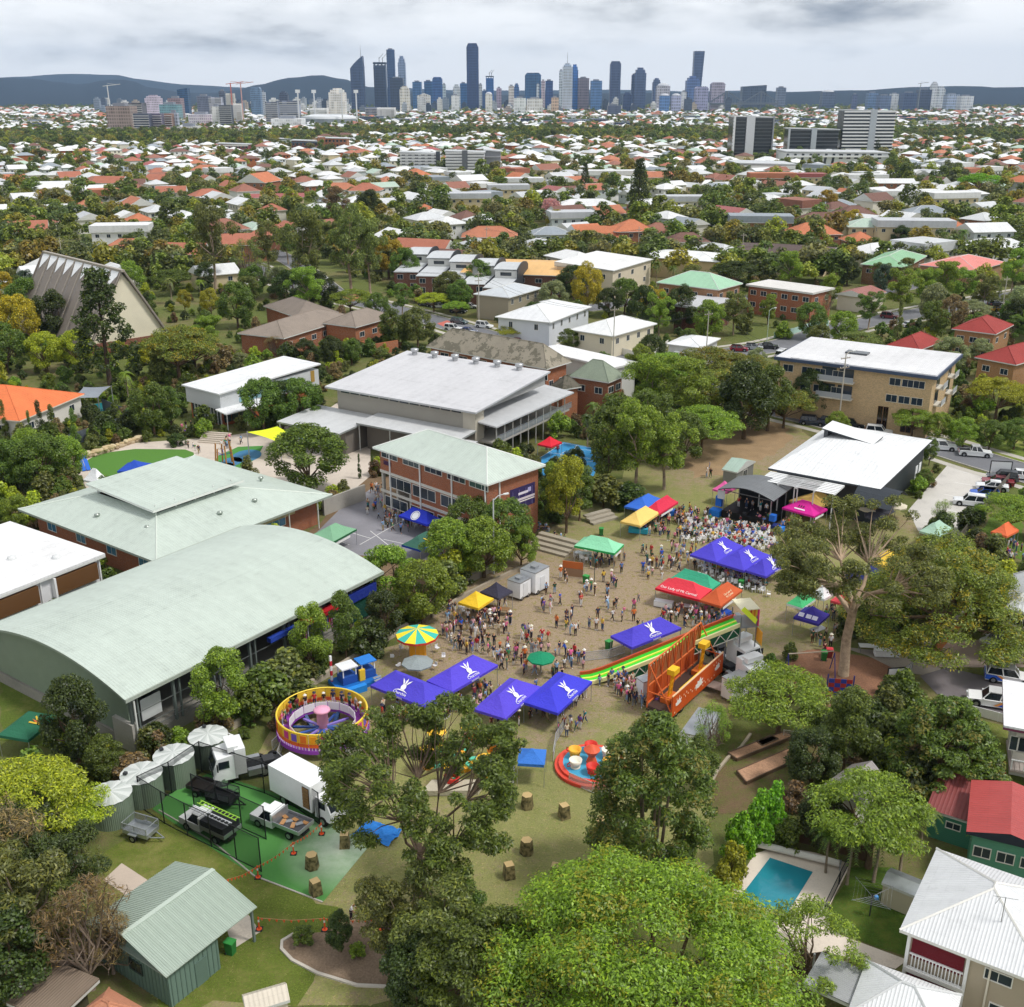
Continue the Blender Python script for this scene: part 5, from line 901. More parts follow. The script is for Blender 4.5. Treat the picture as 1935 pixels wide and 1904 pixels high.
for a_ in[(1470,1388,7.8,1.05,'poin','light','flat-topped poinciana beside the white trucks'),(1592,1470,8.5,.9,'oval','mid'),(745,1835,8,.8,'euc','olive'),(835,1868,9,.9,'euc','olive'),(790,1905,6,1,'dense','dark'),(880,1800,6,.8,'oval','mid'),(572,1782,1.4,1.2,'shrub','mid','spiky green clump at the top of the garden bed'),(645,1800,3.4,.9,'oval','dark','small dark tree growing in the garden bed'),(674,1806,1.0,1.3,'shrub','light','low shrub beside the small dark tree in the bed'),(1640,1640,10,.75,'poin','light','spreading tree over the hidden back pool'),(1555,1600,5,1.1,'dense','dark'),(1530,1500,6.5,.9,'dense','dark'),(1705,1330,3.4,1.2,'shrub','mid'),(1325,855,10,1,'poin','light'),(1290,880,9,.9,'round','mid'),(1385,815,9,.9,'poin','goldtip'),(1500,770,9,1,'poin','goldtip'),(1320,1500,5.5,1,'oval','mid'),(1345,1430,5.5,.8,'bare','light'),
(1600,1672,6,1.1,'palm','mid'),(1650,1668,6.5,1.1,'palm','mid'),(1700,1655,6,1.1,'palm','light'),(1560,1650,5,1.1,'palm','mid'),(1850,1640,4,1.2,'palm','light'),(1915,1640,4.5,1.2,'palm','mid'),(1880,1620,4,1.2,'palm','mid'),(1740,1600,4.5,1.2,'palm','mid'),
(1395,1635,4.8,.55,'shrub','vivid'),(1430,1600,5,.5,'shrub','vivid'),(1460,1575,4.6,.55,'shrub','vivid'),(1380,1670,3.6,.7,'shrub','lime'),(1490,1605,3.0,.8,'shrub','mid'),
(60,1835,10,.95,'euc','olive'),(175,1870,9,.9,'bare','brown'),(15,1730,10,1,'bare','brown'),(120,1745,8,1,'euc','dark'),(30,1900,8,1.1,'dense','dark'),(110,1800,6,1.1,'dense','olive'),(215,1840,6,.8,'bare','brown'),(55,1660,7,1.1,'dense','dark'),(160,1700,5,1,'bare','olive'),
(70,1610,9.5,.85,'poin','lime','yellow green feathery tree beside the rain tanks'),(150,1590,6.5,.8,'poin','lime'),(150,1452,9.5,.72,'dense','dark','dark dense conifer against the hall end wall'),(205,1475,4.5,1.0,'dense','mid'),(255,1480,3,1.2,'shrub','brown'),(300,1430,2.6,1.1,'shrub','brown'),
(425,1385,8.5,.95,'oval','light'),(590,1278,8,.85,'oval','light'),(655,1250,8,.75,'oval','mid'),(505,1345,5,1.1,'shrub','mid'),(545,1320,5,1.2,'shrub','olive'),(725,1215,6.5,.8,'dense','dark'),(700,1240,4,1,'shrub','dark'),(480,1365,4,1,'shrub','mid'),
(735,1150,8,1.0,'round','light'),(800,1178,8,1.0,'round','light'),(850,1095,8,1.0,'round','light'),(915,1092,8,1.0,'round','light'),(955,1060,8.5,.95,'round','mid'),(985,1075,6,.8,'round','light'),(885,1050,8.5,.9,'round','mid'),(1070,1008,11,.75,'oval','lime'),(1045,990,9,.7,'oval','light'),(1095,985,8,.9,'oval','mid'),(1085,915,6,.8,'dense','dark'),
(1148,930,13,.8,'oval','mid'),(1200,935,14,.85,'euc','light'),(1255,925,12,.9,'euc','light'),(1165,880,12,.8,'round','mid'),(1225,870,12,.9,'euc','mid'),(1120,830,8,.9,'palm','mid'),(1110,845,7,.9,'palm','dark'),(1140,960,5,1.3,'shrub','olive'),(1190,960,4,1.4,'shrub','dark'),
(1230,800,13,1.0,'euc','light'),(1290,815,13,1.0,'euc','light'),(1345,800,12,1.0,'poin','goldtip'),(1405,830,14,.9,'dense','dark'),(1450,815,12,.9,'dense','mid'),(1480,810,9,.9,'poin','goldtip'),(1530,795,10,.8,'round','dark'),(1260,750,11,1.0,'poin','light'),(1330,745,12,1.0,'poin','goldtip'),(1400,745,10,1.0,'poin','goldtip'),(1440,760,9,1.0,'poin','goldtip'),(1230,700,8,.9,'round','dark'),(1210,745,10,.9,'euc','light'),(1590,800,7,.9,'palm','light'),(1580,830,5,1,'round','light'),(1490,735,7.5,.9,'round','olive'),(1430,700,5,1,'round','grey'),(1450,722,4,1.2,'shrub','grey'),
(1722,828,6.5,1,'poin','light'),(1770,838,5.5,1.1,'round','light'),(1818,848,5.5,1.1,'round','light'),(1868,852,5.5,1.1,'round','mid'),(1915,850,5.5,1.1,'round','mid'),(1880,795,10,.95,'poin','lime'),(1840,785,6.5,1.2,'bare','brown'),(1790,705,8,1.1,'round','grey'),(1850,690,6,1,'round','grey'),(1745,925,3.2,1,'round','mid'),(1755,880,4.5,.9,'oval','mid'),(1905,1010,7,1,'poin','light'),(1775,1010,5,.9,'bare','light'),(1600,770,5,1,'bare','brown'),
(40,660,13,.9,'round','gold'),(90,705,9,1,'round','lime'),(15,705,11,1,'round','mid'),(150,700,9,.9,'round','lime'),(60,620,13,1,'round','mid'),(105,650,13,.9,'dense','dark'),(15,600,12,1,'euc','gold'),(208,728,24,.95,'pine','dark','tall dark bunya pine in front of the church'),(340,722,15,.85,'poin','goldtip','large gold-tinged spreading tree right of the church'),(370,700,9,1,'poin','olive'),(310,715,8,1,'shrub','olive'),(450,620,12,.9,'round','mid'),(325,575,9,1,'palm','olive','tall date palm with drooping fronds by the church'),(380,572,8,1,'palm','light'),(400,600,8,.8,'round','yellow'),(350,590,6,1,'oval','yellow'),(298,545,11,.8,'cypress','dark','narrow dark cypress behind the church ridge'),(245,765,8,.9,'palm','light'),(225,760,4,1.2,'shrub','mid'),(420,695,5,1.1,'shrub','brown'),(455,695,3.4,1.2,'round','grey'),
(408,552,26,.6,'euc','olive'),(585,568,26,.62,'euc','olive'),(665,562,27,.62,'euc','olive'),(700,555,22,.6,'euc','olive'),(510,525,18,.8,'euc','olive'),(470,535,14,.9,'bare','olive'),(735,528,14,.9,'round','gold'),(765,540,12,.9,'round','mid'),(620,480,12,.9,'euc','olive'),(545,500,14,.9,'euc','mid'),
(500,818,10,.95,'round','mid'),(570,818,10,.95,'round','mid'),(535,812,9,.9,'round','dark'),(292,822,9.5,.9,'round','mid'),(325,815,8,.8,'oval','mid'),(585,930,10.5,1.25,'round','mid','broad dark green tree between the play area and the brick block'),(25,925,8,1.1,'round','mid'),(85,930,9,1.05,'round','mid'),(130,910,7.5,.9,'round','light'),(60,890,7,1,'round','light'),(38,1000,5,1,'round','light'),(73,985,3,1,'oval','dark'),
(14,838,7.5,.75,'cypress','mid'),(62,842,6,.8,'cypress','mid'),(82,846,8,.9,'cypress','dark'),(106,848,7.5,.9,'cypress','mid'),(146,850,7,1,'cypress','mid'),(180,842,6,1.2,'cypress','dark'),(205,830,4,1.2,'shrub','dark'),(335,842,2.2,1.6,'shrub','dark'),(470,905,3.5,.9,'shrub','olive'),(680,905,4,.7,'cypress','dark'),(705,900,3.4,.7,'cypress','dark'),
(578,690,6,1.1,'dense','dark'),(628,695,7,1.1,'dense','dark'),(665,690,6,1,'dense','mid'),(520,675,5,1.2,'bare','brown'),(545,690,5,1,'shrub','dark'),(745,655,9,1,'round','mid'),(790,655,9.5,1,'round','olive'),(715,610,8,.9,'round','mid'),(760,600,9,.9,'euc','mid'),(820,590,7,1.1,'poin','lime'),(862,598,5,1.2,'poin','light'),(905,560,11,.9,'round','mid'),(1010,630,8,.9,'round','dark'),(965,645,5,1.2,'poin','lime'),(1110,592,14,.75,'round','gold','bright golden tree beside the cream walk-up'),(1150,600,8,1,'round','dark'),(1075,665,5.5,1.2,'round','mid'),(1180,595,10,1,'round','mid'),(1245,645,12,.7,'euc','light'),(1215,628,12,.8,'dense','dark'),(1285,628,12,.9,'dense','dark'),(1200,545,10,.9,'palm','mid'),(1240,545,10,.9,'palm','mid'),(1270,548,9,.9,'palm','mid'),(1400,590,7,.9,'palm','light'),(1375,615,6,1,'palm','light'),(1450,615,8,1,'oval','light'),(1300,660,5,1,'round','mid'),(1530,640,9,1,'round','mid'),(1590,650,8,1,'round','light'),(1560,600,8,1,'bare','grey'),(1640,625,10,.9,'euc','mid'),(1700,600,13,.9,'euc','light'),(1780,580,13,.9,'euc','light'),(1740,590,12,.9,'euc','light'),(1600,540,9,1.1,'dense','dark'),(1540,530,8,1.1,'dense','dark'),(1500,525,8,1,'dense','mid'),(1660,545,8,1,'euc','mid'),(1840,640,6,1,'shrub','mid'),(1910,560,14,.8,'euc','light'),(1440,520,9,.9,'palm','mid'),(1480,640,4,1.2,'shrub','light'),
(1205,428,30,.62,'pine','dark','giant dark hoop pine standing above the rooftops'),(1105,374,20,.6,'pine','dark','second dark hoop pine left of the giant one'),(1655,300,20,.7,'pine','dark','dark pine in front of the slotted podium'),(1040,425,12,1,'round','pink','pink flowering tree left of the giant hoop pine'),(1050,440,10,1,'round','yellow'),(95,480,11,.9,'palm','olive'),(70,385,11,.9,'palm','dark'),(1100,500,9,1,'palm','mid'),(1780,490,12,.9,'palm','mid'),(1815,485,12,.9,'palm','mid'),(1700,470,9,1.1,'dense','dark'),(1850,370,16,1.3,'poin','vivid','vivid green spreading tree behind the white townhouses'),(1560,410,13,1,'round','gold'),(1610,440,10,1,'round','gold'),(700,425,16,1,'dense','dark','big dark fig among the red roofs'),(640,430,18,.9,'euc','brown')]:
 tree(*a_[:6], label=a_[6] if len(a_) > 6 else None)
# ------------------------------------------------------------------ fair: tents, rides, stage, vehicles and yard things
def emblem_mesh(k='plain:#f3f1f6'):
 def f():
  b = MB()
  def pl(P): b.prism(P, 0, .012, k)
  pl([(-.18,-.1),(.18,-.1),(.26,.15),(.16,.42),(-.16,.42),(-.26,.15)]);pl([(-.05,.44),(.05,.44),(.09,.72),(0,1.02),(-.09,.72)])
  pl([(-.2,.42),(-.1,.46),(-.22,.72),(-.5,.92),(-.36,.66)]);pl([(.1,.46),(.2,.42),(.36,.66),(.5,.92),(.22,.72)]);pl([(-.7,-.3),(-.3,-.12),(.3,-.12),(.7,-.3),(.3,-.22),(-.3,-.22)])
  return b.mesh('emblem')
 return shared(('emblem', k), f)
def tent(label, A, B_, C_, col, h=2.3, rise=1.15, logo=None, val=None, group='fair tents', name='market_tent', trim=None):
 cx,cy,wd,dp,rz=rect(A,B_,C_,h);wd=max(wd,1.8);dp=max(dp,1.8);t=thing(name,label,'tent',(cx,cy,0),rz,group);x,y=wd/2,dp/2;k='cloth:'+col;b=MB();r=min(x,y)
 if wd > dp * 1.25: p0, p1 = (-x + r, 0), (x - r, 0)
 elif dp > wd * 1.25: p0, p1 = (0, -y + r), (0, y - r)
 else: p0 = p1 = (0, 0)
 zt = h + rise; E = [(-x, -y), (x, -y), (x, y), (-x, y)]; PK = [p0, p1, p1, p0] if wd >= dp else [p0, p0, p1, p1]
 ring = lambda f, g: [(e_[0] + (q[0] - e_[0]) * f, e_[1] + (q[1] - e_[1]) * f, h + rise * g) for e_, q in zip(E, PK)]
 r0, r1, r2_, r3_ = ring(0, 0), ring(.33, .27), ring(.66, .6), ring(.97, 1.0); V = r0 + r1 + r2_ + r3_
 F=[(a*4+i,a*4+(i+1)%4,a*4+4+(i+1)%4,a*4+4+i)for a in range(3)for i in range(4)]+[(12,13,14,15)];b.add(V,F,k);cano=b.build('canopy',t)
 b=MB();vv=[(p[0],p[1],h)for p in E]+[(p[0],p[1],h-.28)for p in E];b.add(vv,[(i,i+4,(i+1)%4+4,(i+1)%4)for i in range(4)],'cloth:'+(trim or col));b.build('valance',t)
 for i in range(4): put('leg', boxmesh(.05, .05, h, 'steel:#c9ccd0'), t, (E[i][0] * .98, E[i][1] * .98, h / 2))
 if val: put('sign_strip', boxmesh(wd * .6, .02, .3, 'plain:#eef0f0'), t, (-wd * .1, -y - .03, h - .5))
 if logo:
  side, kind = logo
  L_={'-y':((0,-y),(1,0,0),(0,-1)),'-x':((-x,0),(0,-1,0),(-1,0))}[side];run=y if side=='-y' else x;run=min(run,r);n=Vector((L_[2][0]*rise,L_[2][1]*rise,run)).normalized()
  def spot(f,off=0.0):s=Vector((L_[0][0]*(1-f)if side=='-x' else 0,L_[0][1]*(1-f)if side=='-y' else 0,h+rise*(f*(.82+.18*f))))+Vector(L_[1])*off+n*.06;return s
  if kind == 'crest':
   e_=on_plane('emblem',emblem_mesh(),t,spot(.42),L_[1],n);e_.scale=(1.15,1.15,1);on_plane('lettering',font_mesh('Churchie',.44,'plain:#f3f1f6'),t,spot(.17),L_[1],n);on_plane('lettering',font_mesh('ROWING',.26,'plain:#f3f1f6'),t,Vector((L_[0][0],L_[0][1],h-.14))+Vector((L_[2][0],L_[2][1],0))*.012,L_[1],(L_[2][0],L_[2][1],0))
  elif kind=='ball':on_plane('emblem',shared('ballm',lambda:(lambda m:(m.lathe([(.0,.012),(.5,.012),(.55,0)],'plain:#eef0f6',18),m.lathe([(.62,.012),(.74,.012)],'plain:#eef0f6',18),m.mesh('emblem'))[-1])(MB())),t,spot(.42),L_[1],n)
  elif kind=='words1':on_plane('lettering',font_mesh('Our Lady of Mt Carmel',.48,'plain:#f6f0ee'),t,spot(.22),L_[1],n)
  elif kind=='words2':on_plane('lettering',font_mesh('Our Lady of',.36,'plain:#f6e6c0'),t,spot(.45),L_[1],n);on_plane('lettering',font_mesh('Mt Carmel',.36,'plain:#f6e6c0'),t,spot(.25),L_[1],n)
  elif kind == 'vee':
   m=shared('vee',lambda:(lambda q:(q.prism([(-.6,.5),(0,-.4),(.6,.5),(.38,.5),(0,-.08),(-.38,.5)],0,.012,'plain:#d9b93c'),q.prism([(-.12,.1),(0,-.02),(.12,.1),(0,.5)],0,.014,'plain:#c96a3a'),q.mesh('emblem'))[-1])(MB()));on_plane('emblem',m,t,spot(.4),L_[1],n)
  elif kind == 'figures':
   for q in(-.35,0,.35):on_plane('emblem',shared('fig',lambda:(lambda m:(m.prism([(-.05,0),(.05,0),(.09,.3),(0,.44),(-.09,.3)],0,.012,'plain:#3a2230'),m.mesh('emblem'))[-1])(MB())),t,spot(.4,q),L_[1],n)
   on_plane('sign_strip', boxmesh(1.6, .22, .012, 'plain:#f0e6ee'), t, spot(.24), L_[1], n)
  elif kind == 'panels':
   for q in (-.75, .1, .8): on_plane('print_panel', boxmesh(.6, .5, .012, 'plain:#d9d6ea'), t, spot(.3, q), L_[1], n)
 return t
PU = '#5248c8'; PU2 = '#5c4cd0'
tent('westernmost purple rowing tent beside the round ride',(700,1295),(805,1338),(852,1307),PU,logo=('-x','crest'),val=True)
tent('purple rowing tent joined behind the westernmost one', (807, 1286), (854, 1308), (941, 1257), PU2, logo=('-y', 'crest'))
tent('purple rowing tent third in the row by the green umbrella',(897,1338),(955,1359),(1022,1298),PU2,logo=('-y','crest'))
tent('deep blue purple rowing tent at the row end by the slide',(991,1325),(1054,1348),(1119,1288),'#4444d2',logo=('-y','crest'))
tent('lone purple rowing tent above the giant slide', (1153, 1202), (1194, 1224), (1288, 1187), PU, logo=('-y', 'crest'))
tent('first of three joined purple tents facing the stage audience',(1304,1048),(1354,1063),(1405,1032),PU,logo=('-y','crest'),rise=1.4)
tent('middle of three joined purple tents facing the stage audience',(1355,1062),(1406,1079),(1454,1049),PU,logo=('-y','crest'),rise=1.4)
tent('last of three joined purple tents half under the giant gum',(1408,1078),(1447,1090),(1490,1064),PU,logo=('-y','crest'),rise=1.4)
tent('white and green printed food tent with plastic chairs beside it',(1090,1027),(1161,1046),(1179,1029),'#8fd6ac',val=True,trim='#2fae5c')
tent('plain blue tent at the back of the tricolour tent group', (1180, 957), (1224, 967), (1257, 945), '#3a6ed0')
tent('plain red tent of the tricolour tent group', (1222, 961), (1246, 971), (1282, 949), '#d63650', val=True)
tent('plain yellow tent of the tricolour tent group with blue tables', (1176, 983), (1210, 994), (1247, 969), '#eeca74')
tent('red and coral stall tent with white school lettering',(1240,1110),(1322,1134),(1346,1114),'#e0404e',logo=('-x','words1'),val=True,trim='#d02434')
tent('sea green tent behind the red lettered stall', (1264, 1095), (1344, 1115), (1362, 1102), '#3fae88')
tent('orange brown stall tent with cream school lettering',(1324,1133),(1362,1146),(1403,1115),'#cc6038',logo=('-y','words2'),val=True)
tent('small yellow plant stall tent by the garden path', (870, 1136), (904, 1150), (933, 1131), '#f0c434')
tent('small dark navy tent beside the white cool rooms', (908, 1118), (942, 1131), (969, 1117), '#3a3848', trim='#4a4a58')
tent('bright blue tent with white ball badge on the asphalt court',(746,977),(807,992),(834,981),'#2c3cc0',logo=('-x','ball'),val=True)
tent('pale green tent beside the retaining wall of the court',(588,1012),(630,1024),(674,1000),'#7fae8c',val=True,trim='#2f6a44')
tent('dark green tent with yellow badge behind the court trees',(762,1028),(794,1040),(838,1018),'#3f6a5c',logo=('-y','vee'),trim='#2a4ab0')
tent('dark green tent with gold badge on the lawn left of the hall',(3,1383),(53,1399),(110,1353),'#2f6a50',logo=('-y','vee'))
tent('white peaked tent on the play lawn', (160, 906), (183, 913), (205, 905), '#eef0f2', rise=1.7)
tent('blue tent on the artificial play lawn', (230, 884), (269, 892), (288, 876), '#2c50b4')
tent('red tent on the blue basketball court', (1019, 838), (1041, 845), (1062, 836), '#dc2c3c')
tent('pink tent tucked behind the stage corner', (1349, 923), (1374, 931), (1390, 922), '#e86aa8')
tent('magenta tent with dancer print right of the stage',(1475,961),(1538,976),(1564,962),'#d62c96',logo=('-x','figures'),val=True)
tent('yellow tent behind the magenta tent', (1482, 949), (1540, 962), (1588, 944), '#f4cf78')
tent('green and white tent under the giant gum', (1484, 1142), (1516, 1150), (1542, 1132), '#4fc07c', trim='#e6efe8')
tent('white tent between the green and red tents under the gum', (1533, 1123), (1557, 1133), (1575, 1122), '#eceef0')
tent('coral red tent behind the gum trunk', (1569, 1135), (1608, 1147), (1630, 1131), '#e2525a')
tent('purple patterned small tent under the giant gum',(1502,1164),(1547,1180),(1568,1161),'#3f3590',logo=('-x','panels'))
tent('small bright blue ticket tent between the rides', (983, 1414), (977, 1443), (1029, 1446), '#3f7ad0', rise=.8)
tent('orange canopy in the neighbour yard beyond the fence', (1878, 1002), (1903, 1014), (1926, 1002), '#e8744a')
tent('pale green tent behind the domed tree', (1740, 1002), (1775, 1014), (1800, 998), '#a9c9b4')
tent('yellow food tent hidden behind the gum foliage', (1640, 1060), (1690, 1075), (1730, 1050), '#f0c850')
tent('navy tent deep under the gum foliage', (1590, 1090), (1640, 1105), (1680, 1085), '#2c3468')
# umbrellas and shade sails
def umbrella(label, x, y, r_, col, h=2.4, n=8, group=None):
 p=Q(x,y);t=thing('umbrella',label,'umbrella',p,rnd.random(),group);put('pole',boxmesh(.06,.06,h,'steel:#b9bcc0'),t,(0,0,h/2));k='cloth:'+col
 m=MB();a0,a1=0,2*math.pi/n;m.add([(0,0,h+.1),(r_*math.cos(a0),r_*math.sin(a0),h-.45),(r_*math.cos(a1),r_*math.sin(a1),h-.45),(r_*math.cos(a0),r_*math.sin(a0),h-.6),(r_*math.cos(a1),r_*math.sin(a1),h-.6)],[(0,1,2),(1,3,4,2)],k);me=m.mesh('panel')
 for i in range(n): put('panel', me, t, rz=a1 * i)
umbrella('grey umbrella in front of the swing carousel',790,1284,1.65,'#8f9898');umbrella('dark green umbrella between the purple tents',1022,1275,1.45,'#1f8a62')
for i_,(x_,y_)in enumerate(((1640,985),(1665,988),(1690,980),(1652,1000))):umbrella(('first','second','third','fourth')[i_]+' striped cream and charcoal umbrella behind the gum',x_,y_,1.6,('#d8cfb8','#4a4a52','#d8cfb8','#4a4a52')[i_],group='cafe umbrellas')
umbrella('bright blue square umbrella nearest the lower school roof',645,832,2.2,'#2c7ae0',2.6,4);umbrella('second bright blue square umbrella left of the brick block',680,836,2.2,'#2c7ae0',2.6,4);umbrella('purple and white umbrella below the blue square umbrellas',655,846,1.7,'#5a48b8')
def sail(label, px, zs, col):
 P=[Q(x,y,z)for(x,y),z in zip(px,zs)];c=sum(P,Vector())/len(P);t=thing('shade_sail',label,'shade sail',(c.x,c.y,0));b=MB();n=8;V=[]
 for i in range(n + 1):
  for j in range(n + 1):
   u,v=i/n,j/n;q=P[0]*(1-u)*(1-v)+P[1]*u*(1-v)+P[2]*u*v+P[3]*(1-u)*v;pin=.12*(math.sin(math.pi*u)*abs(1-2*v)**2+math.sin(math.pi*v)*abs(1-2*u)**2);q=q.lerp(c,pin);V.append((q.x-c.x,q.y-c.y,q.z))
 b.add(V,[(i*(n+1)+j,(i+1)*(n+1)+j,(i+1)*(n+1)+j+1,i*(n+1)+j+1)for i in range(n)for j in range(n)],'cloth:'+col);b.build('sail_cloth',t,smooth=True)
 for q in P: put('post', boxmesh(.14, .14, q.z + .2, 'steel:#c6c9cc'), t, (q.x - c.x, q.y - c.y, q.z / 2))
sail('yellow shade sail over the playground',[(467,817),(530,838),(562,822),(524,806)],[4.6,3.2,4.2,3.4],'#dbe832');sail('blue shade sail behind the yellow one',[(540,822),(565,832),(600,822),(570,812)],[3,3.4,3.0,3.4],'#2468d8');sail('grey shade sail over the neighbour pool terrace',[(130,755),(185,752),(210,730),(158,732)],[3.4,3.0,4.8,3.2],'#8d949c')
# stage
def stage():
 cx,cy,wd,dp,rz=rect((1392,936),(1364,964),(1455,985),1.1);dp=5.5;a,c=Q(1364,964,1.1),Q(1455,985,1.1);u=(c-a).normalized();n=Vector((-u.y,u.x,0));wd=(c-a).length;m=(a+c)/2+n*dp/2
 t=thing('stage','black mobile stage with arched grey roof and dancers on it','stage',(m.x,m.y,0),math.atan2(u.y,u.x));landmark('the stage',m);x,y=wd/2,dp/2;b=MB();b.box(-x,x,-y,y,0,1.1,'paint:#17181b');b.build('platform',t)
 z = lambda f: 4.3 + .9 * math.sin(math.pi * f)
 for h_ in (0, 1):
  b = MB()
  for i in range(h_ * 6, h_ * 6 + 6):
   f0,f1=i/12,(i+1)/12;b.slab([(-x-.5+(wd+1)*f0,-y-.6,z(f0)),(-x-.5+(wd+1)*f1,-y-.6,z(f1)),(-x-.5+(wd+1)*f1,y+.4,z(f1)+.1),(-x-.5+(wd+1)*f0,y+.4,z(f0)+.1)],.14,'metal:#74777a:0.5','paint:#2c2e32')
  b.build('roof_wing', t)
 b = MB(); b.box(-x, x, y - .15, y, 1.1, 4.3, 'paint:#1f2023'); b.build('back_wall', t)
 for sx in (-1, 1):
  for sy in (-1, 1): put('post', boxmesh(.14, .14, 4.4, 'steel:#a9acb0'), t, (sx * (x - .1), sy * (y - .15), 2.2))
 put('banner',boxmesh(1.7,.05,.45,'plain:#e9e6ee'),t,(-x*.25,y-.3,3.7));put('truss',boxmesh(wd,.1,.1,'steel:#8a8d92'),t,(0,-y+.2,4.0));put('step_unit',boxmesh(1.4,1.2,.5,'paint:#2a3a80'),t,(x+.9,-y+.6,.25));put('speaker',boxmesh(.9,.8,1.5,'plain:#2468c8'),t,(-x-.8,-y+.8,2.1));put('tarp',boxmesh(1.6,1.4,.9,'cloth:#2f80e0'),t,(-x-1.0,-y+.3,.45));put('speaker',boxmesh(.8,.8,.9,'plain:#2468c8'),t,(x+.3,-y+.2,1.6));put('tarp',boxmesh(1.0,1.0,.8,'cloth:#2f80e0'),t,(x+1.7,-y-.4,.4));put('monitor',boxmesh(.7,.5,.35,'plain:#2a2b2e'),t,(-.2,-y+.4,1.3));put('screen',boxmesh(1.1,.06,1.3,'plain:#c9ced2'),t,(-x-.2,-y-.1,3.4))
 return t
STAGE = stage()
# round ride
def round_ride():
 c=Q(608,1340,2.9);t=thing('round_ride','round spinning ride with yellow and orange stand-up panels on a purple rim','fairground ride',(c.x,c.y,0),.2);landmark('the round spinning ride',(c.x,c.y,0));R0=4.15;z0=1.0
 b=MB();b.lathe([(3.05,z0),(R0+.1,z0+.1),(R0+.15,z0-.25),(3.05,z0-.25),(3.05,z0)],'paint:#8a3fa8',40);b.build('rim_floor',t)
 n = 28; cols = ['#f0a020', '#c83a8a', '#7a5ac0', '#ee7a2c']; a1 = 2 * math.pi / n
 def panel(col):
  def f():
   m=MB();w_=R0*a1*.94;m.box(-w_/2,w_/2,-.04,.04,.9,2.05,'paint:#f0c83c');m.box(-w_*.32,w_*.32,-.09,-.03,1.0,1.85,'paint:'+col);m.box(-w_/2,w_/2,-.05,.05,.45,.9,'paint:#e86a2c');
   for q in (-.5, -.17, .17, .5): m.box(q * w_ - .03, q * w_ + .03, -.03, .03, 0, .5, 'paint:#f2eef4')
   return m.mesh('stand_panel')
  return shared(('rp', col), f)
 for i in range(n):
  if i in (10,): continue
  a=i*a1;put('stand_panel',panel(cols[i%4]),t,(R0*math.cos(a),R0*math.sin(a),z0),a-math.pi/2+math.pi,(1,1,.84))
 b=MB();b.lathe([(R0,z0+1.7),(R0+.08,z0+1.76),(R0,z0+1.82),(R0-.08,z0+1.76),(R0,z0+1.7)],'paint:#f7d848',40);b.build('top_rail',t)
 for i in range(16):a=i*math.pi/8;put('fence_panel',boxmesh(1.12,.04,.8,'paint:#efe9f0'),t,(3.0*math.cos(a),3.0*math.sin(a),z0+.45),a+math.pi/2)
 for i in range(12):
  a=i*math.pi/6+.1;m=shared('spoke%d'%(i%3),lambda:(lambda q:(q.beam((.4,0,.9),(3.0,0,.55),.24,'paint:'+('#3f62b0','#8a78cc','#2c4a8c')[i%3],.16),q.mesh('spoke'))[-1])(MB()));put('spoke',m,t,rz=a)
 b=MB();b.lathe([(.35,.4),(.35,1.2),(.55,1.4),(.5,2.6),(.8,2.75),(.7,2.9),(0,2.95)],'paint:#e9a8c4',16);b.build('centre_column',t,smooth=True);b=MB();b.lathe([(.7,.55),(.75,.85),(.4,.95)],'paint:#e0b848',16);b.build('hub',t)
 for i in range(6):a=i*math.pi/3;b=MB();b.beam((2.2*math.cos(a),2.2*math.sin(a),0),(3.2*math.cos(a),3.2*math.sin(a),.8),.3,'paint:#2c4a78');b.build('support',t)
 return c
RIDE = round_ride()
# swing carousel
p=Q(790,1250);t=thing('swing_carousel','small swing carousel with yellow and teal striped canopy','fairground ride',p);landmark('the striped swing carousel',p);n_=12
for i in range(n_):
 def seg(col):
  def f():
   m=MB();a1=2*math.pi/n_;m.add([(0,0,3.9),(2.25,0,3.2),(2.25*math.cos(a1),2.25*math.sin(a1),3.2)],[(0,1,2)],'cloth:'+col);m.add([(2.25,0,3.2),(2.25,0,2.95),(2.25*math.cos(a1),2.25*math.sin(a1),2.95),(2.25*math.cos(a1),2.25*math.sin(a1),3.2)],[(0,1,2,3)],'paint:#d8402c');return m.mesh('canopy_segment')
  return shared(('cs', col), f)
 put('canopy_segment', seg(('#f4dc3c', '#43b8a8')[i % 2]), t, rz=i * 2 * math.pi / n_)
b = MB(); b.lathe([(.9, 0), (.9, 2.6), (.5, 2.9), (.5, 3.2)], 'paint:#f2a624', 10); b.build('centre_column', t)
for i in range(8):
 a=i*math.pi/4;s=put('swing_seat',shared('sws',lambda:(lambda m:(m.box(-.2,.2,-.2,.2,.55,.62,'paint:#e8e8ec'),m.box(-.2,.2,.16,.2,.6,.95,'paint:#e8e8ec'),m.tube([(0,0,.9),(0,0,0)],.01,'steel:#888888',3),m.mesh('swing_seat'))[-1])(MB())),t,(2.7*math.cos(a),2.7*math.sin(a),.0),a);b=MB();b.tube([(2.7*math.cos(a),2.7*math.sin(a),.9),(2.1*math.cos(a),2.1*math.sin(a),3.0)],.015,'steel:#999999',3);b.build('chain',t)
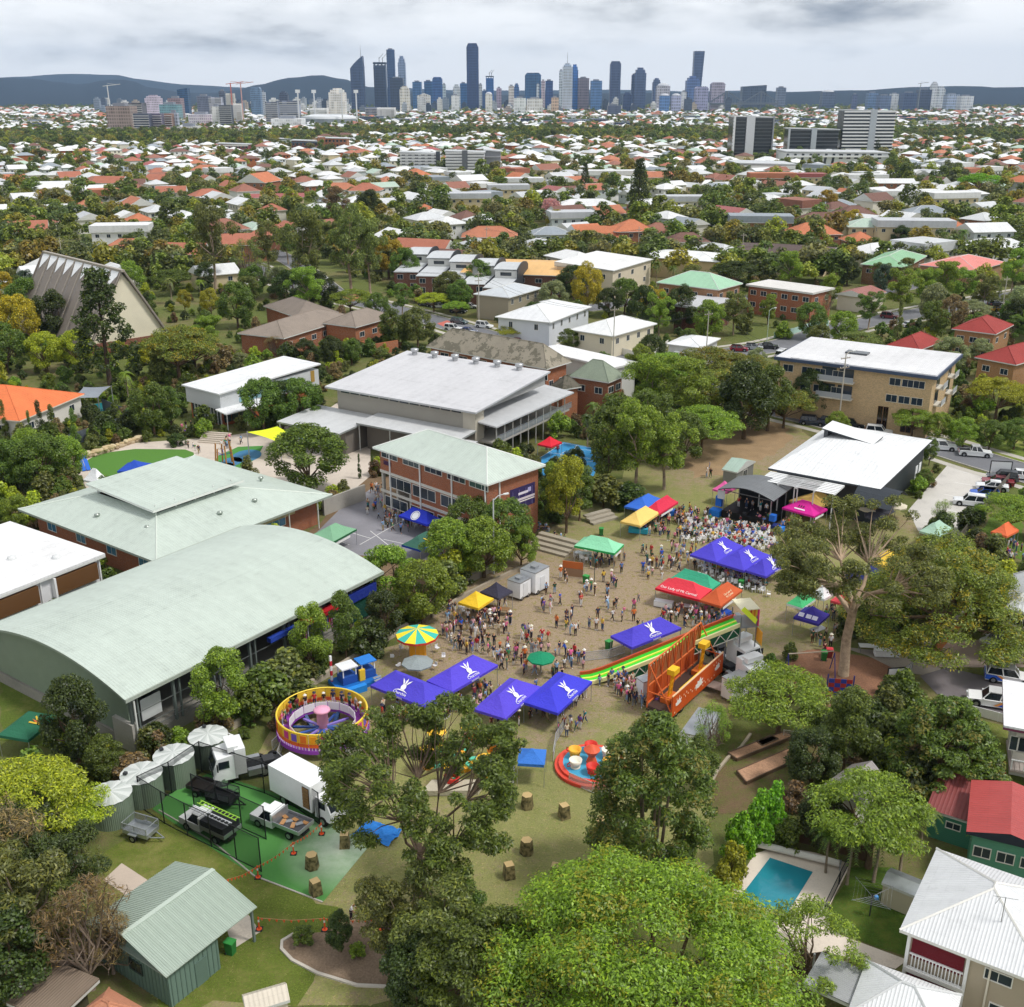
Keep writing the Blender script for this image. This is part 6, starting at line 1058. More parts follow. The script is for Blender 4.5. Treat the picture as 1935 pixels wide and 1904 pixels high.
# kiddie truck ride
p=Q(672,1290);t=thing('kiddie_truck_ride','blue kiddie truck ride with white roofed cab and striped pole','fairground ride',p,R(35));landmark('the blue kiddie truck ride',p)
b=MB();b.box(-2.4,2.2,-1.6,1.4,0,.45,'paint:#1f6ec0');b.box(-2.6,.2,-2.2,-1.6,0,.7,'cloth:#2c8ae0');b.build('base',t)
for q, (cx_, k_) in enumerate(((-.9, '#e9ebee'), (1.2, '#2f80d8'))):
 b = MB(); b.box(cx_ - .8, cx_ + .8, -.7, .7, .5, 1.3, 'paint:#2c58a8'); b.build('cab', t)
 for sx in (-1, 1):
  for sy in (-1, 1): put('cab_post', boxmesh(.1, .1, .9, 'paint:#e9ebee'), t, (cx_ + sx * .7, sy * .6, 1.75))
 put('cab_roof', boxmesh(1.8, 1.6, .12, 'paint:' + k_), t, (cx_, 0, 2.25))
for i in range(6):put('pole_band',boxmesh(.22,.22,.55,'paint:'+('#c8303a','#f0f0f0')[i%2]),t,(-2.2,.9,.3+i*.55))
for i in range(5): put('step', boxmesh(.9, .25, .08, 'steel:#d0d2d6'), t, (1.6, -1.7 - i * .28, .9 - i * .17))
b = MB(); b.box(.1, .7, -.9, -.6, .5, 1.7, 'paint:#f0c83c'); b.build('clown_face', t)
# spider ride behind the gum
p=Q(872,1450);t=thing('parasol_tub_ride','kiddie ride with teal arms, yellow parasols and painted tubs behind the gum','fairground ride',p);landmark('the parasol tub ride',p)
b = MB(); b.lathe([(1.0, 0), (1.1, .5), (.5, .8), (.4, 1.5), (0, 1.6)], 'paint:#f0a828', 14); b.build('hub', t)
for i in range(6):
 a=i*math.pi/3+.3;b=MB();b.beam((.6*math.cos(a),.6*math.sin(a),.7),(2.7*math.cos(a),2.7*math.sin(a),.55),.4,'paint:#5fc8a8',.2);b.build('arm',t)
 b=MB();b.lathe([(.35,.5),(.65,.75),(.72,1.2),(.66,1.22),(.55,.85)],'paint:'+('#f0a030','#d8352c','#f4c040')[i%3],12);tb=b.build('tub',t,(3.1*math.cos(a),3.1*math.sin(a),0));b=MB();b.lathe([(.9,2.3),(.5,2.55),(0,2.7)],'paint:#f6c030',10);b.tube([(0,0,.6),(0,0,2.6)],.04,'paint:#e88a2c',4);b.build('parasol',tb)
b=MB();b.slab([(-3.2,-4.4,.6),(1.6,-4.2,.5),(2.2,-3.0,.8),(-2.4,-3.2,.9)],.5,'cloth:#b8b09c');b.build('tarpaulin',t)
# teacups
p=Q(1118,1442,.5);t=thing('teacup_ride','teacup ride on an orange red stepped platform with blue floor','fairground ride',(p.x,p.y,0));landmark('the teacup ride',p);b=MB();b.lathe([(3.3,0),(3.3,.3),(2.95,.32),(2.95,.55),(2.55,.57)],'paint:#e2503c',32);b.build('stepped_rim',t);b=MB();b.lathe([(2.55,.57),(0,.6)],'paint:#4aa6cc',32);b.build('turntable',t)
for i in range(6):
 a=i*math.pi/3+.5;cc_=('#f0ead8','#d8392c','#f2b83c')[i%3];m=shared(('cup',cc_),lambda:(lambda q:(q.lathe([(.42,0),(.45,.12),(.3,.16),(.52,.4),(.6,.8),(.54,.8),(.45,.45),(0,.42)],'paint:'+cc_,14),q.tube([(.58,0,.7),(.85,0,.6),(.82,0,.35),(.5,0,.3)],.05,'paint:#d8392c',5),q.mesh('teacup',True))[-1])(MB()));put('teacup',m,t,(1.7*math.cos(a),1.7*math.sin(a),.6),a)
b = MB(); b.lathe([(.5, .6), (.3, 1.2), (.75, 1.9), (.2, 2.3), (0, 2.35)], 'paint:#e0603c', 14); b.build('teapot', t)
# giant slide
def slide():
 a,c=Q(1140,1276,.5),Q(1392,1176,5.2);a.z=.45;d=Vector((c.x-a.x,c.y-a.y,0));Ln=d.length;rz=math.atan2(d.y,d.x);t=thing('giant_slide','giant slide with red, green and yellow lanes on a dark green truss','fairground ride',(a.x,a.y,0),rz);landmark('the giant slide',(a.x+d.x/2,a.y+d.y/2,0));H_=5.2
 prof = [(-2.2, .18), (-1.2, .2), (0, .45)] + [(Ln * i / 10, .45 + (H_ - .45) * (i / 10) ) for i in range(1, 11)]
 for y0,y1,k,dz in((.95,1.15,'#c84a2c',.35),(.25,.95,'#3fd83c',0),(.05,.25,'#f0ec5a',.12),(-.75,.05,'#46e03e',0),(-.95,-.75,'#f4f0b0',.3)):
  b = MB()
  for i in range(len(prof) - 1):
   (xa,za),(xb,zb)=prof[i],prof[i+1];b.slab([(xa,y0,za+dz),(xb,y0,zb+dz),(xb,y1,zb+dz),(xa,y1,za+dz)],.12+dz,'paint:'+k+':0.35')
  b.build('slide_lane', t)
 n = 10
 for i in range(1, n):
  xa, xb = Ln * i / n, Ln * (i + 1) / n; za, zb = prof[i + 2][1] - .15, prof[i + 3][1] - .15
  b=MB();b.add([(xa,-.9,za-1.0),(xb,-.9,zb-1.0),(xb,-.9,zb),(xa,-.9,za),(xa,-.86,za-1.0),(xb,-.86,zb-1.0),(xb,-.86,zb),(xa,-.86,za)],[(0,1,2,3),(7,6,5,4),(3,2,6,7),(0,4,5,1)],'paint:#1f5a3c');b.build('truss_panel',t)
  b=MB();xm,zm=(xa+xb)/2,(za+zb)/2;b.beam((xa,-.95,za-1.0),(xm,-.95,zm),.07,'paint:#e9e6da');b.beam((xm,-.95,zm),(xb,-.95,zb-1.0),.07,'paint:#e9e6da');b.beam((xa,-.95,za-1.0),(xb,-.95,zb-1.0),.07,'paint:#e9e6da');b.build('truss_bar',t)
 for i in (3, 5, 7, 9):
  for y in(-.85,.95):put('leg',boxmesh(.1,.1,prof[i+2][1]-.3,'steel:#9a9da0'),t,(Ln*i/n,y,(prof[i+2][1]-.3)/2))
 b = MB(); b.box(Ln, Ln + 1.8, -1.2, 1.4, H_ - .15, H_, 'paint:#8a8d90'); b.build('top_platform', t)
 for sx in (0, 1.7):
  for y in (-1.1, 1.3): put('tower_post', boxmesh(.1, .1, H_ + 1.1, 'steel:#a9acb0'), t, (Ln + sx, y, (H_ + 1.1) / 2))
 for i,k in enumerate(('#e84a8a','#f2d83c','#e88a2c','#f2b83c','#c84a2c','#f2d83c')):put('tower_panel',boxmesh(.05,.42,1.9,'cloth:'+k),t,(Ln+1.85,-1.05+i*.44,H_+.9))
 put('hanging_panel',boxmesh(.05,1.5,1.5,'cloth:#f4aa34'),t,(Ln+1.9,-1.5,H_-1.0));put('tower_canopy',boxmesh(2.0,2.6,.1,'cloth:#f0e8c8'),t,(Ln+.9,.1,H_+1.9));b=MB();b.add([(Ln-.2,-1.3,H_+2.0),(Ln+1.2,-1.9,H_+.6),(Ln+1.5,-1.7,H_+1.0),(Ln+.2,-1.2,H_+2.3)],[(0,1,2,3)],'cloth:#d8e83c');b.build('flag',t)
 for i in range(12): put('stair', boxmesh(.5, .9, .06, 'steel:#a9acb0'), t, (Ln + 1.0 - i * .62, 1.95, H_ - .2 - i * .42))
slide()
# orange wild ride trailer
def orange_ride():
 a,c=Q(1267,1370),Q(1362,1282);d=c-a;Ln=d.length;rz=math.atan2(d.y,d.x);m=(a+c)/2;t=thing('orange_trailer_ride','orange trailer ride with lattice back frame and yellow swing arms','fairground ride',(m.x,m.y,0),rz);landmark('the orange trailer ride',m);x=Ln/2;wdp=2.6
 b=MB();b.box(-x,x,0,wdp,.9,1.2,'paint:#4a3a34');b.build('deck',t);f=put('front_panel',boxmesh(Ln,.1,2.2,'paint:#d4581c'),t,(0,-.05,1.9));put('front_trim',boxmesh(Ln,.14,.1,'paint:#f2c9a0'),t,(0,-.05,3.05))
 for i in range(26):put('panel_light',boxmesh(.1,.03,.16,'plain:#f2d8b8'),f,(-x+.5+(i*.618%1)*(Ln-1),-.06,-.8+(i*.37%1)*1.6))
 spl=shared('splash',lambda:(lambda q:(q.prism([(-.7,-.3),(-.2,-.42),(.3,-.35),(.75,-.28),(.5,-.05),(.72,.2),(.35,.16),(.2,.5),(-.05,.2),(-.4,.36),(-.38,.08),(-.75,.05)],0,.02,'plain:#f4f0ea'),q.mesh('logo_splash'))[-1])(MB()))
 for xx,s in((-x+1.2,.8),(.1,1.1),(x-1.3,.8)):o=on_plane('logo_splash',spl,f,(xx,-.06,.1),(1,0,0),(0,-1,0));o.scale=(s,s,1)
 nb = 8; z1 = 5.6
 for i in range(nb+1):xx=-x+Ln*i/nb;put('frame_post',boxmesh(.12,.12,z1-1.0,'paint:#d86a34'),t,(xx,wdp,1.0+(z1-1)/2))
 for z in (1.4, 3.3, z1): put('frame_rail', boxmesh(Ln, .12, .12, 'paint:#e07a44'), t, (0, wdp, z))
 for i in range(nb):
  xa,xb=-x+Ln*i/nb,-x+Ln*(i+1)/nb;b=MB();b.beam((xa,wdp,3.3),((xa+xb)/2,wdp,z1),.07,'paint:#c05a2c');b.beam(((xa+xb)/2,wdp,z1),(xb,wdp,3.3),.07,'paint:#c05a2c');b.build('frame_brace',t);put('mesh_panel',boxmesh(Ln/nb,.02,1.8,'mesh:#a8683f:0.8'),t,((xa+xb)/2,wdp+.04,4.25));put('mesh_panel',boxmesh(Ln/nb,.02,1.8,'mesh:#c05a2c:0.9'),t,((xa+xb)/2,wdp+.04,2.35))
 for xx in (-x + .06, x - .06):
  b=MB();b.beam((xx,0,1.2),(xx,wdp,z1),.1,'paint:#d86a34');b.beam((xx,0,2.7),(xx,wdp,2.7),.1,'paint:#d86a34');b.beam((xx,0,1),(xx,0,2.9),.12,'paint:#d86a34');b.build('end_frame',t)
 for q in (-.3, .3):
  s = thing if False else None; b = MB(); xx = q * Ln
  for sx in (-.3, .3): b.beam((xx + sx, 1.4, 1.2), (xx + sx * .6, 1.1, 4.3), .14, 'paint:#f2b21c')
  for k in range(4):b.beam((xx-.28,1.35-k*.08,1.6+k*.7),(xx+.28,1.3-k*.08,2.1+k*.7),.08,'paint:#f2b21c')
  b.box(xx-.55,xx+.55,.7,1.5,4.2,4.75,'paint:#f4c024');b.build('swing_arm',t);b=MB();b.box(xx-.9,xx+.9,.9,1.9,1.2,1.7,'paint:#d8742c');b.build('seat_row',t)
 put('yellow_bar',boxmesh(Ln*.55,.1,.1,'paint:#f6d030'),t,(-.2,.4,2.6));put('ramp',boxmesh(1.4,2.6,.1,'paint:#a89a90'),t,(x-2.6,-1.3,.6));put('side_ramp',boxmesh(2.6,1.6,.12,'steel:#b9b9bb'),t,(-x-1.3,1.5,.7))
 for xx in(-x+1.5,-x+2.6,x-1.5):put('wheel',shared('twheel',lambda:(lambda q:(q.tube([(0,-.15,0),(0,.15,0)],.5,'plain:#1b1b1d',16),q.tube([(0,-.17,0),(0,.17,0)],.24,'steel:#b0b3b6',10),q.mesh('wheel'))[-1])(MB())),t,(xx,.35,.5))
orange_ride()
# ------------------------------------------------------------------ vehicles
def wheel_mesh(r_, wdt=.24):
 def f():
  b=MB();b.tube([(0,-wdt/2,0),(0,wdt/2,0)],r_,'plain:#18181a',16);b.tube([(0,-wdt/2-.012,0),(0,wdt/2+.012,0)],r_*.58,'steel:#a9acb0',10);return b.mesh('wheel')
 return shared(('wheel', r_, wdt), f)
CAR={'suv':(4.7,1.9,1.72,-2.2,.95,-1.95,.35,1.0),'hatch':(4.3,1.78,1.48,-2.0,1.05,-1.6,.25,.92),'sedan':(4.75,1.83,1.45,-1.55,1.05,-1.05,.3,.92),'wagon':(4.8,1.85,1.55,-2.25,1.0,-2.0,.3,.95),'dual':(5.3,1.9,1.82,-.75,1.15,-.6,.55,1.08),'van':(4.9,1.9,1.95,-2.4,1.7,-2.35,1.2,1.1)}
def car_body(kind, col, col2=None):
 def f():
  L_, W_, H_, cb0, cb1, ct0, ct1, belt = CAR[kind]; x, y = L_ / 2, W_ / 2; b = MB(); k = 'car:' + col; hood = belt - .06
  side=[(-x,.42),(-x+.06,.3),(x-.1,.28),(x,.42),(x-.02,.62),(x-.14,hood-.1),(cb1+.1,hood),(cb0,belt),(-x+.1,belt-.02),(-x+.02,belt-.25)]
  n = len(side); rows = [(-y, .9), (-y + .0, 1.0)]
  V = []
  for yy, s in ((-y + .1, .965), (-y, 1), (y, 1), (y - .1, .965)):
   for(px_,pz)in side:V.append((px_*(s if abs(yy)<y else .985),yy,.3+(pz-.3)*(1.0 if abs(yy)<y else .96)))
  F = [tuple(range(n - 1, -1, -1))[::-1], tuple(range(4 * n - 1, 3 * n - 1, -1))]
  for r_ in range(3):
   for i in range(n): F.append((r_ * n + i, (r_ + 1) * n + i, (r_ + 1) * n + (i + 1) % n, r_ * n + (i + 1) % n))
  b.add(V, F, k)
  yb,yt=y-.1,y-.27;zt=H_-.04;P=[(cb0+.04,-yb,belt-.03),(cb1,-yb,belt-.05),(cb1,yb,belt-.05),(cb0+.04,yb,belt-.03),(ct0,-yt,zt),(ct1,-yt,zt),(ct1,yt,zt),(ct0,yt,zt)]
  b.add(P, [(0, 1, 5, 4), (1, 2, 6, 5), (2, 3, 7, 6), (3, 0, 4, 7)], 'glass:#20262c')
  b.slab([(ct0-.06,-yt-.03,zt),(ct1+.05,-yt-.03,zt),(ct1+.1,yt+.03,zt),(ct0-.06,yt+.03,zt)],-.06,k);b.slab([(ct0-.06,-yt-.03,zt+.06),(ct1+.05,-yt-.03,zt+.06),(ct1+.05,yt+.03,zt+.06),(ct0-.06,yt+.03,zt+.06)],.08,k)
  for s in (-1, 1):
   for(a,c)in(((cb1,s*yb,belt-.05),(ct1,s*yt,zt)),((cb0+.04,s*yb,belt-.03),(ct0,s*yt,zt)),(((cb0+cb1)/2,s*(yb+.01),belt-.03),((ct0+ct1)/2,s*(yt+.01),zt))):b.beam(a,c,.09,k,.07)
   for wx in (-x + .85, x - .9): b.tube([(wx, s * (y - .18), .36), (wx, s * (y + .006), .36)], .43, 'plain:#141416', 14)
  if col2:
   for s in(-1,1):b.add([(-x+.05,s*(y+.008),.4),(-x+1.9,s*(y+.008),.4),(-x+1.1,s*(y+.008),belt-.08),(-x+.12,s*(y+.008),belt-.08)],[(0,1,2,3)],'car:#1f5ed0');b.add([(-x+1.9,s*(y+.009),.4),(-x+2.3,s*(y+.009),.4),(-x+1.5,s*(y+.009),belt-.06),(-x+1.1,s*(y+.009),belt-.06)],[(0,1,2,3)],'car:#f0a050')
   b.box(-x - .012, -x + .3, -y + .12, y - .12, .45, belt - .05, 'car:#1f5ed0')
  if kind == 'dual': b.box(-x + .12, cb0 - .1, -y + .14, y - .14, belt - .06, belt - .03, 'plain:#2a2a2c')
  return b.mesh('body')
 return shared(('car', kind, col, col2), f)
def car(label, x, y, kind, col, yaw, group='parked cars', col2=None, world=None, name=None):
 p=Vector(world)if world is not None else Q(x,y);t=thing(name or{'dual':'parked_ute','van':'parked_van'}.get(kind,'parked_car'),label,'ute' if kind=='dual' else 'van' if kind=='van' else 'car',p,R(yaw),group);L_,W_=CAR[kind][0],CAR[kind][1]
 put('body', car_body(kind, col, col2), t)
 for sx in (-L_ / 2 + .85, L_ / 2 - .9):
  for sy in (-1, 1): put('wheel', wheel_mesh(.35), t, (sx, sy * (W_ / 2 - .1), .35))
 for sy in(-1,1):put('headlight',boxmesh(.08,.36,.16,'plain:#e9edf0'),t,(L_/2-.06,sy*(W_/2-.32),.68));put('tail_light',boxmesh(.08,.22,.26,'plain:#a02020'),t,(-L_/2+.02,sy*(W_/2-.24),.78));put('mirror',boxmesh(.14,.2,.14,'car:'+col),t,(CAR[kind][4]-.1,sy*(W_/2+.06),CAR[kind][7]))
 return t
for a_ in[('silver hatchback on the driveway beside the cream house',1887,1218,'hatch','#b9bcbf',205),('white and blue patrol-striped wagon at the far kerb',1905,1288,'suv','#f0f0f0',340,None,1),('white and blue patrol-striped wagon at the near kerb',1873,1332,'suv','#f2f2f2',160,None,1),
('white wagon nearest in the staff carpark row',1832,955,'suv','#eceeef',160),('bright blue hatchback in the staff carpark row',1860,940,'hatch','#1f5ec8',160),('white sedan between the blue and red cars',1874,926,'sedan','#eceeef',160),('red sedan in the staff carpark row',1884,917,'sedan','#8a1f2c',160),('dark grey wagon at the end of the staff carpark row',1893,909,'suv','#4a4d52',160),
('white wagon on the road behind the childcare roof',1780,850,'suv','#eceeef',345),('white dual-cab ute on the road beyond the carpark',1842,862,'dual','#eef0f0',345),('white car cut by the picture edge on the right road',1932,905,'sedan','#eceeef',345),
('white wagon parked under trees beyond the childcare roof',1660,822,'suv','#eceeef',340),('black wagon parked under the roadside trees',1608,808,'suv','#22252a',340),('dark sedan parked under the roadside trees',1565,800,'sedan','#30343a',340),('white sedan in the shade left of the palm',1555,785,'sedan','#dfe1e3',340),('dark blue wagon left of the shaded cars',1535,803,'suv','#22304a',340),
('red hatchback at the corner of the middle street',1396,664,'hatch','#9c2434',350),('silver car beside the red hatchback',1424,661,'hatch','#b3b8bc',350),('black car third from the red hatchback',1452,659,'sedan','#1c1f24',350),('white van at the apartment corner',1476,676,'van','#e9ebec',60),
('teal grey wagon first in the cluster by the heritage roof',868,612,'wagon','#55686e',330),('white wagon in the cluster before the power pole',915,620,'suv','#eceeef',330),('white hatchback behind the heritage roof',856,625,'suv','#e6e8ea',335),('dark blue sedan behind the heritage roof',884,630,'sedan','#26387a',335),('pale sedan nearest the heritage roof ridge',895,637,'sedan','#c9ced2',335),
('black wagon outside the townhouses',866,592,'suv','#22282a',340),('white sedan at the townhouse driveway',830,582,'sedan','#e9ebec',5),('black hatchback at the townhouse driveway',804,579,'hatch','#23262c',330),('white sedan under the townhouse carport',888,583,'sedan','#e3e5e7',350),('silver sedan right of the power pole',920,590,'sedan','#c5c9cc',350),
('black wagon by the roundabout',643,572,'suv','#202428',350),('black sedan behind the roundabout wagon',615,568,'sedan','#23272b',350),('white wagon beyond the tall gums',612,531,'suv','#e9ebec',355),('white sedan on the street right of the church',455,540,'sedan','#e9ebec',330),('white sedan under the palms right of the church',470,548,'sedan','#dfe2e5',330),
('blue car on the church street',43,499,'hatch','#33507a',20),('white van on the church street',60,504,'van','#e9ebec',20),('white sedan on the church street',70,496,'sedan','#e9ebec',20),
('white car under the right road trees',1778,601,'sedan','#e9ebec',20),('dark blue car before the red roofed flats',1765,628,'hatch','#2a3a50',60),('white car left of the dark blue car',1718,618,'sedan','#dfe2e4',20),('black car at the far right bend',1880,578,'sedan','#24282c',25),('yellow car at the far right bend',1884,588,'hatch','#d0b03a',25),('white sedan at the far right bend',1912,596,'sedan','#dfe2e4',25),('dark wagon at the picture edge by the bend',1930,568,'suv','#22262a',25),('silver car below the yellow car',1890,601,'sedan','#c9cdd0',25),('white car behind the orange flats',1405,476,'sedan','#e9ebec',10)]:
 car(a_[0], a_[1], a_[2], a_[3], a_[4], a_[5], col2=a_[7] if len(a_) > 7 else None)
for i,(x_,y_)in enumerate(((300,500),(430,512),(700,575),(980,648),(1290,678),(1340,672),(1545,634),(1680,600))):car(('first','second','third','fourth','fifth','sixth','seventh','eighth')[i]+' car from the church along the middle street kerb',x_,y_+2,('sedan','suv','hatch')[i%3],('#e6e8ea','#3a3f46','#b3b7ba','#7a2c30')[i%4],335)
def prime_mover(label, x, y, yaw, col='#eef0f0'):
 t=thing('prime_mover',label,'truck',Q(x,y),R(yaw),'fair trucks');k='car:'+col;b=MB();b.box(-3.2,2.9,-.45,.45,.7,.95,'plain:#2a2b2e');b.build('chassis',t)
 b=MB();V=[(1.0,-1.2,.6),(3.0,-1.15,.6),(3.0,1.15,.6),(1.0,1.2,.6),(1.0,-1.2,3.0),(2.65,-1.1,2.75),(2.65,1.1,2.75),(1.0,1.2,3.0),(3.02,-1.15,1.7),(3.02,1.15,1.7)];b.add(V,[(0,1,8,5,4),(1,2,9,8),(2,3,7,6,9),(3,0,4,7),(4,5,6,7),(8,9,6,5)],k);b.box(.2,1.1,-1.2,1.2,.9,3.4,k);b.build('cab',t)
 put('windscreen', boxmesh(.06, 2.0, .85, 'glass:#20262c'), t, (2.88, 0, 2.2), rot=(0, R(-19), 0))
 for s in(-1,1):put('side_window',boxmesh(.9,.04,.7,'glass:#20262c'),t,(2.1,s*1.18,2.15));put('fuel_tank',boxmesh(1.4,.5,.6,'steel:#c9ccd0'),t,(-.6,s*.95,.75));put('mirror',boxmesh(.1,.3,.6,'plain:#26282a'),t,(2.7,s*1.4,2.1));put('headlight',boxmesh(.06,.4,.25,'plain:#e9edf0'),t,(3.02,s*.8,.9))
 put('fifth_wheel',boxmesh(1.0,1.0,.15,'plain:#3a3b3e'),t,(-1.9,0,1.1));put('roof_deflector',boxmesh(.9,2.0,.5,k),t,(1.2,0,3.4));put('grille',boxmesh(.05,1.6,.6,'plain:#2c2e32'),t,(3.04,0,1.3))
 for sx in (2.2, -1.3, -2.5):
  for s in (-1, 1): put('wheel', wheel_mesh(.5, .32), t, (sx, s * 1.0, .5))
prime_mover('white prime mover parked beside the rain tanks',468,1462,205);prime_mover('white prime mover behind the orange trailer ride',1402,1290,300)
prime_mover('second white truck cab beside the giant slide tower', 1383, 1252, 305)
def box_truck(label, x, y, yaw):
 t=thing('box_truck',label,'truck',Q(x,y),R(yaw),'fair trucks');b=MB();b.box(-3.6,3.4,-.5,.5,.6,.85,'plain:#2a2b2e');b.build('chassis',t);b=MB();b.box(-3.7,1.5,-1.2,1.2,.9,3.4,'paint:#eef0f0');b.build('cargo_box',t);put('open_side',boxmesh(.8,.05,2.0,'plain:#3a2a22'),t,(.9,-1.2,2.1))
 for i in range(6): put('crate', boxmesh(.7, .1, .26, 'paint:#8a6a44'), t, (.9, -1.24, 1.3 + i * .32))
 b=MB();V=[(1.7,-1.05,.6),(3.5,-1.0,.6),(3.5,1.0,.6),(1.7,1.05,.6),(1.75,-1.0,2.5),(3.0,-.95,2.45),(3.0,.95,2.45),(1.75,1.0,2.5),(3.52,-1.0,1.45),(3.52,1.0,1.45)];b.add(V,[(0,1,8,5,4),(1,2,9,8),(2,3,7,6,9),(3,0,4,7),(4,5,6,7),(8,9,6,5)],'car:#eef0f0');b.build('cab',t);put('windscreen',boxmesh(.05,1.75,.85,'glass:#20262c'),t,(3.3,0,1.95),rot=(0,R(-26),0))
 for s in(-1,1):put('side_window',boxmesh(.75,.04,.6,'glass:#20262c'),t,(2.55,s*1.02,1.95));put('headlight',boxmesh(.06,.35,.2,'plain:#e9edf0'),t,(3.53,s*.7,.9))
 for sx in (2.6, -2.2):
  for s in (-1, 1): put('wheel', wheel_mesh(.45, .3), t, (sx, s * .95, .45))
box_truck('white box truck with open crate door on the green court edge', 588, 1528, 322)
def tray_ute(label, x, y, yaw, load):
 t=thing('tray_ute',label,'ute',Q(x,y),R(yaw),'utes on the green court');put('body',shared('traycab',lambda:(lambda m:(m.box(.2,2.6,-.9,.9,.4,1.0,'car:#eef0f0'),m.add([(.3,-.85,1.0),(1.7,-.85,1.0),(1.7,.85,1.0),(.3,.85,1.0),(.45,-.68,1.72),(1.15,-.68,1.72),(1.15,.68,1.72),(.45,.68,1.72)],[(0,1,5,4),(1,2,6,5),(2,3,7,6),(3,0,4,7)],'glass:#20262c'),m.box(.4,1.2,-.7,.7,1.72,1.8,'car:#eef0f0'),m.box(.25,.4,-.85,.85,1.0,1.7,'car:#eef0f0'),m.box(-2.6,.2,-.4,.4,.45,.7,'plain:#2a2b2e'),m.mesh('body'))[-1])(MB())),t)
 tr=put('tray',shared('tray',lambda:(lambda m:(m.box(-2.6,.1,-.95,.95,.85,.93,'plain:#4a4b4e'),m.box(-2.6,.1,-.97,-.92,.85,1.2,'steel:#c9ccd0'),m.box(-2.6,.1,.92,.97,.85,1.2,'steel:#c9ccd0'),m.box(-2.64,-2.59,-.95,.95,.85,1.2,'steel:#c9ccd0'),m.box(.05,.1,-.95,.95,.85,1.7,'steel:#c9ccd0'),m.mesh('tray'))[-1])(MB())),t)
 for sx in (1.75, -1.5):
  for s in (-1, 1): put('wheel', wheel_mesh(.36), t, (sx, s * .82, .36))
 for s in (-1, 1): put('headlight', boxmesh(.06, .3, .2, 'plain:#e9edf0'), t, (2.6, s * .65, .8))
 return t
t=tray_ute('white tray ute with black canopy and ladders on its rack',398,1572,148,0);put('canopy_box',boxmesh(2.5,1.85,.8,'plain:#26282b'),t,(-1.25,0,1.35))
for i, (k, yy, zz) in enumerate((('#9fd048', -.5, 2.0), ('#c9ccd0', .35, 2.05))):
 b = MB()
 for s in (-.2, .2): b.beam((-2.8, yy + s, zz), (1.6, yy + s, zz), .06, 'paint:' + k)
 for q in range(11): b.beam((-2.6 + q * .4, yy - .2, zz), (-2.6 + q * .4, yy + .2, zz), .05, 'paint:' + k)
 tag(b.build('ladder',None,t.location,t.rotation_euler.z),('lime green' if i==0 else 'silver')+' ladder on the rack of the white ute','ladder')
t = tray_ute('white flat tray ute loaded with boards on the green court', 533, 1565, 150, 1)
for i in range(7):put('load_board',boxmesh(.5+.1*(i%3),.35,.06,'paint:'+('#a87a4c','#8a8d90','#b88a5c')[i%3]),t,(-2.1+i*.32,-.5+(i*.37%1),.98+.03*(i%2)),i)
def trailer(label, x, y, yaw, col, cage):
 t=thing('box_trailer',label,'trailer',Q(x,y),R(yaw),'box trailers');b=MB();b.box(-1.2,1.2,-.75,.75,.5,.56,col)
 for q in((-1.2,1.2,-.77,-.73),(-1.2,1.2,.73,.77),(-1.22,-1.18,-.75,.75),(1.18,1.22,-.75,.75)):b.box(*q,.5,.85,col)
 b.build('tray',t);b=MB();b.beam((1.2,-.4,.45),(2.3,0,.45),.08,col);b.beam((1.2,.4,.45),(2.3,0,.45),.08,col);b.build('drawbar',t)
 if cage:
  for sx in (-1.2, 0, 1.2):
   for s in (-1, 1): put('cage_post', boxmesh(.05, .05, .6, col), t, (sx, s * .75, 1.15))
  for s in(-1,1):put('cage_rail',boxmesh(2.4,.05,.05,col),t,(0,s*.75,1.45));put('cage_mesh',boxmesh(2.4,.01,.6,'mesh:#9a9da0:0.3'),t,(0,s*.75,1.15))
  for s in (-1, 1): put('cage_rail', boxmesh(.05, 1.5, .05, col), t, (s * 1.2, 0, 1.45))
 for s in(-1,1):put('wheel',wheel_mesh(.32,.2),t,(-.1,s*.9,.32));put('mudguard',boxmesh(.8,.25,.06,col),t,(-.1,s*.9,.7))
trailer('galvanised cage trailer beside the green court fence',268,1580,338,'steel:#c3c8cc',True);trailer('black trailer with low sides near the tanks',385,1496,338,'paint:#2c2623',False);trailer('black cage trailer behind the laddered ute',422,1518,338,'paint:#232426',True)
def cabin(label, A, B_, C_, h, name='cool_room', cat='trailer', unit=True):
 cx,cy,wd,dp,rz=rect(A,B_,C_,h);t=thing(name,label,cat,(cx,cy,0),rz);b=MB();b.box(-wd/2,wd/2,-dp/2,dp/2,.35,h,'paint:#eceef0');b.build('body',t);put('trim',boxmesh(wd+.06,dp+.06,.1,'steel:#b9bcc0'),t,(0,0,h-.04));put('door',boxmesh(.9,.05,1.7,'paint:#dcdee0'),t,(0,-dp/2-.02,1.3))
 if unit: put('cooling_unit', boxmesh(.8, .7, .25, 'plain:#8a8d90'), t, (0, 0, h + .12))
 for s in(-1,1):put('wheel',wheel_mesh(.3,.2),t,(s*wd*.3,-dp/2+.1,.3));put('jack_leg',boxmesh(.08,.08,.36,'steel:#999c9f'),t,(s*(wd/2-.1),dp/2-.1,.18))
cabin('smaller white cool room trailer beside the navy tent',(963,1093),(983,1103),(1003,1092),2.4);cabin('larger white cool room trailer with roof unit',(986,1073),(1012,1084),(1038,1070),3.0)
cabin('white ticket booth with dark windows before the slide',(1204,1280),(1216,1290),(1248,1280),2.4,'ticket_booth','booth',False);cabin('large white box trailer below the orange ride',(1295,1372),(1330,1395),(1362,1348),2.6,'white_box_trailer','trailer',False);cabin('white generator box behind the prime mover',(1369,1277),(1385,1290),(1417,1276),2.5,'generator_box','generator',False)
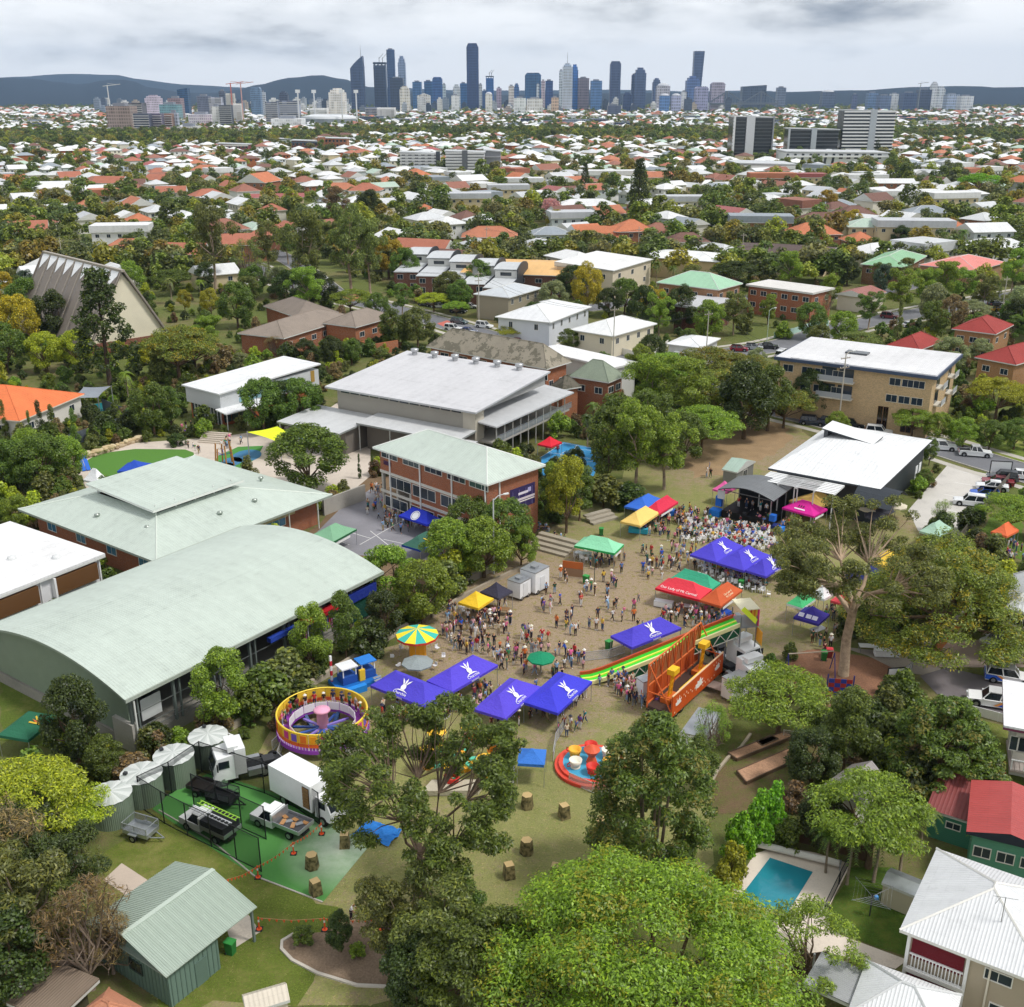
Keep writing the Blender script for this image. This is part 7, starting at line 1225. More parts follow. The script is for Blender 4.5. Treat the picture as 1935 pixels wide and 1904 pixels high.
# rain tanks
for i, (x_, y_) in enumerate(((393, 1391), (328, 1427), (267, 1462), (208, 1500))):
 p=Q(x_,y_,2.5);t=thing('rain_tank',('first','second','third','fourth')[i]+' green rain tank from the truck, with pleated silver roof','water tank',(p.x,p.y,0),i*.7,'rain tanks beside the hall');b=MB();b.lathe([(1.68,0),(1.68,2.5)],'metal:#7f8f7c:0.15',32);b.build('tank_wall',t);n_=16
 for j in range(n_):put('roof_segment',shared('tseg%d'%(j%2),lambda:(lambda m:(m.add([(0,0,2.8),(1.75,0,2.52),(1.75*math.cos(.39269),1.75*math.sin(.39269),2.52),(1.75*math.cos(.196),1.75*math.sin(.196),2.58)],[(0,1,3),(0,3,2)],'paint:'+('#d3d7d4','#bcc2be')[j%2]),m.mesh('roof_segment'))[-1])(MB())),t,rz=j*2*math.pi/n_)
 b=MB();b.tube([(1.7,.4,2.5),(1.95,.5,2.3),(1.95,.5,.2)],.07,'paint:#f2f2f2',6);b.build('overflow_pipe',t);put('inlet',boxmesh(.3,.3,.2,'plain:#3a3d40'),t,(-.6,1.1,2.8))
# court fence
def fence_run(label, feet, h, post, rail=True, mesh='mesh:#1a1c1e:0.28', pw=.08, name='court_fence', cat='fence', solid=None):
 P = [Q(*f) for f in feet]; t = thing(name, label, cat, P[0]); o_ = P[0]
 for p in P: put('post', boxmesh(pw, pw, h, post), t, p - o_ + Vector((0, 0, h / 2)))
 for a, c in zip(P, P[1:]):
  d = c - a; rz = math.atan2(d.y, d.x); m = (a + c) / 2 - o_
  if rail:
   for z in (h - .03, .08): put('rail', boxmesh(round(d.length, 2), .05, .05, post), t, m + Vector((0, 0, z)), rz)
  put('fence_panel',boxmesh(round(d.length,2),.02 if not solid else .06,h-.1,solid or mesh),t,m+Vector((0,0,h/2)),rz)
 return t
BK = 'paint:#1c1e20'
fence_run('tall black mesh court fence along the lawn side',[(267,1528),(311,1557),(355,1580),(400,1601),(447,1625),(494,1648)],3.2,BK);fence_run('tall black mesh court fence beside the rain tanks',[(267,1528),(325,1500),(382,1460)],3.2,BK);fence_run('tall black mesh court fence between the parked utes',[(367,1523),(412,1545),(457,1566),(503,1587)],3.2,BK);fence_run('black mesh court fence behind the box truck',[(382,1460),(440,1480),(500,1500),(560,1528),(605,1560)],3.2,BK)
WH = 'paint:#f0f0ee'
fence_run('black pool fence between the paving and the drying yard',[(1603,1636),(1585,1672),(1557,1730),(1590,1768)],1.2,BK);fence_run('white street fence before the front lawn',[(1795,1342),(1840,1352),(1885,1364),(1935,1378)],1.0,WH,solid='paint:#e9e6e0',name='street_fence');fence_run('white picket fence beside the driveway',[(1905,1250),(1935,1252),(1990,1258)],1.2,WH,mesh='mesh:#f4f4f2:0.7',name='picket_fence');fence_run('white fence in front of the white cottage',[(930,600),(985,622),(1040,640),(1098,652)],1.6,WH,solid='paint:#e6e6e6',name='street_fence');fence_run('white fence before the cream cottage',[(1128,660),(1180,672),(1225,685),(1262,655)],1.6,WH,solid='paint:#eceae0',name='street_fence');fence_run('mint wave fence before the walk-up flats',[(1462,640),(1500,632),(1530,622),(1565,617)],1.6,'paint:#bfe0d4',solid='paint:#bfe0d4',name='street_fence')
fence_run('grey panel fence round the neighbour pool terrace',[(120,850),(175,830),(240,808),(243,795),(195,775)],2.2,'paint:#5d646c',solid='paint:#666d76',name='pool_fence');fence_run('dark timber fence along the staff carpark',[(1905,915),(1870,955),(1835,1000),(1800,1045)],1.8,'paint:#5a554c',solid='paint:#67625a',name='timber_fence');fence_run('orange timber fence along the lane',[(1765,1245),(1785,1220),(1810,1195),(1835,1165)],1.6,'paint:#a8683a',solid='paint:#b5723c',name='timber_fence');fence_run('brown timber fence behind the pool bushes',[(1500,1590),(1545,1602),(1590,1615),(1640,1630)],1.7,'paint:#5a4436',solid='paint:#5f493a',name='timber_fence');fence_run('dark timber fence below the pool paving',[(1480,1850),(1520,1840),(1560,1835)],1.7,'paint:#4a3c30',solid='paint:#54453a',name='timber_fence');fence_run('grey mesh school gate fence by the play mulch',[(1722,1272),(1690,1302),(1650,1345)],1.4,'steel:#b9bcc0',mesh='mesh:#c9ccce:0.3',name='mesh_fence');fence_run('low white mesh fence behind the kitchen garden',[(1480,1395),(1540,1405),(1600,1415)],.9,'paint:#cfcac0',mesh='mesh:#c9c4ba:0.25',name='mesh_fence')
for i,run in enumerate(([(880,1395),(925,1405),(955,1425),(972,1455)],[(972,1455),(970,1490),(930,1525)],[(1045,1440),(1050,1405),(1070,1370)],[(515,1420),(540,1395),(525,1440),(560,1475)],[(1075,1480),(1120,1500),(1170,1500),(1210,1480)],[(1105,1250),(1150,1245),(1180,1235)],[(620,1440),(680,1430),(720,1420)])):fence_run(('crowd barrier curving round the parasol ride','crowd barrier bending towards the archery ground','crowd barrier left of the teacup ride','crowd barrier wrapping the round ride','thin mesh barrier in front of the teacups','crowd barrier at the slide foot','crowd barrier between the round ride and the gum')[i],run,1.1,'steel:#d5d8da',mesh='mesh:#c9ccce:0.3',pw=.05,name='crowd_barrier',cat='barrier')
# low walls, rocks, steps, beds
def low_wall(name, label, px, h, wdt, key, z=0):
 pts = [Q(*p) for p in px]; b = MB(); strip(b, pts, 0, wdt, h, key, h); return tag(b.build(name), label, 'wall')
low_wall('retaining_wall','pale low retaining wall running below the hall trees',[(428,1385),(510,1338),(605,1288),(700,1230),(770,1188)],.7,.35,'concrete:#b9ae9c');low_wall('retaining_wall','low concrete wall beside the path below the brick block',[(815,1168),(880,1128),(960,1088),(1010,1066)],.5,.35,'concrete:#a89c8a');low_wall('retaining_wall','upper concrete wall behind the court trees',[(760,1172),(850,1120),(940,1075)],1.0,.3,'concrete:#9c9488');low_wall('brick_wall','orange brick retaining wall below the convent',[(680,665),(705,672),(752,664)],2.6,.4,'brick:#b5683a');low_wall('concrete_wall','grey concrete ramp wall behind the pale green tent',[(612,975),(650,960),(690,945)],2.4,.3,'concrete:#a8a49c');low_wall('garden_edging','curved concrete edging round the bottom garden bed',[(555,1767),(533,1780),(532,1795),(552,1816),(600,1841),(675,1864),(770,1868)],.15,.22,'concrete:#c3bcb0');low_wall('timber_edging','curved pale timber edge beside the kitchen garden',[(1418,1390),(1400,1415),(1375,1435),(1355,1460),(1340,1490)],.25,.25,'paint:#b0a490');low_wall('court_kerb','thin concrete kerb along the green court',[(300,1532),(400,1590),(480,1656),(610,1706)],.08,.12,'concrete:#b5b0a6')
w_=thing('rock_wall','sandstone boulder wall beside the play lawn path','wall',Q(160,860));r5=random.Random(4);o_=Q(160,860)
for i in range(34):
 f = i / 33; q = Q(136 + 130 * f, 868 - 30 * f + 4 * math.sin(f * 5)) - o_; s = r5.uniform(.35, .7)
 def rk(v):
  def f_():
   rr = random.Random(v); m = MB(); V = [];
   for a in range(8):
    for k,(rz_,rq)in enumerate(((0,.9),(.5,1.05),(.9,.75))):V.append((rq*math.cos(a*.785)*rr.uniform(.8,1.15),rq*math.sin(a*.785)*.8*rr.uniform(.8,1.1),rz_))
   F=[(3*a+k,3*((a+1)%8)+k,3*((a+1)%8)+k+1,3*a+k+1)for a in range(8)for k in range(2)]+[tuple(3*a+2 for a in range(8))];m.add(V,F,'render:'+('#c9b48c','#b8a68a','#d0bf9c','#a8947a')[v%4]);return m.mesh('boulder')
  return shared(('rock', v), f_)
 put('boulder', rk(i % 6), w_, q + Vector((0, 0, 0 if i % 2 else .45)), r5.uniform(0, 6), (s * 1.3, s, s))
st = thing('terrace_steps', 'wide concrete seating steps beside the brick block', 'steps', Q(1040, 1040), R(-35))
for i in range(4): put('step', boxmesh(6, .9, .3, 'concrete:#a39a88'), st, (0, 2.0 - i * .9, 1.05 - i * .3))
st = thing('terrace_steps', 'concrete seating steps left of the tricolour tents', 'steps', Q(1140, 985), R(35))
for i in range(3): put('step', boxmesh(4.5, .8, .3, 'concrete:#a8a090'), st, (0, 1.4 - i * .8, .75 - i * .3))
st = thing('school_stair', 'concrete stair from the play lawn to the white building', 'steps', Q(400, 838), R(-12))
for i in range(6): put('step', boxmesh(5.0, .5, .2, 'concrete:#c3b8aa'), st, (0, i * .5, .1 + i * .2))
# kitchen garden beds
for i,(px_,lab)in enumerate((([(1375,1428),(1480,1388),(1500,1396),(1392,1440)],'upper timber edged kitchen garden bed'),([(1392,1462),(1490,1420),(1515,1424),(1505,1440),(1410,1484)],'lower timber edged kitchen garden bed'),([(1430,1408),(1455,1395),(1470,1402),(1440,1415)],'small triangular kitchen garden bed'))):
 P=[Q(*p)for p in px_];P=P[::-1]if sum(P[j].x*P[(j+1)%len(P)].y-P[(j+1)%len(P)].x*P[j].y for j in range(len(P)))<0 else P;t=thing('garden_planter',lab,'garden bed',P[0]);b=MB();b.prism([(p.x-P[0].x,p.y-P[0].y)for p in P],0,.3,'mulch:#b58f74');b.build('soil',t)
 for j in range(len(P)):
  a,c=P[j]-P[0],P[(j+1)%len(P)]-P[0];b=MB();b.beam((a.x,a.y,.18),(c.x,c.y,.18),.1,'paint:#6a5644',.36);b.build('board',t)
# archery bunkers
for i,(x_,y_)in enumerate(((590,1640),(597,1690),(652,1600),(996,1526),(1066,1545),(1134,1572),(995,1612),(962,1658),(1050,1660),(903,1600))):
 lab=('camouflage target bunker left on the green court','camouflage target bunker at the front of the green court','camouflage target bunker at the faded corner of the green court','camouflage bunker nearest the blue ticket tent','camouflage bunker second from the blue ticket tent','camouflage bunker beside the crouching player','camouflage bunker half behind the open gum','camouflage bunker nearest the huge feathery tree','camouflage bunker topped just above the feathery tree','camouflage bunker hidden by the gum trunk')[i]
 t=thing('target_bunker',lab,'bunker',Q(x_,y_),.4+i,'archery bunkers');b=MB();n_=4 if i%3 else 6;s0,s1,hh=.58,.46,1.25
 V=[(s0*math.cos(6.283*j/n_),s0*math.sin(6.283*j/n_),0)for j in range(n_)]+[(s1*math.cos(6.283*j/n_),s1*math.sin(6.283*j/n_),hh)for j in range(n_)];b.add(V,[(j,(j+1)%n_,(j+1)%n_+n_,j+n_)for j in range(n_)],'camo');b.build('cover',t);b=MB();b.add(V[n_:],[tuple(range(n_))],'paint:#c3a874');b.build('top',t)
# bollards with bunting
BL = [(608, 1577), (555, 1614), (488, 1659), (490, 1757), (614, 1758), (721, 1758)]
for i, (x_, y_) in enumerate(BL):
 t=thing('traffic_bollard',('orange bollard near the box truck','orange bollard beside the camouflage bunker','orange bollard at the court corner','orange bollard by the shed patio','orange bollard above the garden bed','orange bollard right of the crouching player')[i],'bollard',Q(x_,y_),0,'orange bollards');b=MB();b.lathe([(.2,0),(.2,.08),(.06,.1),(.05,1.1),(0,1.12)],'paint:#ea5a26',10);b.build('post',t);put('base',boxmesh(.5,.5,.08,'plain:#26262a'),t,(0,0,.04));b=MB();b.lathe([(.066,.7),(.064,.9)],'plain:#eeeeee',10);b.build('reflector',t)
for i, (a, c) in enumerate(((0, 1), (1, 2), (3, 4), (4, 5), (2, 6))):
 A=Q(*BL[a]);B2=Q(*BL[c])if c<6 else Q(430,1684);t=thing('bunting',('bunting string beside the faded court corner','bunting string along the court front','bunting string above the garden bed left half','bunting string above the garden bed right half','bunting string running to the shed roof')[i],'bunting',A);d=B2-A;b=MB();b.tube([(0,0,1.05),tuple(d/2+Vector((0,0,.85))),(d.x,d.y,1.05)],.012,'plain:#e8a080',3);b.build('string',t)
 for j in range(9):f=(j+.5)/9;put('flag',shared('flag',lambda:(lambda m:(m.add([(-.11,0,0),(.11,0,0),(0,.01,-.26)],[(0,1,2)],'cloth:#ee6a3a'),m.mesh('flag'))[-1])(MB())),t,d*f+Vector((0,0,1.05-.2*math.sin(math.pi*f))),math.atan2(d.y,d.x))
# bins, poles, clothesline, tarp, tables, court gear
def bin_(label, x, y, body='#2f7a3c', lid='#3c9a4a'):
 t=thing('wheelie_bin',label,'bin',Q(x,y),rnd.uniform(0,6),'wheelie bins');b=MB();V=[(-.24,-.26,0),(.24,-.26,0),(.24,.26,0),(-.24,.26,0),(-.29,-.32,1.0),(.29,-.32,1.0),(.29,.36,1.0),(-.29,.36,1.0)];b.add(V,[(0,1,5,4),(1,2,6,5),(2,3,7,6),(3,0,4,7),(4,5,6,7)],'paint:'+body);b.build('body',t);put('lid',boxmesh(.62,.72,.08,'paint:'+lid),t,(0,.02,1.05))
 for s in (-1, 1): put('wheel', wheel_mesh(.1, .06), t, (s * .24, .28, .1))
for a_ in[('green bin beside the shed door',437,1802),('green bin below the signpost near the food tent',1107,1103),('green bin left of the lone purple tent',1150,1228),('green bin under the joined purple tents',1400,1112),('green bin beside the swing carousel',768,1206),('green bin with red lid companion by the gum',1556,1248),('red lidded bin by the gum trunk',1566,1243,'#8a2c2c','#d8404a'),('green bin behind the food tent',1136,1012)]:bin_(*a_)
def pole(label, x, y, h, arms=(), key='paint:#b9b3a8', r_=.14, name='power_pole', cat='pole', lamp=False):
 t=thing(name,label,cat,Q(x,y),R(30));b=MB();b.tube([(0,0,0),(0,0,h)],[r_,r_*.7],key,8);b.build('shaft',t)
 for z in arms:put('crossarm',boxmesh(2.2,.12,.12,'paint:#8a7d6c'),t,(0,0,z));[put('insulator',boxmesh(.1,.1,.2,'paint:#d8d4cc'),t,(q,0,z+.16))for q in(-1,-.4,.4,1)]
 if lamp:b=MB();b.tube([(0,0,h-.2),(.7,0,h+.3),(1.6,0,h+.35)],.06,key,5);b.build('lamp_arm',t);put('lamp_head',boxmesh(.7,.3,.14,'paint:#dcdedc'),t,(1.8,0,h+.35))
 return t
POLES=[pole('power pole beside the dark townhouses',905,606,13,(12.2,10.5)),pole('power pole beside the cream cottage',1158,690,13,(12.2,)),pole('power pole at the cream apartment corner',1583,815,14,(13.2,11.5),lamp=True),pole('power pole left of the tall conical pine',1333,690,12,(11.2,)),pole('street lamp pole before the mint fence',1448,658,9,(),'paint:#a8b8a8',.1,'street_lamp','lamp',True),pole('power pole by the church street',122,520,12,(11,)),pole('power pole among the red roofs',920,500,13,(12.2,)),pole('power pole at the orange flats',1205,500,13,(12,)),pole('power pole left of the brown roofed flats',1400,515,13,(12.2,)),pole('power pole at the far right street',1890,610,12,(11.2,))]
pole('white court light pole among the court trees',933,1085,10,(),'paint:#c9ccce',.12,'floodlight','lamp',True);pole('dark sign pole beside the food tent',1123,1100,3.5,(),'paint:#3a4a40',.05,'sign_pole','sign')
for i, (a, c) in enumerate(((0, 1), (1, 3), (3, 2), (5, 0), (6, 7), (7, 8))):
 for j, q in enumerate((-.9, .9)):
  A,B2=POLES[a].location+Vector((q*.86,q*.5,12)),POLES[c].location+Vector((q*.86,q*.5,12));b=MB();b.tube([tuple(A.lerp(B2,f/8)-Vector((0,0,2.2*math.sin(math.pi*f/8)))-A)for f in range(9)],.03,'plain:#2a2a2c',3);tag(b.build('power_line',None,A),('nearer' if q<0 else 'farther')+' wire from the '+POLES[a]['label'],'cable')
t=thing('rotary_clothesline','rotary clothesline standing in the drying yard','clothesline',Q(1643,1732));b=MB();b.tube([(0,0,0),(0,0,2.0)],.05,'paint:#3a3d40',6);b.build('pole',t)
for i in range(4):b=MB();a=i*1.5708+.4;b.tube([(0,0,1.8),(1.9*math.cos(a),1.9*math.sin(a),2.1)],.025,'steel:#8a8d90',4);b.build('arm',t)
for k in range(1,6):b=MB();rr=k*.36;b.tube([(rr*math.cos(i*1.5708+.4),rr*math.sin(i*1.5708+.4),1.8+.16*rr)for i in range(5)],.01,'steel:#b9bcbe',3);b.build('line',t)
put('peg_basket', boxmesh(.25, .25, .25, 'plain:#5a9ad8'), t, (.3, 0, 1.7))
t=thing('pool_cover_roller','white pool cover rolled on its reel beside the pool','pool cover',Q(1505,1622),R(-22));b=MB();b.tube([(-3.2,0,.45),(3.2,0,.45)],.28,'cloth:#dcd8d2',10);b.build('roll',t)
for s in (-1, 1): put('stand', boxmesh(.1, .6, .6, 'steel:#b9bcc0'), t, (s * 3.3, 0, .3))
b = MB(); rr = random.Random(9); V = []; n_ = 9; A, B2, C2, D2 = Q(662, 1580), Q(735, 1602), Q(762, 1572), Q(700, 1552)
for i in range(n_ + 1):
 for j in range(n_+1):u,v=i/n_,j/n_;q=A*(1-u)*(1-v)+B2*u*(1-v)+C2*u*v+D2*(1-u)*v;V.append((q.x+rr.uniform(-.12,.12),q.y+rr.uniform(-.12,.12),.08+rr.uniform(0,.22)))
b.add(V,[(i*(n_+1)+j,(i+1)*(n_+1)+j,(i+1)*(n_+1)+j+1,i*(n_+1)+j+1)for i in range(n_)for j in range(n_)],'cloth:#2f7ac8');tag(b.build('tarpaulin'),'crumpled blue tarpaulin lying under the open gum','tarpaulin')
def table(label, x, y, w_, d_, col, yaw, group=None, cloth=False):
 t=thing('trestle_table',label,'table',Q(x,y),R(yaw),group);put('table_top',boxmesh(w_,d_,.06,'plain:'+col),t,(0,0,.74))
 if cloth:b=MB();b.add([(sx*w_/2,sy*d_/2,z)for z in(.76,.1)for sx,sy in((-1,-1),(1,-1),(1,1),(-1,1))],[(0,4,5,1),(1,5,6,2),(2,6,7,3),(3,7,4,0)],'cloth:'+col);b.build('cloth_skirt',t)
 else:[put('leg',boxmesh(.05,.05,.72,'steel:#9a9da0'),t,(sx*(w_/2-.1),sy*(d_/2-.08),.36))for sx in(-1,1)for sy in(-1,1)]
for a_ in[('white clothed table at the red lettered stall',1254,1147,2.2,.9,'#eef0f2',-22,None,True),('bare white trestle table before the red stall',1300,1156,2.4,.8,'#e6e6e8',-22),('blue clothed table at the orange brown stall',1365,1168,2.0,1.0,'#2c58c0',35,None,True),('turquoise table before the yellow tent',1206,1008,2.6,.8,'#3fb0d0',-15,None,True),('blue clothed table before the red tent',1268,975,2.2,.8,'#2c68c0',32,None,True),('white table under the food tent',1102,1055,2.2,.8,'#dfe3ea',-15),('white raffle table beside the lane fence',1675,1240,2.6,.9,'#eceef0',-5,None,True),('white table under the domed tree by the lane',1640,1232,2.0,.9,'#e6e8ea',-5),('plant stall table under the yellow tent',905,1158,2.6,.9,'#9a7a54',-20),('second plant stall table with pots',940,1160,2.8,.9,'#8a6a48',-18),('silver table beside the purple patterned tent',1545,1200,1.8,.9,'#d0d2d6',30),('white table first under the joined purple tents',1335,1080,1.2,1.2,'#eceef0',10),('white table second under the joined purple tents',1380,1092,1.2,1.2,'#eceef0',10),('white table third under the joined purple tents',1425,1104,1.2,1.2,'#eceef0',10)]:table(*a_)
def chair_mesh():
 m = MB(); k = 'plain:#f2f2f2'; m.box(-.22, .22, -.22, .22, .40, .44, k); m.box(-.21, .21, .19, .23, .44, .85, k)
 for sx in (-1, 1):
  for sy in (-1, 1): m.box(sx * .2 - .02, sx * .2 + .02, sy * .2 - .02, sy * .2 + .02, 0, .4, k)
  m.box(sx * .24 - .02, sx * .24 + .02, -.2, .2, .62, .65, k)
 return m.mesh('plastic_chair')
NTH='first second third fourth fifth sixth seventh eighth ninth tenth eleventh twelfth thirteenth fourteenth fifteenth sixteenth seventeenth'.split();CHM=chair_mesh();CHAIRS=[]
r6 = random.Random(3)
for i in range(11):                       # rows facing the stage
 for j in range(17):
  f, g = (j + .5) / 17, (i + .5) / 11; x_ = 1292 + 160 * f + 20 * g - 30 * (1 - f) * g; y_ = 978 + 22 * f + 46 * g
  if r6.random() < .24: continue
  q=Q(x_+r6.uniform(-3,3),y_+r6.uniform(-2,2));o=put('plastic_chair',CHM,None,q,R(205)+r6.uniform(-.4,.4));tag(o,'white plastic chair, %s audience row from the stage, %s from the left'%(NTH[i],NTH[j]),'chair','audience chairs');CHAIRS.append(o)
for k,(x0,y0,x1,y1,n_,rows,lab)in enumerate(((1305,1062,1440,1100,14,3,'under the joined purple tents'),(1085,1045,1110,1062,5,2,'beside the white and green food tent'),(868,1150,880,1162,4,1,'behind the plant stall'))):
 for j in range(rows):
  for i in range(n_):o=put('plastic_chair',CHM,None,Q(x0+(x1-x0)*(i+r6.random())/n_+8*j,y0+(y1-y0)*((i+.5)/n_ if k==0 else r6.random())+14*j*(k==0)+r6.uniform(-3,3)),r6.uniform(0,6.28));tag(o,'%s white plastic chair from the left, %s row %s'%(NTH[i],('back','middle','front')[j],lab),'chair','plastic chairs at tables')

# play gear
t=thing('climbing_frame','red and blue chequered climbing panel in the mulch play area','play equipment',Q(1585,1318),R(-8))
for i in range(4):
 for j in range(4):put('panel',boxmesh(.55,.06,.45,'paint:'+('#b03a3a','#3a4aa8')[(i+j)%2]),t,(-.85+i*.57,0,.4+j*.47))
for s in (-1, 1): put('post', boxmesh(.12, .12, 2.5, 'paint:#3a3f8a'), t, (s * 1.25, 0, 1.25))
t = thing('playground_swing', 'tubular swing frame over the mulch', 'play equipment', Q(1530, 1275)); b = MB()
b.tube([(-2.4, 0, 2.4), (2.4, .6, 2.4)], .06, 'paint:#c9b8a4', 6); b.build('top_bar', t)
for s in(-2.4,2.4):b=MB();b.tube([(s,-.8,0),(s,.2 if s>0 else 0,2.4)],.05,'paint:#3f3f8a',6);b.tube([(s,1.2,0),(s,.2 if s>0 else 0,2.4)],.05,'paint:#3f3f8a',6);b.build('side_frame',t)
t = thing('play_slide', 'twin blue play slide on the artificial lawn', 'play equipment', Q(160, 885), R(-60))
for s in(-.35,.35):b=MB();b.slab([(-2.2,s-.3,1.6),(1.8,s-.3,.2),(1.8,s+.3,.2),(-2.2,s+.3,1.6)],.1,'paint:#2c6ad0:0.3');b.build('slide_bed',t)
t = thing('rope_climber', 'timber post rope climber with children on it', 'play equipment', Q(425, 880))
for i in range(6):b=MB();a=i*1.05;b.tube([(1.5*math.cos(a),2.0*math.sin(a),0),(1.2*math.cos(a),1.6*math.sin(a),3.2+.5*(i%2))],.12,'paint:#b07a3c',7);b.build('timber_post',t)
for i in range(5):b=MB();b.tube([(1.4*math.cos(i*1.05),1.8*math.sin(i*1.05),2.4),(0,0,1.8),(1.4*math.cos(i*1.05+2),1.8*math.sin(i*1.05+2),2.2)],.03,'plain:#3a3f8a',4);b.build('rope',t)
t=thing('notice_board','framed white notice board on the staff carpark fence','sign',Q(1888,905),R(-10));put('board',boxmesh(3.0,.08,1.6,'plain:#dfe2e4'),t,(0,0,2.0))
for s in (-1, 1): put('post', boxmesh(.12, .12, 2.9, BK), t, (s * 1.55, 0, 1.45))
put('frame', boxmesh(3.2, .1, .12, BK), t, (0, 0, 2.84))
t=thing('framed_sign','framed sign by the mulch play area fence','sign',Q(1692,1285),R(8));put('board',boxmesh(1.7,.06,.8,'plain:#e0e2e4'),t,(0,-.06,.9));put('frame',boxmesh(1.9,.08,1.0,BK),t,(0,.03,.9))
t=thing('orange_hoarding','orange hoarding panel game stand near the food tent','stall',Q(1082,1092),R(-18));put('top_panel',boxmesh(2.6,.08,.9,'paint:#c46a34'),t,(0,0,1.7));put('lower_panel',boxmesh(2.6,.06,1.1,'paint:#9a7a60'),t,(0,0,.7))
for s in (-1, 0, 1): put('post', boxmesh(.07, .07, 2.1, 'steel:#b9bcc0'), t, (s * 1.3, .06, 1.05))
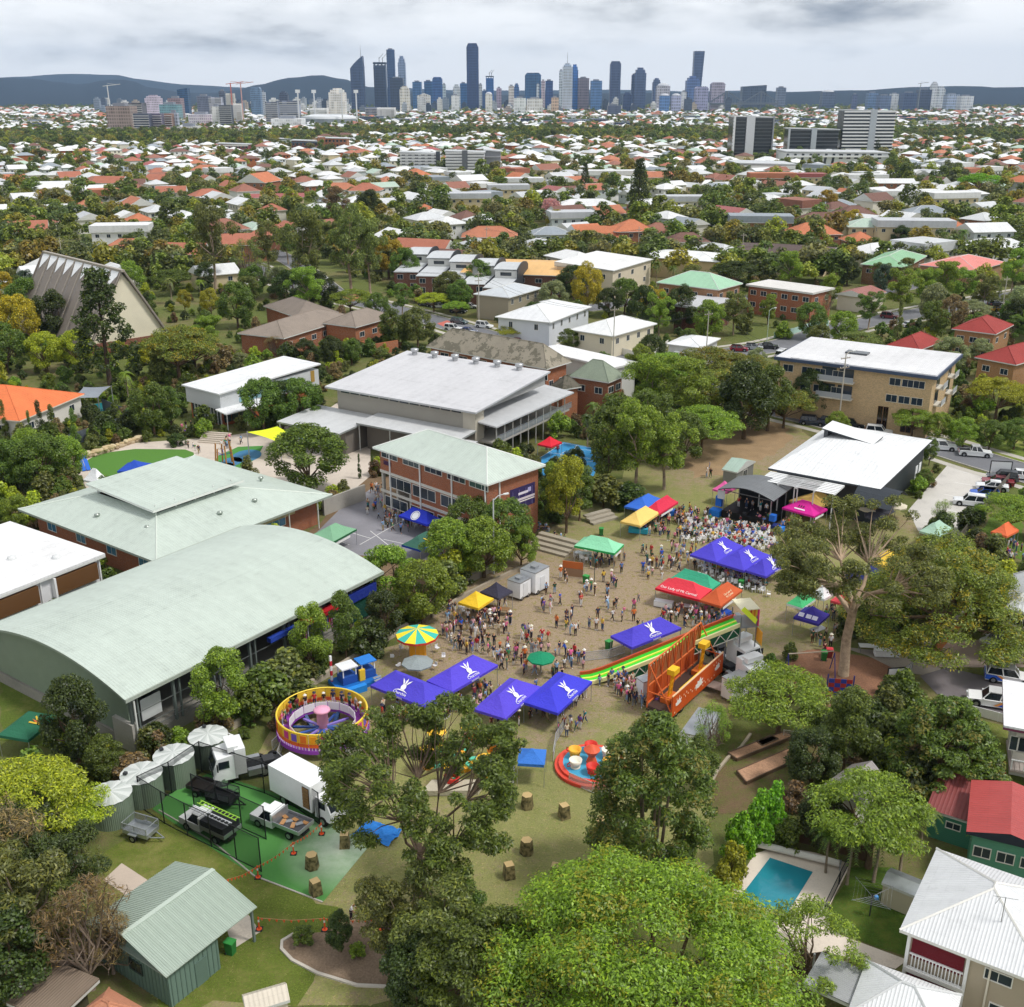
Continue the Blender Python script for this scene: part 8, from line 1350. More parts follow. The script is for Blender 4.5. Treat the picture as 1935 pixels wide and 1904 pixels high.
# ------------------------------------------------------------------ city skyline: each tower from its edges and top as seen, at its own distance
TW = [  # x0, x1, y top, distance, colour, style, label
(660, 685, 106, 4000, '#33405a', 'sail', 'dark blue tower with a steep curved top and thin mast'),
(705, 728, 118, 4100, '#2b3548', 'crown', 'unfinished dark tower with cranes on its top'),
(729.7, 744.5, 94, 4350, '#2f4262', 'flat', 'slender dark blue tower behind the unfinished tower'),
(751, 765, 106, 4500, '#6f7c94', 'step', 'pale glass tower with diagonal brace above a dark base'),
(736, 761, 148, 3950, '#2c3547', 'flat', 'squat dark office block before the slender tower'),
(779, 796, 155, 4300, '#3f5f86', 'flat', 'blue glass office block behind the cream towers'),
(754.6, 773, 163, 3700, '#c7bfae', 'step', 'cream stone tower with stepped top'),
(788, 812, 177, 3500, '#b9b5ad', 'gable', 'grey cream tower with a gabled crown'),
(801, 817, 154, 4200, '#274a72', 'flat', 'flat topped deep blue glass block'),
(816.6, 835, 146, 4000, '#2b4a78', 'chamfer', 'dark blue tower with chamfered shoulders'),
(836, 842, 160, 4100, '#9aa6b4', 'flat', 'thin pale tower against the chamfered blue tower'),
(855.7, 869, 160, 4200, '#aab6c2', 'step', 'pale banded tower left of the tallest tower'),
(852.6, 867, 181, 3500, '#d3d6d8', 'flat', 'low white slab tower with window bands'),
(869, 882, 158, 4400, '#2f5580', 'flat', 'blue block touching the tallest tower'),
(881, 903.6, 82, 4250, '#27375a', 'chamfer', 'tallest navy tower rising alone in the skyline'),
(905, 911, 160, 4350, '#a9b3bd', 'flat', 'thin grey tower right of the tallest tower'),
(918, 932.7, 144, 4400, '#2c568c', 'crown', 'bright blue glass tower with notched crown'),
(911, 920, 172, 3900, '#2d4468', 'flat', 'short navy block below the bright blue tower'),
(917, 930, 174, 3500, '#d5d2c8', 'dome', 'white tower with rounded top'),
(938, 947.5, 167, 4100, '#8b7f90', 'flat', 'mauve office tower left of the pale brown pair'),
(961, 971.5, 163, 4000, '#b3a6a2', 'flat', 'light brown tower beside a blue one'),
(971.5, 981, 158, 4100, '#3d5c88', 'step', 'small blue tower beside the light brown one'),
(992, 1022.5, 138, 4000, '#2b4c6e', 'chamfer', 'broad teal blue tower with chamfered top and slanted brace'),
(1023, 1030, 153, 4200, '#a2949c', 'flat', 'narrow mauve tower right of the teal tower'),
(1031, 1045, 153, 3950, '#2c4470', 'flat', 'navy tower standing alone near the striped tower'),
(1057, 1064, 134, 4200, '#a3adb8', 'flat', 'thin pale tower at the edge of the striped tower'),
(1063.7, 1081.6, 120, 3900, '#8c97a6', 'mast', 'white and grey striped tower with a tall mast'),
(1080, 1093, 122, 4050, '#2f5a92', 'step', 'blue glass half of the striped tower pair'),
(1093, 1113.5, 148, 4000, '#665f68', 'flat', 'brown slate office tower right of the blue glass'),
(1117, 1138, 153, 3900, '#48658c', 'flat', 'blue tower with white chevron panels'),
(1154, 1174, 116, 4150, '#3a4560', 'chamfer', 'tall slate tower with pale bands low down'),
(1178, 1194, 175, 3700, '#2c3a58', 'step', 'short dark navy tower left of the twin slate tower'),
(1200.4, 1222, 128, 4150, '#3f4c68', 'step', 'dark slate tower with toothed top'),
(1194, 1201, 142, 4180, '#465370', 'flat', 'lower shoulder tower of the toothed slate tower'),
(1234.5, 1249, 148, 4300, '#4c5874', 'step', 'grey blue tower behind the domed towers'),
(1242.6, 1267, 157, 4000, '#9c9aa2', 'dome', 'grey beige tower with broad dome'),
(1248, 1266, 177, 3500, '#4d6a94', 'dome', 'blue riverside tower with pale dome'),
(1270, 1288, 177, 3500, '#8b8ea6', 'dome', 'mauve riverside tower with pale dome'),
(1288, 1299, 174, 3900, '#b9bcc6', 'flat', 'pale slab tower behind the mauve domed tower'),
(1312, 1332, 97, 4100, '#3d4a66', 'lean', 'tall leaning slate tower with flared top'),
(1299, 1324, 144, 3900, '#4c5f86', 'step', 'slate blue tower in front of the leaning tower'),
(1315.6, 1339.5, 164, 3650, '#7f809a', 'chamfer', 'mauve grey tower right of the slate blue tower'),
(1345.7, 1371, 156, 3900, '#857f8e', 'chamfer', 'mauve brown apartment tower standing apart'),
(996, 1026, 187, 3300, '#c3bfb8', 'flat', 'pale hotel slab below the teal tower'),
(971, 994, 186, 3300, '#cdd2cf', 'flat', 'pale green grey office slab near the teal tower'),
(1149, 1174, 200, 3000, '#4a5266', 'flat', 'low dark slab below the banded slate tower'),
(1042, 1056, 185, 3400, '#a58f7c', 'flat', 'tan brick slab right of the navy tower'),
(1404, 1449, 164, 4300, '#3c4658', 'wedge', 'broad dark wedge block right of the bridge'),
(1470, 1486, 166, 4400, '#5d6678', 'flat', 'grey tower right of the dark wedge block'),
(1556, 1580, 170, 4200, '#4a5468', 'dome', 'dark round topped block far right of the city'),
(1612, 1621, 179, 3900, '#46506a', 'flat', 'small dark slab far right of the city'),
(1642, 1660, 176, 4000, '#5b6f8c', 'flat', 'blue grey slab far right of the city'),
(1663, 1685, 181, 3900, '#55627c', 'flat', 'wide slate slab far right of the city'),
(1685, 1699, 178, 4000, '#c3c8cf', 'flat', 'white slab between slate blocks'),
(1709, 1734, 176, 3900, '#3b4862', 'flat', 'broad dark slab with crane beside it'),
(1739, 1762, 170, 3950, '#3a4356', 'flat', 'dark block with a crane, left of the white pair'),
(1762.5, 1774.5, 155, 4100, '#b3b8c4', 'step', 'tallest white tower of the far right pair'),
(1774.5, 1788, 163, 4150, '#a5acbb', 'step', 'second white tower of the far right pair'),
(1791, 1814, 179, 3900, '#8b95a8', 'flat', 'grey slab right of the white pair'),
(1817, 1841, 182, 3800, '#b3bac6', 'flat', 'light balcony slab at the far right'),
(199, 245, 201, 1800, '#7d6f68', 'flat', 'brown netted building wrapped for construction'),
(230, 266, 195, 1950, '#4a4a50', 'bands', 'dark apartment tower with white balcony edges'),
(251, 279, 215, 1750, '#3b3f4c', 'bands', 'dark apartment block with wavy white balconies'),
(279, 303, 215, 1780, '#4a4454', 'bands', 'apartment block with pale balcony grid'),
(300, 322.6, 215, 1820, '#6b5348', 'bands', 'brown apartment block with striped balconies'),
(319, 334, 214, 1850, '#8b909c', 'flat', 'plain grey slab ending the apartment row'),
(334, 373, 240, 1700, '#cfcdc8', 'flat', 'low white block below the apartment row'),
(355, 398, 217, 2100, '#b3a9bd', 'flat', 'pale mauve painted block'),
(399, 415, 202, 2050, '#d6d6d4', 'flat', 'white flank of the striped tower'),
(413, 435, 199, 2040, '#3c4048', 'bands', 'dark striped apartment tower beside a white flank'),
(334, 353.5, 170, 3000, '#23415f', 'wedge', 'dark blue glass block behind the apartment row'),
(472, 490.6, 165, 2900, '#5a6f88', 'chamfer', 'blue grey tower standing before the hill'),
(491, 500, 175, 3000, '#9aa0aa', 'flat', 'pale tower tucked behind the blue grey tower'),
(500.5, 523, 193, 2150, '#5c6270', 'bands', 'banded apartment tower left of the stadium'),
(521.5, 561, 191, 2250, '#6a7080', 'bands', 'wide grey striped apartment tower left of the stadium'),
(511.6, 568.5, 225, 1950, '#d9dcdf', 'flat', 'low white apartment block before the stadium'),
(620, 650, 167, 2500, '#d8d2c8', 'step', 'tall white silo-like tower beside the dark sail tower'),
(586, 617, 205, 2400, '#dcdcd8', 'bands', 'white banded round office near the stadium'),
(272, 299, 180, 2700, '#a39aa6', 'step', 'mauve office block behind the dark apartments'),
(316, 341, 186, 2600, '#7d6c70', 'flat', 'brown hospital block behind the apartment row'),
(371, 394, 182, 2800, '#5a6070', 'flat', 'slate block behind the mauve painted block'),
(394, 416.5, 184, 2700, '#8a8c98', 'bands', 'grey banded block behind the striped tower'),
(413, 424, 173, 2900, '#4c5260', 'flat', 'dark slim tower behind the striped tower'),
(426, 441, 177, 2800, '#a9a49c', 'bands', 'beige tower under construction with red cranes'),
(526.5, 542.5, 173, 2800, '#3e4658', 'step', 'dark tower rising behind the wide striped one'),
(437, 455, 196, 2400, '#c9c2b8', 'bands', 'cream apartment block right of the striped tower'),
(300, 335, 198, 2500, '#5f7f86', 'flat', 'teal hospital wing behind the apartment row'),
(690, 716, 203, 2900, '#5a6274', 'bands', 'dark low apartment block below the sail tower'),
(712, 745, 204, 2700, '#d6d6d6', 'bands', 'white apartment block below the cream towers')]
def tower(x0, x1, yt, Y, col, style, label, base=0.0):
 a, c = QY(x0, yt, Y), QY(x1, yt, Y); wd = c.x - a.x; h = a.z; dp = min(wd * .9, 45); fl = 3.6
 t=thing('office_tower' if h>70 else 'apartment_tower',label,'tower',((a.x+c.x)/2,Y+dp/2,0),0,'city skyline');x,y=wd/2,dp/2
 key='tower:%s:%.1f'%(col,9.0 if Y>3000 else 5.0);b=MB();H0=h*{'sail':.78,'crown':.94,'step':.88,'gable':.9,'dome':.9,'mast':.93,'chamfer':.94}.get(style,1)
 if style == 'lean':
  b.add([(-x*.95,-y,0),(x*.5,-y,0),(x*.5,y,0),(-x*.95,y,0),(-x*.9,-y,h),(x,-y,h),(x,y,h),(-x*.9,y,h)],[(0,1,5,4),(1,2,6,5),(2,3,7,6),(3,0,4,7),(4,5,6,7)],key);b.build('tower_body',t);return t
 if style == 'bands':
  b.box(-x,x,-y,y,0,h,'tower:%s:40'%col);b.build('tower_body',t);n=int(h/3.3);m=boxmesh(wd+1.6,2.0,.9,'paint:#d8d8d6')
  for i in range(1, n): put('balcony_band', m, t, (0, -y - .6, i * h / n))
  return t
 b.box(-x, x, -y, y, 0, H0, key); b.build('tower_body', t); cr_ = MB()
 if style == 'sail':
  P=[(-x,H0),(x,H0),(x*.92,h),(x*.2,h*.93),(-x*.45,h*.86)];k=len(P);V=[(p[0],-y,p[1])for p in P]+[(p[0],y,p[1])for p in P];cr_.add(V,[tuple(range(k)),tuple(range(2*k-1,k-1,-1))]+[((j+1)%k,j,j+k,(j+1)%k+k)for j in range(k)],key);cr_.tube([(x*.6,0,h*.9),(x*.6,0,h*1.19)],[1.2,.3],'steel:#8a909a',5)
 elif style == 'crown':
  cr_.box(-x * 1.05, x * 1.05, -y, y, H0 + 4, h, 'paint:#3a4254');
  for q in (-.9, -.3, .3, .9): cr_.box(q * x - 1.2, q * x + 1.2, -y + 1, y - 1, H0, H0 + 4.2, key)
  for q in(-.1,.45):cr_.tube([(q*x,0,h),(q*x,0,h*1.1)],.8,'steel:#5a5f68',4);cr_.tube([(q*x-2,0,h*1.06),(q*x+x*.7,0,h*1.17)],.6,'steel:#5a5f68',4)
 elif style in ('step', 'mast'):
  cr_.box(-x*.8,x*.8,-y*.8,y*.8,H0,H0+(h-H0)*.6,key);cr_.box(-x*.5,x*.5,-y*.5,y*.5,H0+(h-H0)*.6,h,key)
  if style=='mast':cr_.tube([(0,0,h),(0,0,h*1.22)],[.9,.3],'steel:#7a8088',5);[cr_.box(q*x*2/9-x,q*x*2/9-x+1.4,-y-.5,-y+.2,0,H0,'paint:#dfe2e6')for q in range(10)]
 elif style=='gable':cr_.add([(-x,-y,H0),(x,-y,H0),(0,-y,h),(-x,y,H0),(x,y,H0),(0,y,h)],[(0,1,2),(5,4,3),(0,2,5,3),(2,1,4,5)],key)
 elif style=='dome':cr_.lathe([(x*.95*math.cos(f),H0+(h-H0)*math.sin(f))for f in(0,.35,.7,1.05,1.4,1.57)],'paint:#c3c6cc',16)
 elif style=='chamfer':cr_.add([(-x,-y,H0),(x,-y,H0),(x,y,H0),(-x,y,H0),(-x*.72,-y,h),(x*.72,-y,h),(x*.72,y,h),(-x*.72,y,h)],[(0,1,5,4),(1,2,6,5),(2,3,7,6),(3,0,4,7),(4,5,6,7)],key)
 elif style=='wedge':cr_.add([(-x,-y,H0+.01),(x,-y,H0+.01),(x,y,H0+.01),(-x,y,H0+.01),(x,-y,H0*1.06),(x,y,H0*1.06)],[(0,1,4),(1,2,5,4),(2,3,5),(3,0,4,5)],key)
 else: cr_.box(-x * .55, x * .45, -y * .5, y * .5, h, h + 4.5, 'paint:#8b909a')
 cr_.build('tower_crown', t); return t
for a_ in TW: tower(*a_)
landmark('the city towers', (0, 3600, 0))
t = tower(1014, 1019, 160, 3700, '#9aa0a8', 'flat', 'slanted pale strut building before the teal tower')
# cranes, bridge, stadium
def crane(x, yt, yb, Y, col, lab):
 p=QY(x,yb,Y);h=QY(x,yt,Y).z;t=thing('tower_crane',lab,'crane',(p.x,Y,0));b=MB();b.tube([(0,0,0),(0,0,h)],1.1,col,4);b.build('mast',t);b=MB();b.beam((-9,0,h*.97),(26,0,h*1.02),1.2,col);b.beam((0,0,h*1.04),(20,0,h*1.01),.5,col);b.build('jib',t)
crane(440,157,215,2300,'paint:#c46a5a','red and white crane over the beige tower');crane(459,157,215,2320,'paint:#cfa098','pale red crane right of the beige tower');crane(207,161,200,2300,'paint:#d0d0d0','white crane by the hospital towers');crane(1882,158,190,3700,'paint:#8a8f98','grey crane left of the far right white pair')if False else crane(1735,157,200,3700,'paint:#9aa0a6','grey crane left of the far right white pair')
p=QY(1400,196,3900);t=thing('steel_bridge','grey steel cantilever bridge right of the leaning tower','bridge',(0,3900,0))
b=MB();xa,xb=QY(1340,196,3900).x,QY(1470,196,3900).x;b.box(xa,xb,-8,8,28,34,'paint:#6f7680');b.build('deck',t)
for q in (.25, .75):
 xx = xa + (xb - xa) * q; b = MB(); b.beam((xx, 0, 0), (xx, 0, 70), 5, 'paint:#707884'); b.build('pylon', t)
 b=MB();b.beam((xx,0,70),(xx-60,0,34),3,'paint:#707884');b.beam((xx,0,70),(xx+60,0,34),3,'paint:#707884')
 for k in range(1,6):b.beam((xx-60+k*10,0,34),(xx-60+k*10,0,34+k*6),1.2,'paint:#707884');b.beam((xx+60-k*10,0,34),(xx+60-k*10,0,34+k*6),1.2,'paint:#707884')
 b.build('truss', t)
p=QY(612,232,2200);t=thing('stadium','white ringed stadium roof with light masts below the white tower','stadium',(p.x,2260,0));b=MB();b.lathe([(50,3),(54,18),(30,22),(30,20),(48,14)],'paint:#dfe3e6',40);b.build('stand_roof',t,smooth=True);b=MB();b.lathe([(53,0),(53,15)],'paint:#8f969c',40);b.build('outer_wall',t)
for k in range(4):a=.6+k*1.57;put('light_mast',boxmesh(2.2,2.2,62,'paint:#e2e4e6'),t,(62*math.cos(a),62*math.sin(a),31));put('light_bank',boxmesh(9,1,6,'paint:#e9ebec'),t,(62*math.cos(a),62*math.sin(a),64))
# ------------------------------------------------------------------ mid-distance blocks
def slab_block(name, label, x0, x1, yt, yb, key, n_fl, band, fin=None, dp=16, rz=0.0, bays=0):
 g = Q((x0 + x1) / 2, yb); Y = g.y; a, c = QY(x0, yt, Y), QY(x1, yt, Y); wd = c.x - a.x; h = a.z
 t=thing(name,label,'apartment block',(g.x,Y+dp/2,0),rz);x,y=wd/2,dp/2;b=MB();b.box(-x,x,-y,y,0,h,key);b.build('wall',t);ft=h/n_fl
 for i in range(n_fl): put('balcony', boxmesh(wd + .6, 1.6, band[1] * ft, band[0]), t, (0, -y - .8, (i + .75) * ft))
 for i in range(bays):
  for j in range(n_fl):put('window',win_mesh(wd/bays*.55,ft*.5,'paint:#d8dadc','glass:#2a323c',True),t,(-x+wd*(i+.5)/bays,-y-.01,(j+.45)*ft))
 for (fx, fw, fk) in fin or (): put('fin', boxmesh(fw, 3.6, h + 1.5, fk), t, (-x + wd * fx, -y, h / 2 + .5))
 b=MB();b.slab([(-x-1,-y-1.5,h+1.2),(x+1,-y-1.5,h+.2),(x+1,y+1,h+.2),(-x-1,y+1,h+1.2)],.8,'paint:#c9cccf');b.build('roof',t);landmark(short(label),(g.x,Y,0));return t
slab_block('dark_tower','dark apartment tower with a white vertical fin',1381,1457,222,306,'glass:#30363c',13,('paint:#5d6468',.16),[(.42,7.5,'paint:#d0d3d8'),(.02,1.5,'paint:#e4e6e8'),(.99,1.2,'paint:#9a9fa6')],24)
slab_block('dark_slab','dark lower slab with a pale vertical core',1487,1580,245,300,'glass:#2c3238',8,('paint:#6a7076',.18),[(.5,5,'paint:#b9c0c8'),(.0,1.2,'paint:#c9ced4')],20)
slab_block('white_striped_tower','white striped apartment tower with grey central core',1587,1683,210,300,'glass:#3a4048',14,('paint:#e6e8ea',.42),[(.57,6,'paint:#b3bac2')],22)
t=slab_block('slotted_podium','long white podium with slanted dark slots',1485,1676,289,317,'paint:#e4e6e8',1,('paint:#eceeef',.12),None,40)
g = Q(1580, 317)
for i in range(13):put('slot',boxmesh(2.0 if i<7 else 3.2,.3,9.5 if i<7 else 4.0,'glass:#3a3f46'),t,(-42+i*6.4,-20.1,6.2 if i<7 else 8.8),rot=(0,R(7 if i<7 else 0),0))
slab_block('white_units','white mid-rise units with dark window grid',757,831,290,330,'render:#d8d9da',7,('paint:#e9eaeb',.34),[(.97,3,'paint:#4a4e54')],16,0,6)
slab_block('grey_units','white balconied mid-rise units with grey end wall',843,915,288,333,'render:#b9babc',8,('paint:#e6e7e8',.42),[(.5,4,'paint:#6a6d72')],16)
slab_block('grey_end_block','plain grey end block of the mid-rise units',916,946,286,329,'render:#9c9da0',1,('paint:#a3a4a6',.05),None,18)
slab_block('brick_college','orange brick college with square tower',600,656,262,288,'brick:#b5744c',3,('paint:#a8683f',.1),[(.16,8,'brick:#b5744c')],20,0,8)
slab_block('brick_college_wing','lower brown brick college wing left of the tower',552,602,267,288,'brick:#8a4a38',2,('paint:#5a6470',.2),None,18,0,7)
slab_block('green_stand','long low shed with a green striped front',478,548,263,277,'paint:#3f7f62',1,('paint:#dfe5e2',.2),None,20)
slab_block('maroon_school','maroon roofed school block with white windows',413,470,273,292,'paint:#8a4a4a',2,('paint:#d8d4d0',.3),None,14,0,9)
slab_block('white_warehouse','long white warehouse on the rise',1392,1500,311,334,'paint:#dcdad6',1,('paint:#e8e8e6',.3),None,40)
# ------------------------------------------------------------------ houses
HOUSES = []
RK=['metal:#e6e8e9','metal:#d5d8da','metal:#eceded','tile:#b0705a','tile:#bb7a5e','tile:#9a6a5a','tile:#c47a58','metal:#9aa3ab','metal:#b8cdbd','tile:#7a5a50','metal:#c9ccd0','metal:#a8605c']
RN=['white','pale grey','bright white','brick red','terracotta','brown red','orange','slate grey','pale green','dark brown','silver','maroon']
RWT = [11, 8, 10, 4, 2.5, 4, .7, 4, 1.2, 2.5, 5, .6]
WK=['weather:#e4e2da','weather:#dcd8cc','weather:#e9e9e9','brick:#a5653f','render:#d6c6a4','weather:#c9d0d3','render:#e6e0d0']
WN = ['white', 'cream', 'white', 'brick', 'tan', 'pale blue', 'cream']
def fill_house(p, wd, dp, rz, h, ri, wi, roof, label=None, big=1):
 rk, wk = RK[ri], WK[wi]
 t=thing('house',label or '','house',p,rz,'suburban houses');o_=.6;W_,D_=round(wd),round(dp);H_=round(h*2)/2
 put('wall',shared(('hw',W_,D_,H_,wk),lambda:(lambda m:(m.box(-W_/2+o_,W_/2-o_,-D_/2+o_,D_/2-o_,-.2,H_-.1,wk),m.mesh('wall'))[-1])(MB())),t)
 put('roof',shared(('hr',W_,D_,H_,roof,rk),lambda:roof_mesh(W_,D_,H_,roof,min(W_,D_)*(.2 if 'metal' in rk else .27),rk)),t)
 windows(t,W_-2*o_,D_-2*o_,[('-y',H_-1.5,max(2,W_//4),1.4,1.3),('-x',H_-1.5,max(2,D_//5),1.4,1.3)])
 if 'tile' in rk and rnd.random() < .4: put('chimney', boxmesh(.8, .8, 2.4, 'brick:#9a5a3c'), t, (W_ * .2, D_ * .1, H_ + 1.6))
 HOUSES.append((t, ri, wi, roof, label)); return t
EX=[ # houses seen singly in the middle distance: x, y of the foot, width m, depth m, eave h, roof, roof colour, wall, turn, label
(45, 465, 15, 14, 6, 'gable', 3, 0, 20, 'large two-storey tudor house with terracotta gable by the church street'),
(225, 470, 22, 12, 7, 'flat', 2, 2, 8, 'modern white cube house with flat roofs and dormers'),
(235, 492, 15, 10, 5, 'hip', 4, 0, 5, 'low terracotta hip roof in front of the white cube house'),
(345, 505, 16, 12, 5, 'gable', 3, 4, -8, 'tan cottage with faded red gables behind the church'),
(462, 492, 18, 13, 6, 'gable', 3, 3, 12, 'red gabled brick house among the tall gums'),
(510, 470, 16, 12, 6, 'hip', 3, 3, 0, 'faded red hip roof right of the tall gums'),
(20, 352, 16, 12, 5, 'gable', 6, 2, 10, 'bright orange roofed cottage at the picture edge'),
(95,365,20,13,5,'gable',0,2,15,'long white gabled cottage row'),(140,372,15,12,5,'hip',2,2,15,'white cottage beside the long gabled row'),
(205,362,20,14,6,'gable',3,0,-10,'brown red tudor gabled house'),(250,362,14,12,5,'gable',9,0,12,'brown gabled house with shaded porch'),
(250,335,18,13,6,'gable',7,2,8,'charcoal roofed white gabled house'),(290,332,14,12,6,'gable',7,2,-10,'second charcoal roofed white house'),
(295,352,14,12,5,'gable',3,0,-12,'pink brown gable cottage'),(385,335,20,13,6,'hip',4,2,4,'white two-storey house with orange red hip roof'),
(430,350,16,12,5,'hip',3,0,5,'faded red hip cottage left of the orange hall'),(320,378,17,12,5,'gable',3,0,10,'pale pink tiled gable house'),
(250,400,18,13,5,'hip',7,4,0,'grey hip roof bungalow'),(165,402,15,12,4,'hip',4,0,20,'orange red cottage roof among dark trees'),
(60,440,16,13,4,'hip',5,0,10,'brown red hip roof at the left'),(485,372,18,22,9,'gable',6,3,-15,'tall orange tiled hall with steep gable'),
(520,388,30,9,5,'gable',11,4,12,'long red roofed hall wing'),(640,372,22,13,5,'hip',4,0,5,'long orange hip roof right of the hall'),
(690,382,18,14,7,'hip',3,2,-5,'two-storey white house with red roof and solar panels'),(800,408,9,8,4,'hip',6,3,0,'tiny bright orange roof among trees'),
(800,505,20,13,6,'gable',3,2,-20,'terracotta gabled house with white verandah above the townhouses'),(850,515,12,10,5,'gable',9,0,-25,'brown gabled annexe beside the terracotta house'),
(880,398,26,12,7,'flat',10,4,3,'long two-storey cream flats with flat roof'),(925,470,22,13,5,'hip',4,3,0,'orange hip roof above the yellow roofed flats'),
(1040,470,16,12,6,'hip',7,5,10,'slate blue two-storey house'),(1020,490,15,12,5,'hip',10,5,15,'pale grey two-storey cottage with blue walls'),
(1080,440,20,12,7,'flat',10,5,8,'flat roofed white modern house'),(1105,465,12,10,6,'gable',6,2,25,'orange gable cottage with white front'),
(1140,475,18,13,6,'gable',6,2,-15,'orange roofed white gabled villa'),(1195,475,16,14,8,'hip',6,3,10,'three-storey orange brick flats'),
(1245,462,15,13,5,'hip',5,0,0,'brown red pyramid roof cottage'),(1300,480,16,11,5,'hip',9,0,5,'brown hip roof with white gablets'),
(1440,450,26,13,7,'flat',7,3,-6,'orange brick house with dark flat roof'),(1540,470,20,14,6,'hip',6,3,5,'brown brick flats with bright orange red roof'),
(1630,480,12,12,5,'hip',6,3,5,'orange red hip cottage left of the green roofed house'),(1655,460,22,14,7,'hip',8,4,-6,'pale green roofed two-storey flats'),
(1730,465,30,12,8,'flat',10,4,-5,'long cream three-storey flats with flat white roof'),(1800,458,14,12,6,'hip',6,6,0,'salmon roofed house left of the blue house'),
(1870,470,18,14,7,'gable',0,5,10,'large white and blue gabled house'),(1890,492,24,13,5,'hip',0,2,0,'wide white hip roof in front of the blue house'),
(1760,420,20,14,5,'hip',7,6,0,'grey hip roof house with white walls'),(1800,402,26,13,8,'flat',2,4,12,'white roofed apartment block with tan base'),
(1720,392,34,12,7,'flat',2,2,5,'row of white flat roofed townhouses'),(1690,362,26,12,6,'gable',0,3,0,'long white roofed brick flats'),
(1640,352,26,12,6,'flat',2,2,0,'white townhouse row right of the podium'),(1620,425,18,14,5,'hip',9,3,4,'brown hip roof bungalow'),
(1560,440,24,14,5,'hip',9,3,0,'long brown tiled bungalow'),(1590,405,16,13,5,'hip',7,2,12,'grey gablet cottage with a red annexe'),
(1460,352,30,12,6,'flat',4,3,0,'long red brick flats with white roof'),(1530,350,22,12,6,'flat',11,4,0,'salmon brick flats right of the podium road'),
(1150,345,40,14,6,'flat',2,5,0,'long white showroom with dark windows'),(1240,350,26,13,6,'gable',4,4,0,'tan roofed hall near the distant street'),
(1110,410,30,14,6,'hip',0,2,5,'large white roof cluster before the big pine'),(1290,400,26,12,6,'flat',10,6,0,'long pale flats right of the big pine'),
(960,375,24,12,6,'flat',10,4,6,'stepped cream flats right of the grey units'),(990,360,24,12,6,'flat',0,4,6,'upper row of stepped cream flats')]
OCC = []
def occupied(p, r):
 for q, rr in OCC:
  if (p.x - q.x) ** 2 + (p.y - q.y) ** 2 < (r + rr) ** 2: return True
 return False
for o in list(C.objects):
 if o.parent is None and o.get('category')in('building','house','hall','church','apartment block','townhouse','shed','tower','carport','garage'):
  bb=[c for c in o.children if c.name.split('.')[0]in('wall','roof','tower_body')];OCC.append((o.location.copy(),max([max(c.dimensions.x,c.dimensions.y)for c in bb]or[10])*.5))
for (x, y, wd, dp, h, roof, ri, wi, rot, lab) in EX:
 p=Q(x,y+4);p.y+=dp/2;fill_house(p,wd,dp,R(rot),h,ri,wi,roof,lab);OCC.append((p.copy(),max(wd,dp)*.55));landmark(short(lab),p)
ROADS = []
for o in C.objects:
 if o.parent is None and o.name.split('.')[0]in('middle_street','upper_street','middle_street_branch','church_street','distant_street','road_beside_childcare','cross_street'):ROADS+=[Vector(v.co)for v in o.data.vertices]
def near_road(p, r): return any((p.x - q.x) ** 2 + (p.y - q.y) ** 2 < r * r for q in ROADS)
def inview(p, m=60):
 x, y = PX(p); return -m < x < 1935 + m and y < 1990
def dist_n(n): return n
# individually placed fill houses, then the rest of the suburb as one mass
cand = []; ang = R(33); ca, sa = math.cos(ang), math.sin(ang); r2 = random.Random(5)
for i in range(-90, 170):
 for j in range(-90, 170):
  gx,gy=i*21.0+(5 if i%5==0 else 0),j*19.5;x=gx*ca-gy*sa+r2.uniform(-4,4);y=gx*sa+gy*ca+r2.uniform(-3,3);p=Vector((x,y,0))
  if y < 255 or y > 1500 or j % 4 == 0: continue
  if not inview(p, 40): continue
  px_, py_ = PX(p)
  if r2.random() < .24: continue
  cand.append((y, p, py_, px_))
cand.sort(key=lambda q: q[0]); nh = 0; MASSH = []
school=[Q(*q)for q in((100,700),(300,760),(900,760),(1400,760),(1650,760),(350,620),(700,640),(1200,720),(1300,700),(1700,800),(200,600),(1100,640))]
for y, p, py_, px_ in cand:
 if occupied(p, 9) or (y < 420 and near_road(p, 11)) or any((p - s_).length < 38 for s_ in school): continue
 wd,dp=r2.uniform(11,19),r2.uniform(10,15);ri=r2.choices(range(len(RK)),RWT)[0];wi=r2.randrange(len(WK));rf='gable' if r2.random()<.4 else 'hip' if r2.random()<.8 else 'flat';rz=ang+r2.choice((0,1.5708,0,-1.5708*1))*1-(1.5708 if r2.random()<.5 else 0);h=r2.choice((4.5,5,6,7))
 OCC.append((p.copy(), 8))
 if nh < 225: fill_house(p, wd, dp, rz % 6.283 if True else rz, h, ri, wi, rf); nh += 1
 else: MASSH.append((p, wd, dp, rz, h, ri, wi))
ordn_=['','second ','third ','fourth ','fifth ','sixth ','seventh ','eighth ','ninth ','tenth ','eleventh ','twelfth ','thirteenth ','fourteenth ','fifteenth ']
seen = {}
for t, ri, wi, roof, lab in HOUSES:
 if lab: continue
 p=t.location;lm=min(LANDMARKS,key=lambda l:(l[1]-p).length);a=PX(p);q=PX(lm[1]);rel=('left of' if a[0]<q[0]else 'right of')if abs(a[0]-q[0])>2*abs(a[1]-q[1])else('behind' if a[1]<q[1]else 'in front of')
 seen.setdefault(('%s house, %s %s roof, %s %s' % (WN[wi], RN[ri], roof, rel, lm[0])), []).append(((lm[1] - p).length, t))
for s, L_ in seen.items():
 L_.sort(key=lambda z: z[0])
 for i, (_, t) in enumerate(L_): t['label'] = (ordn_[min(i, 14)] if i else '') + s
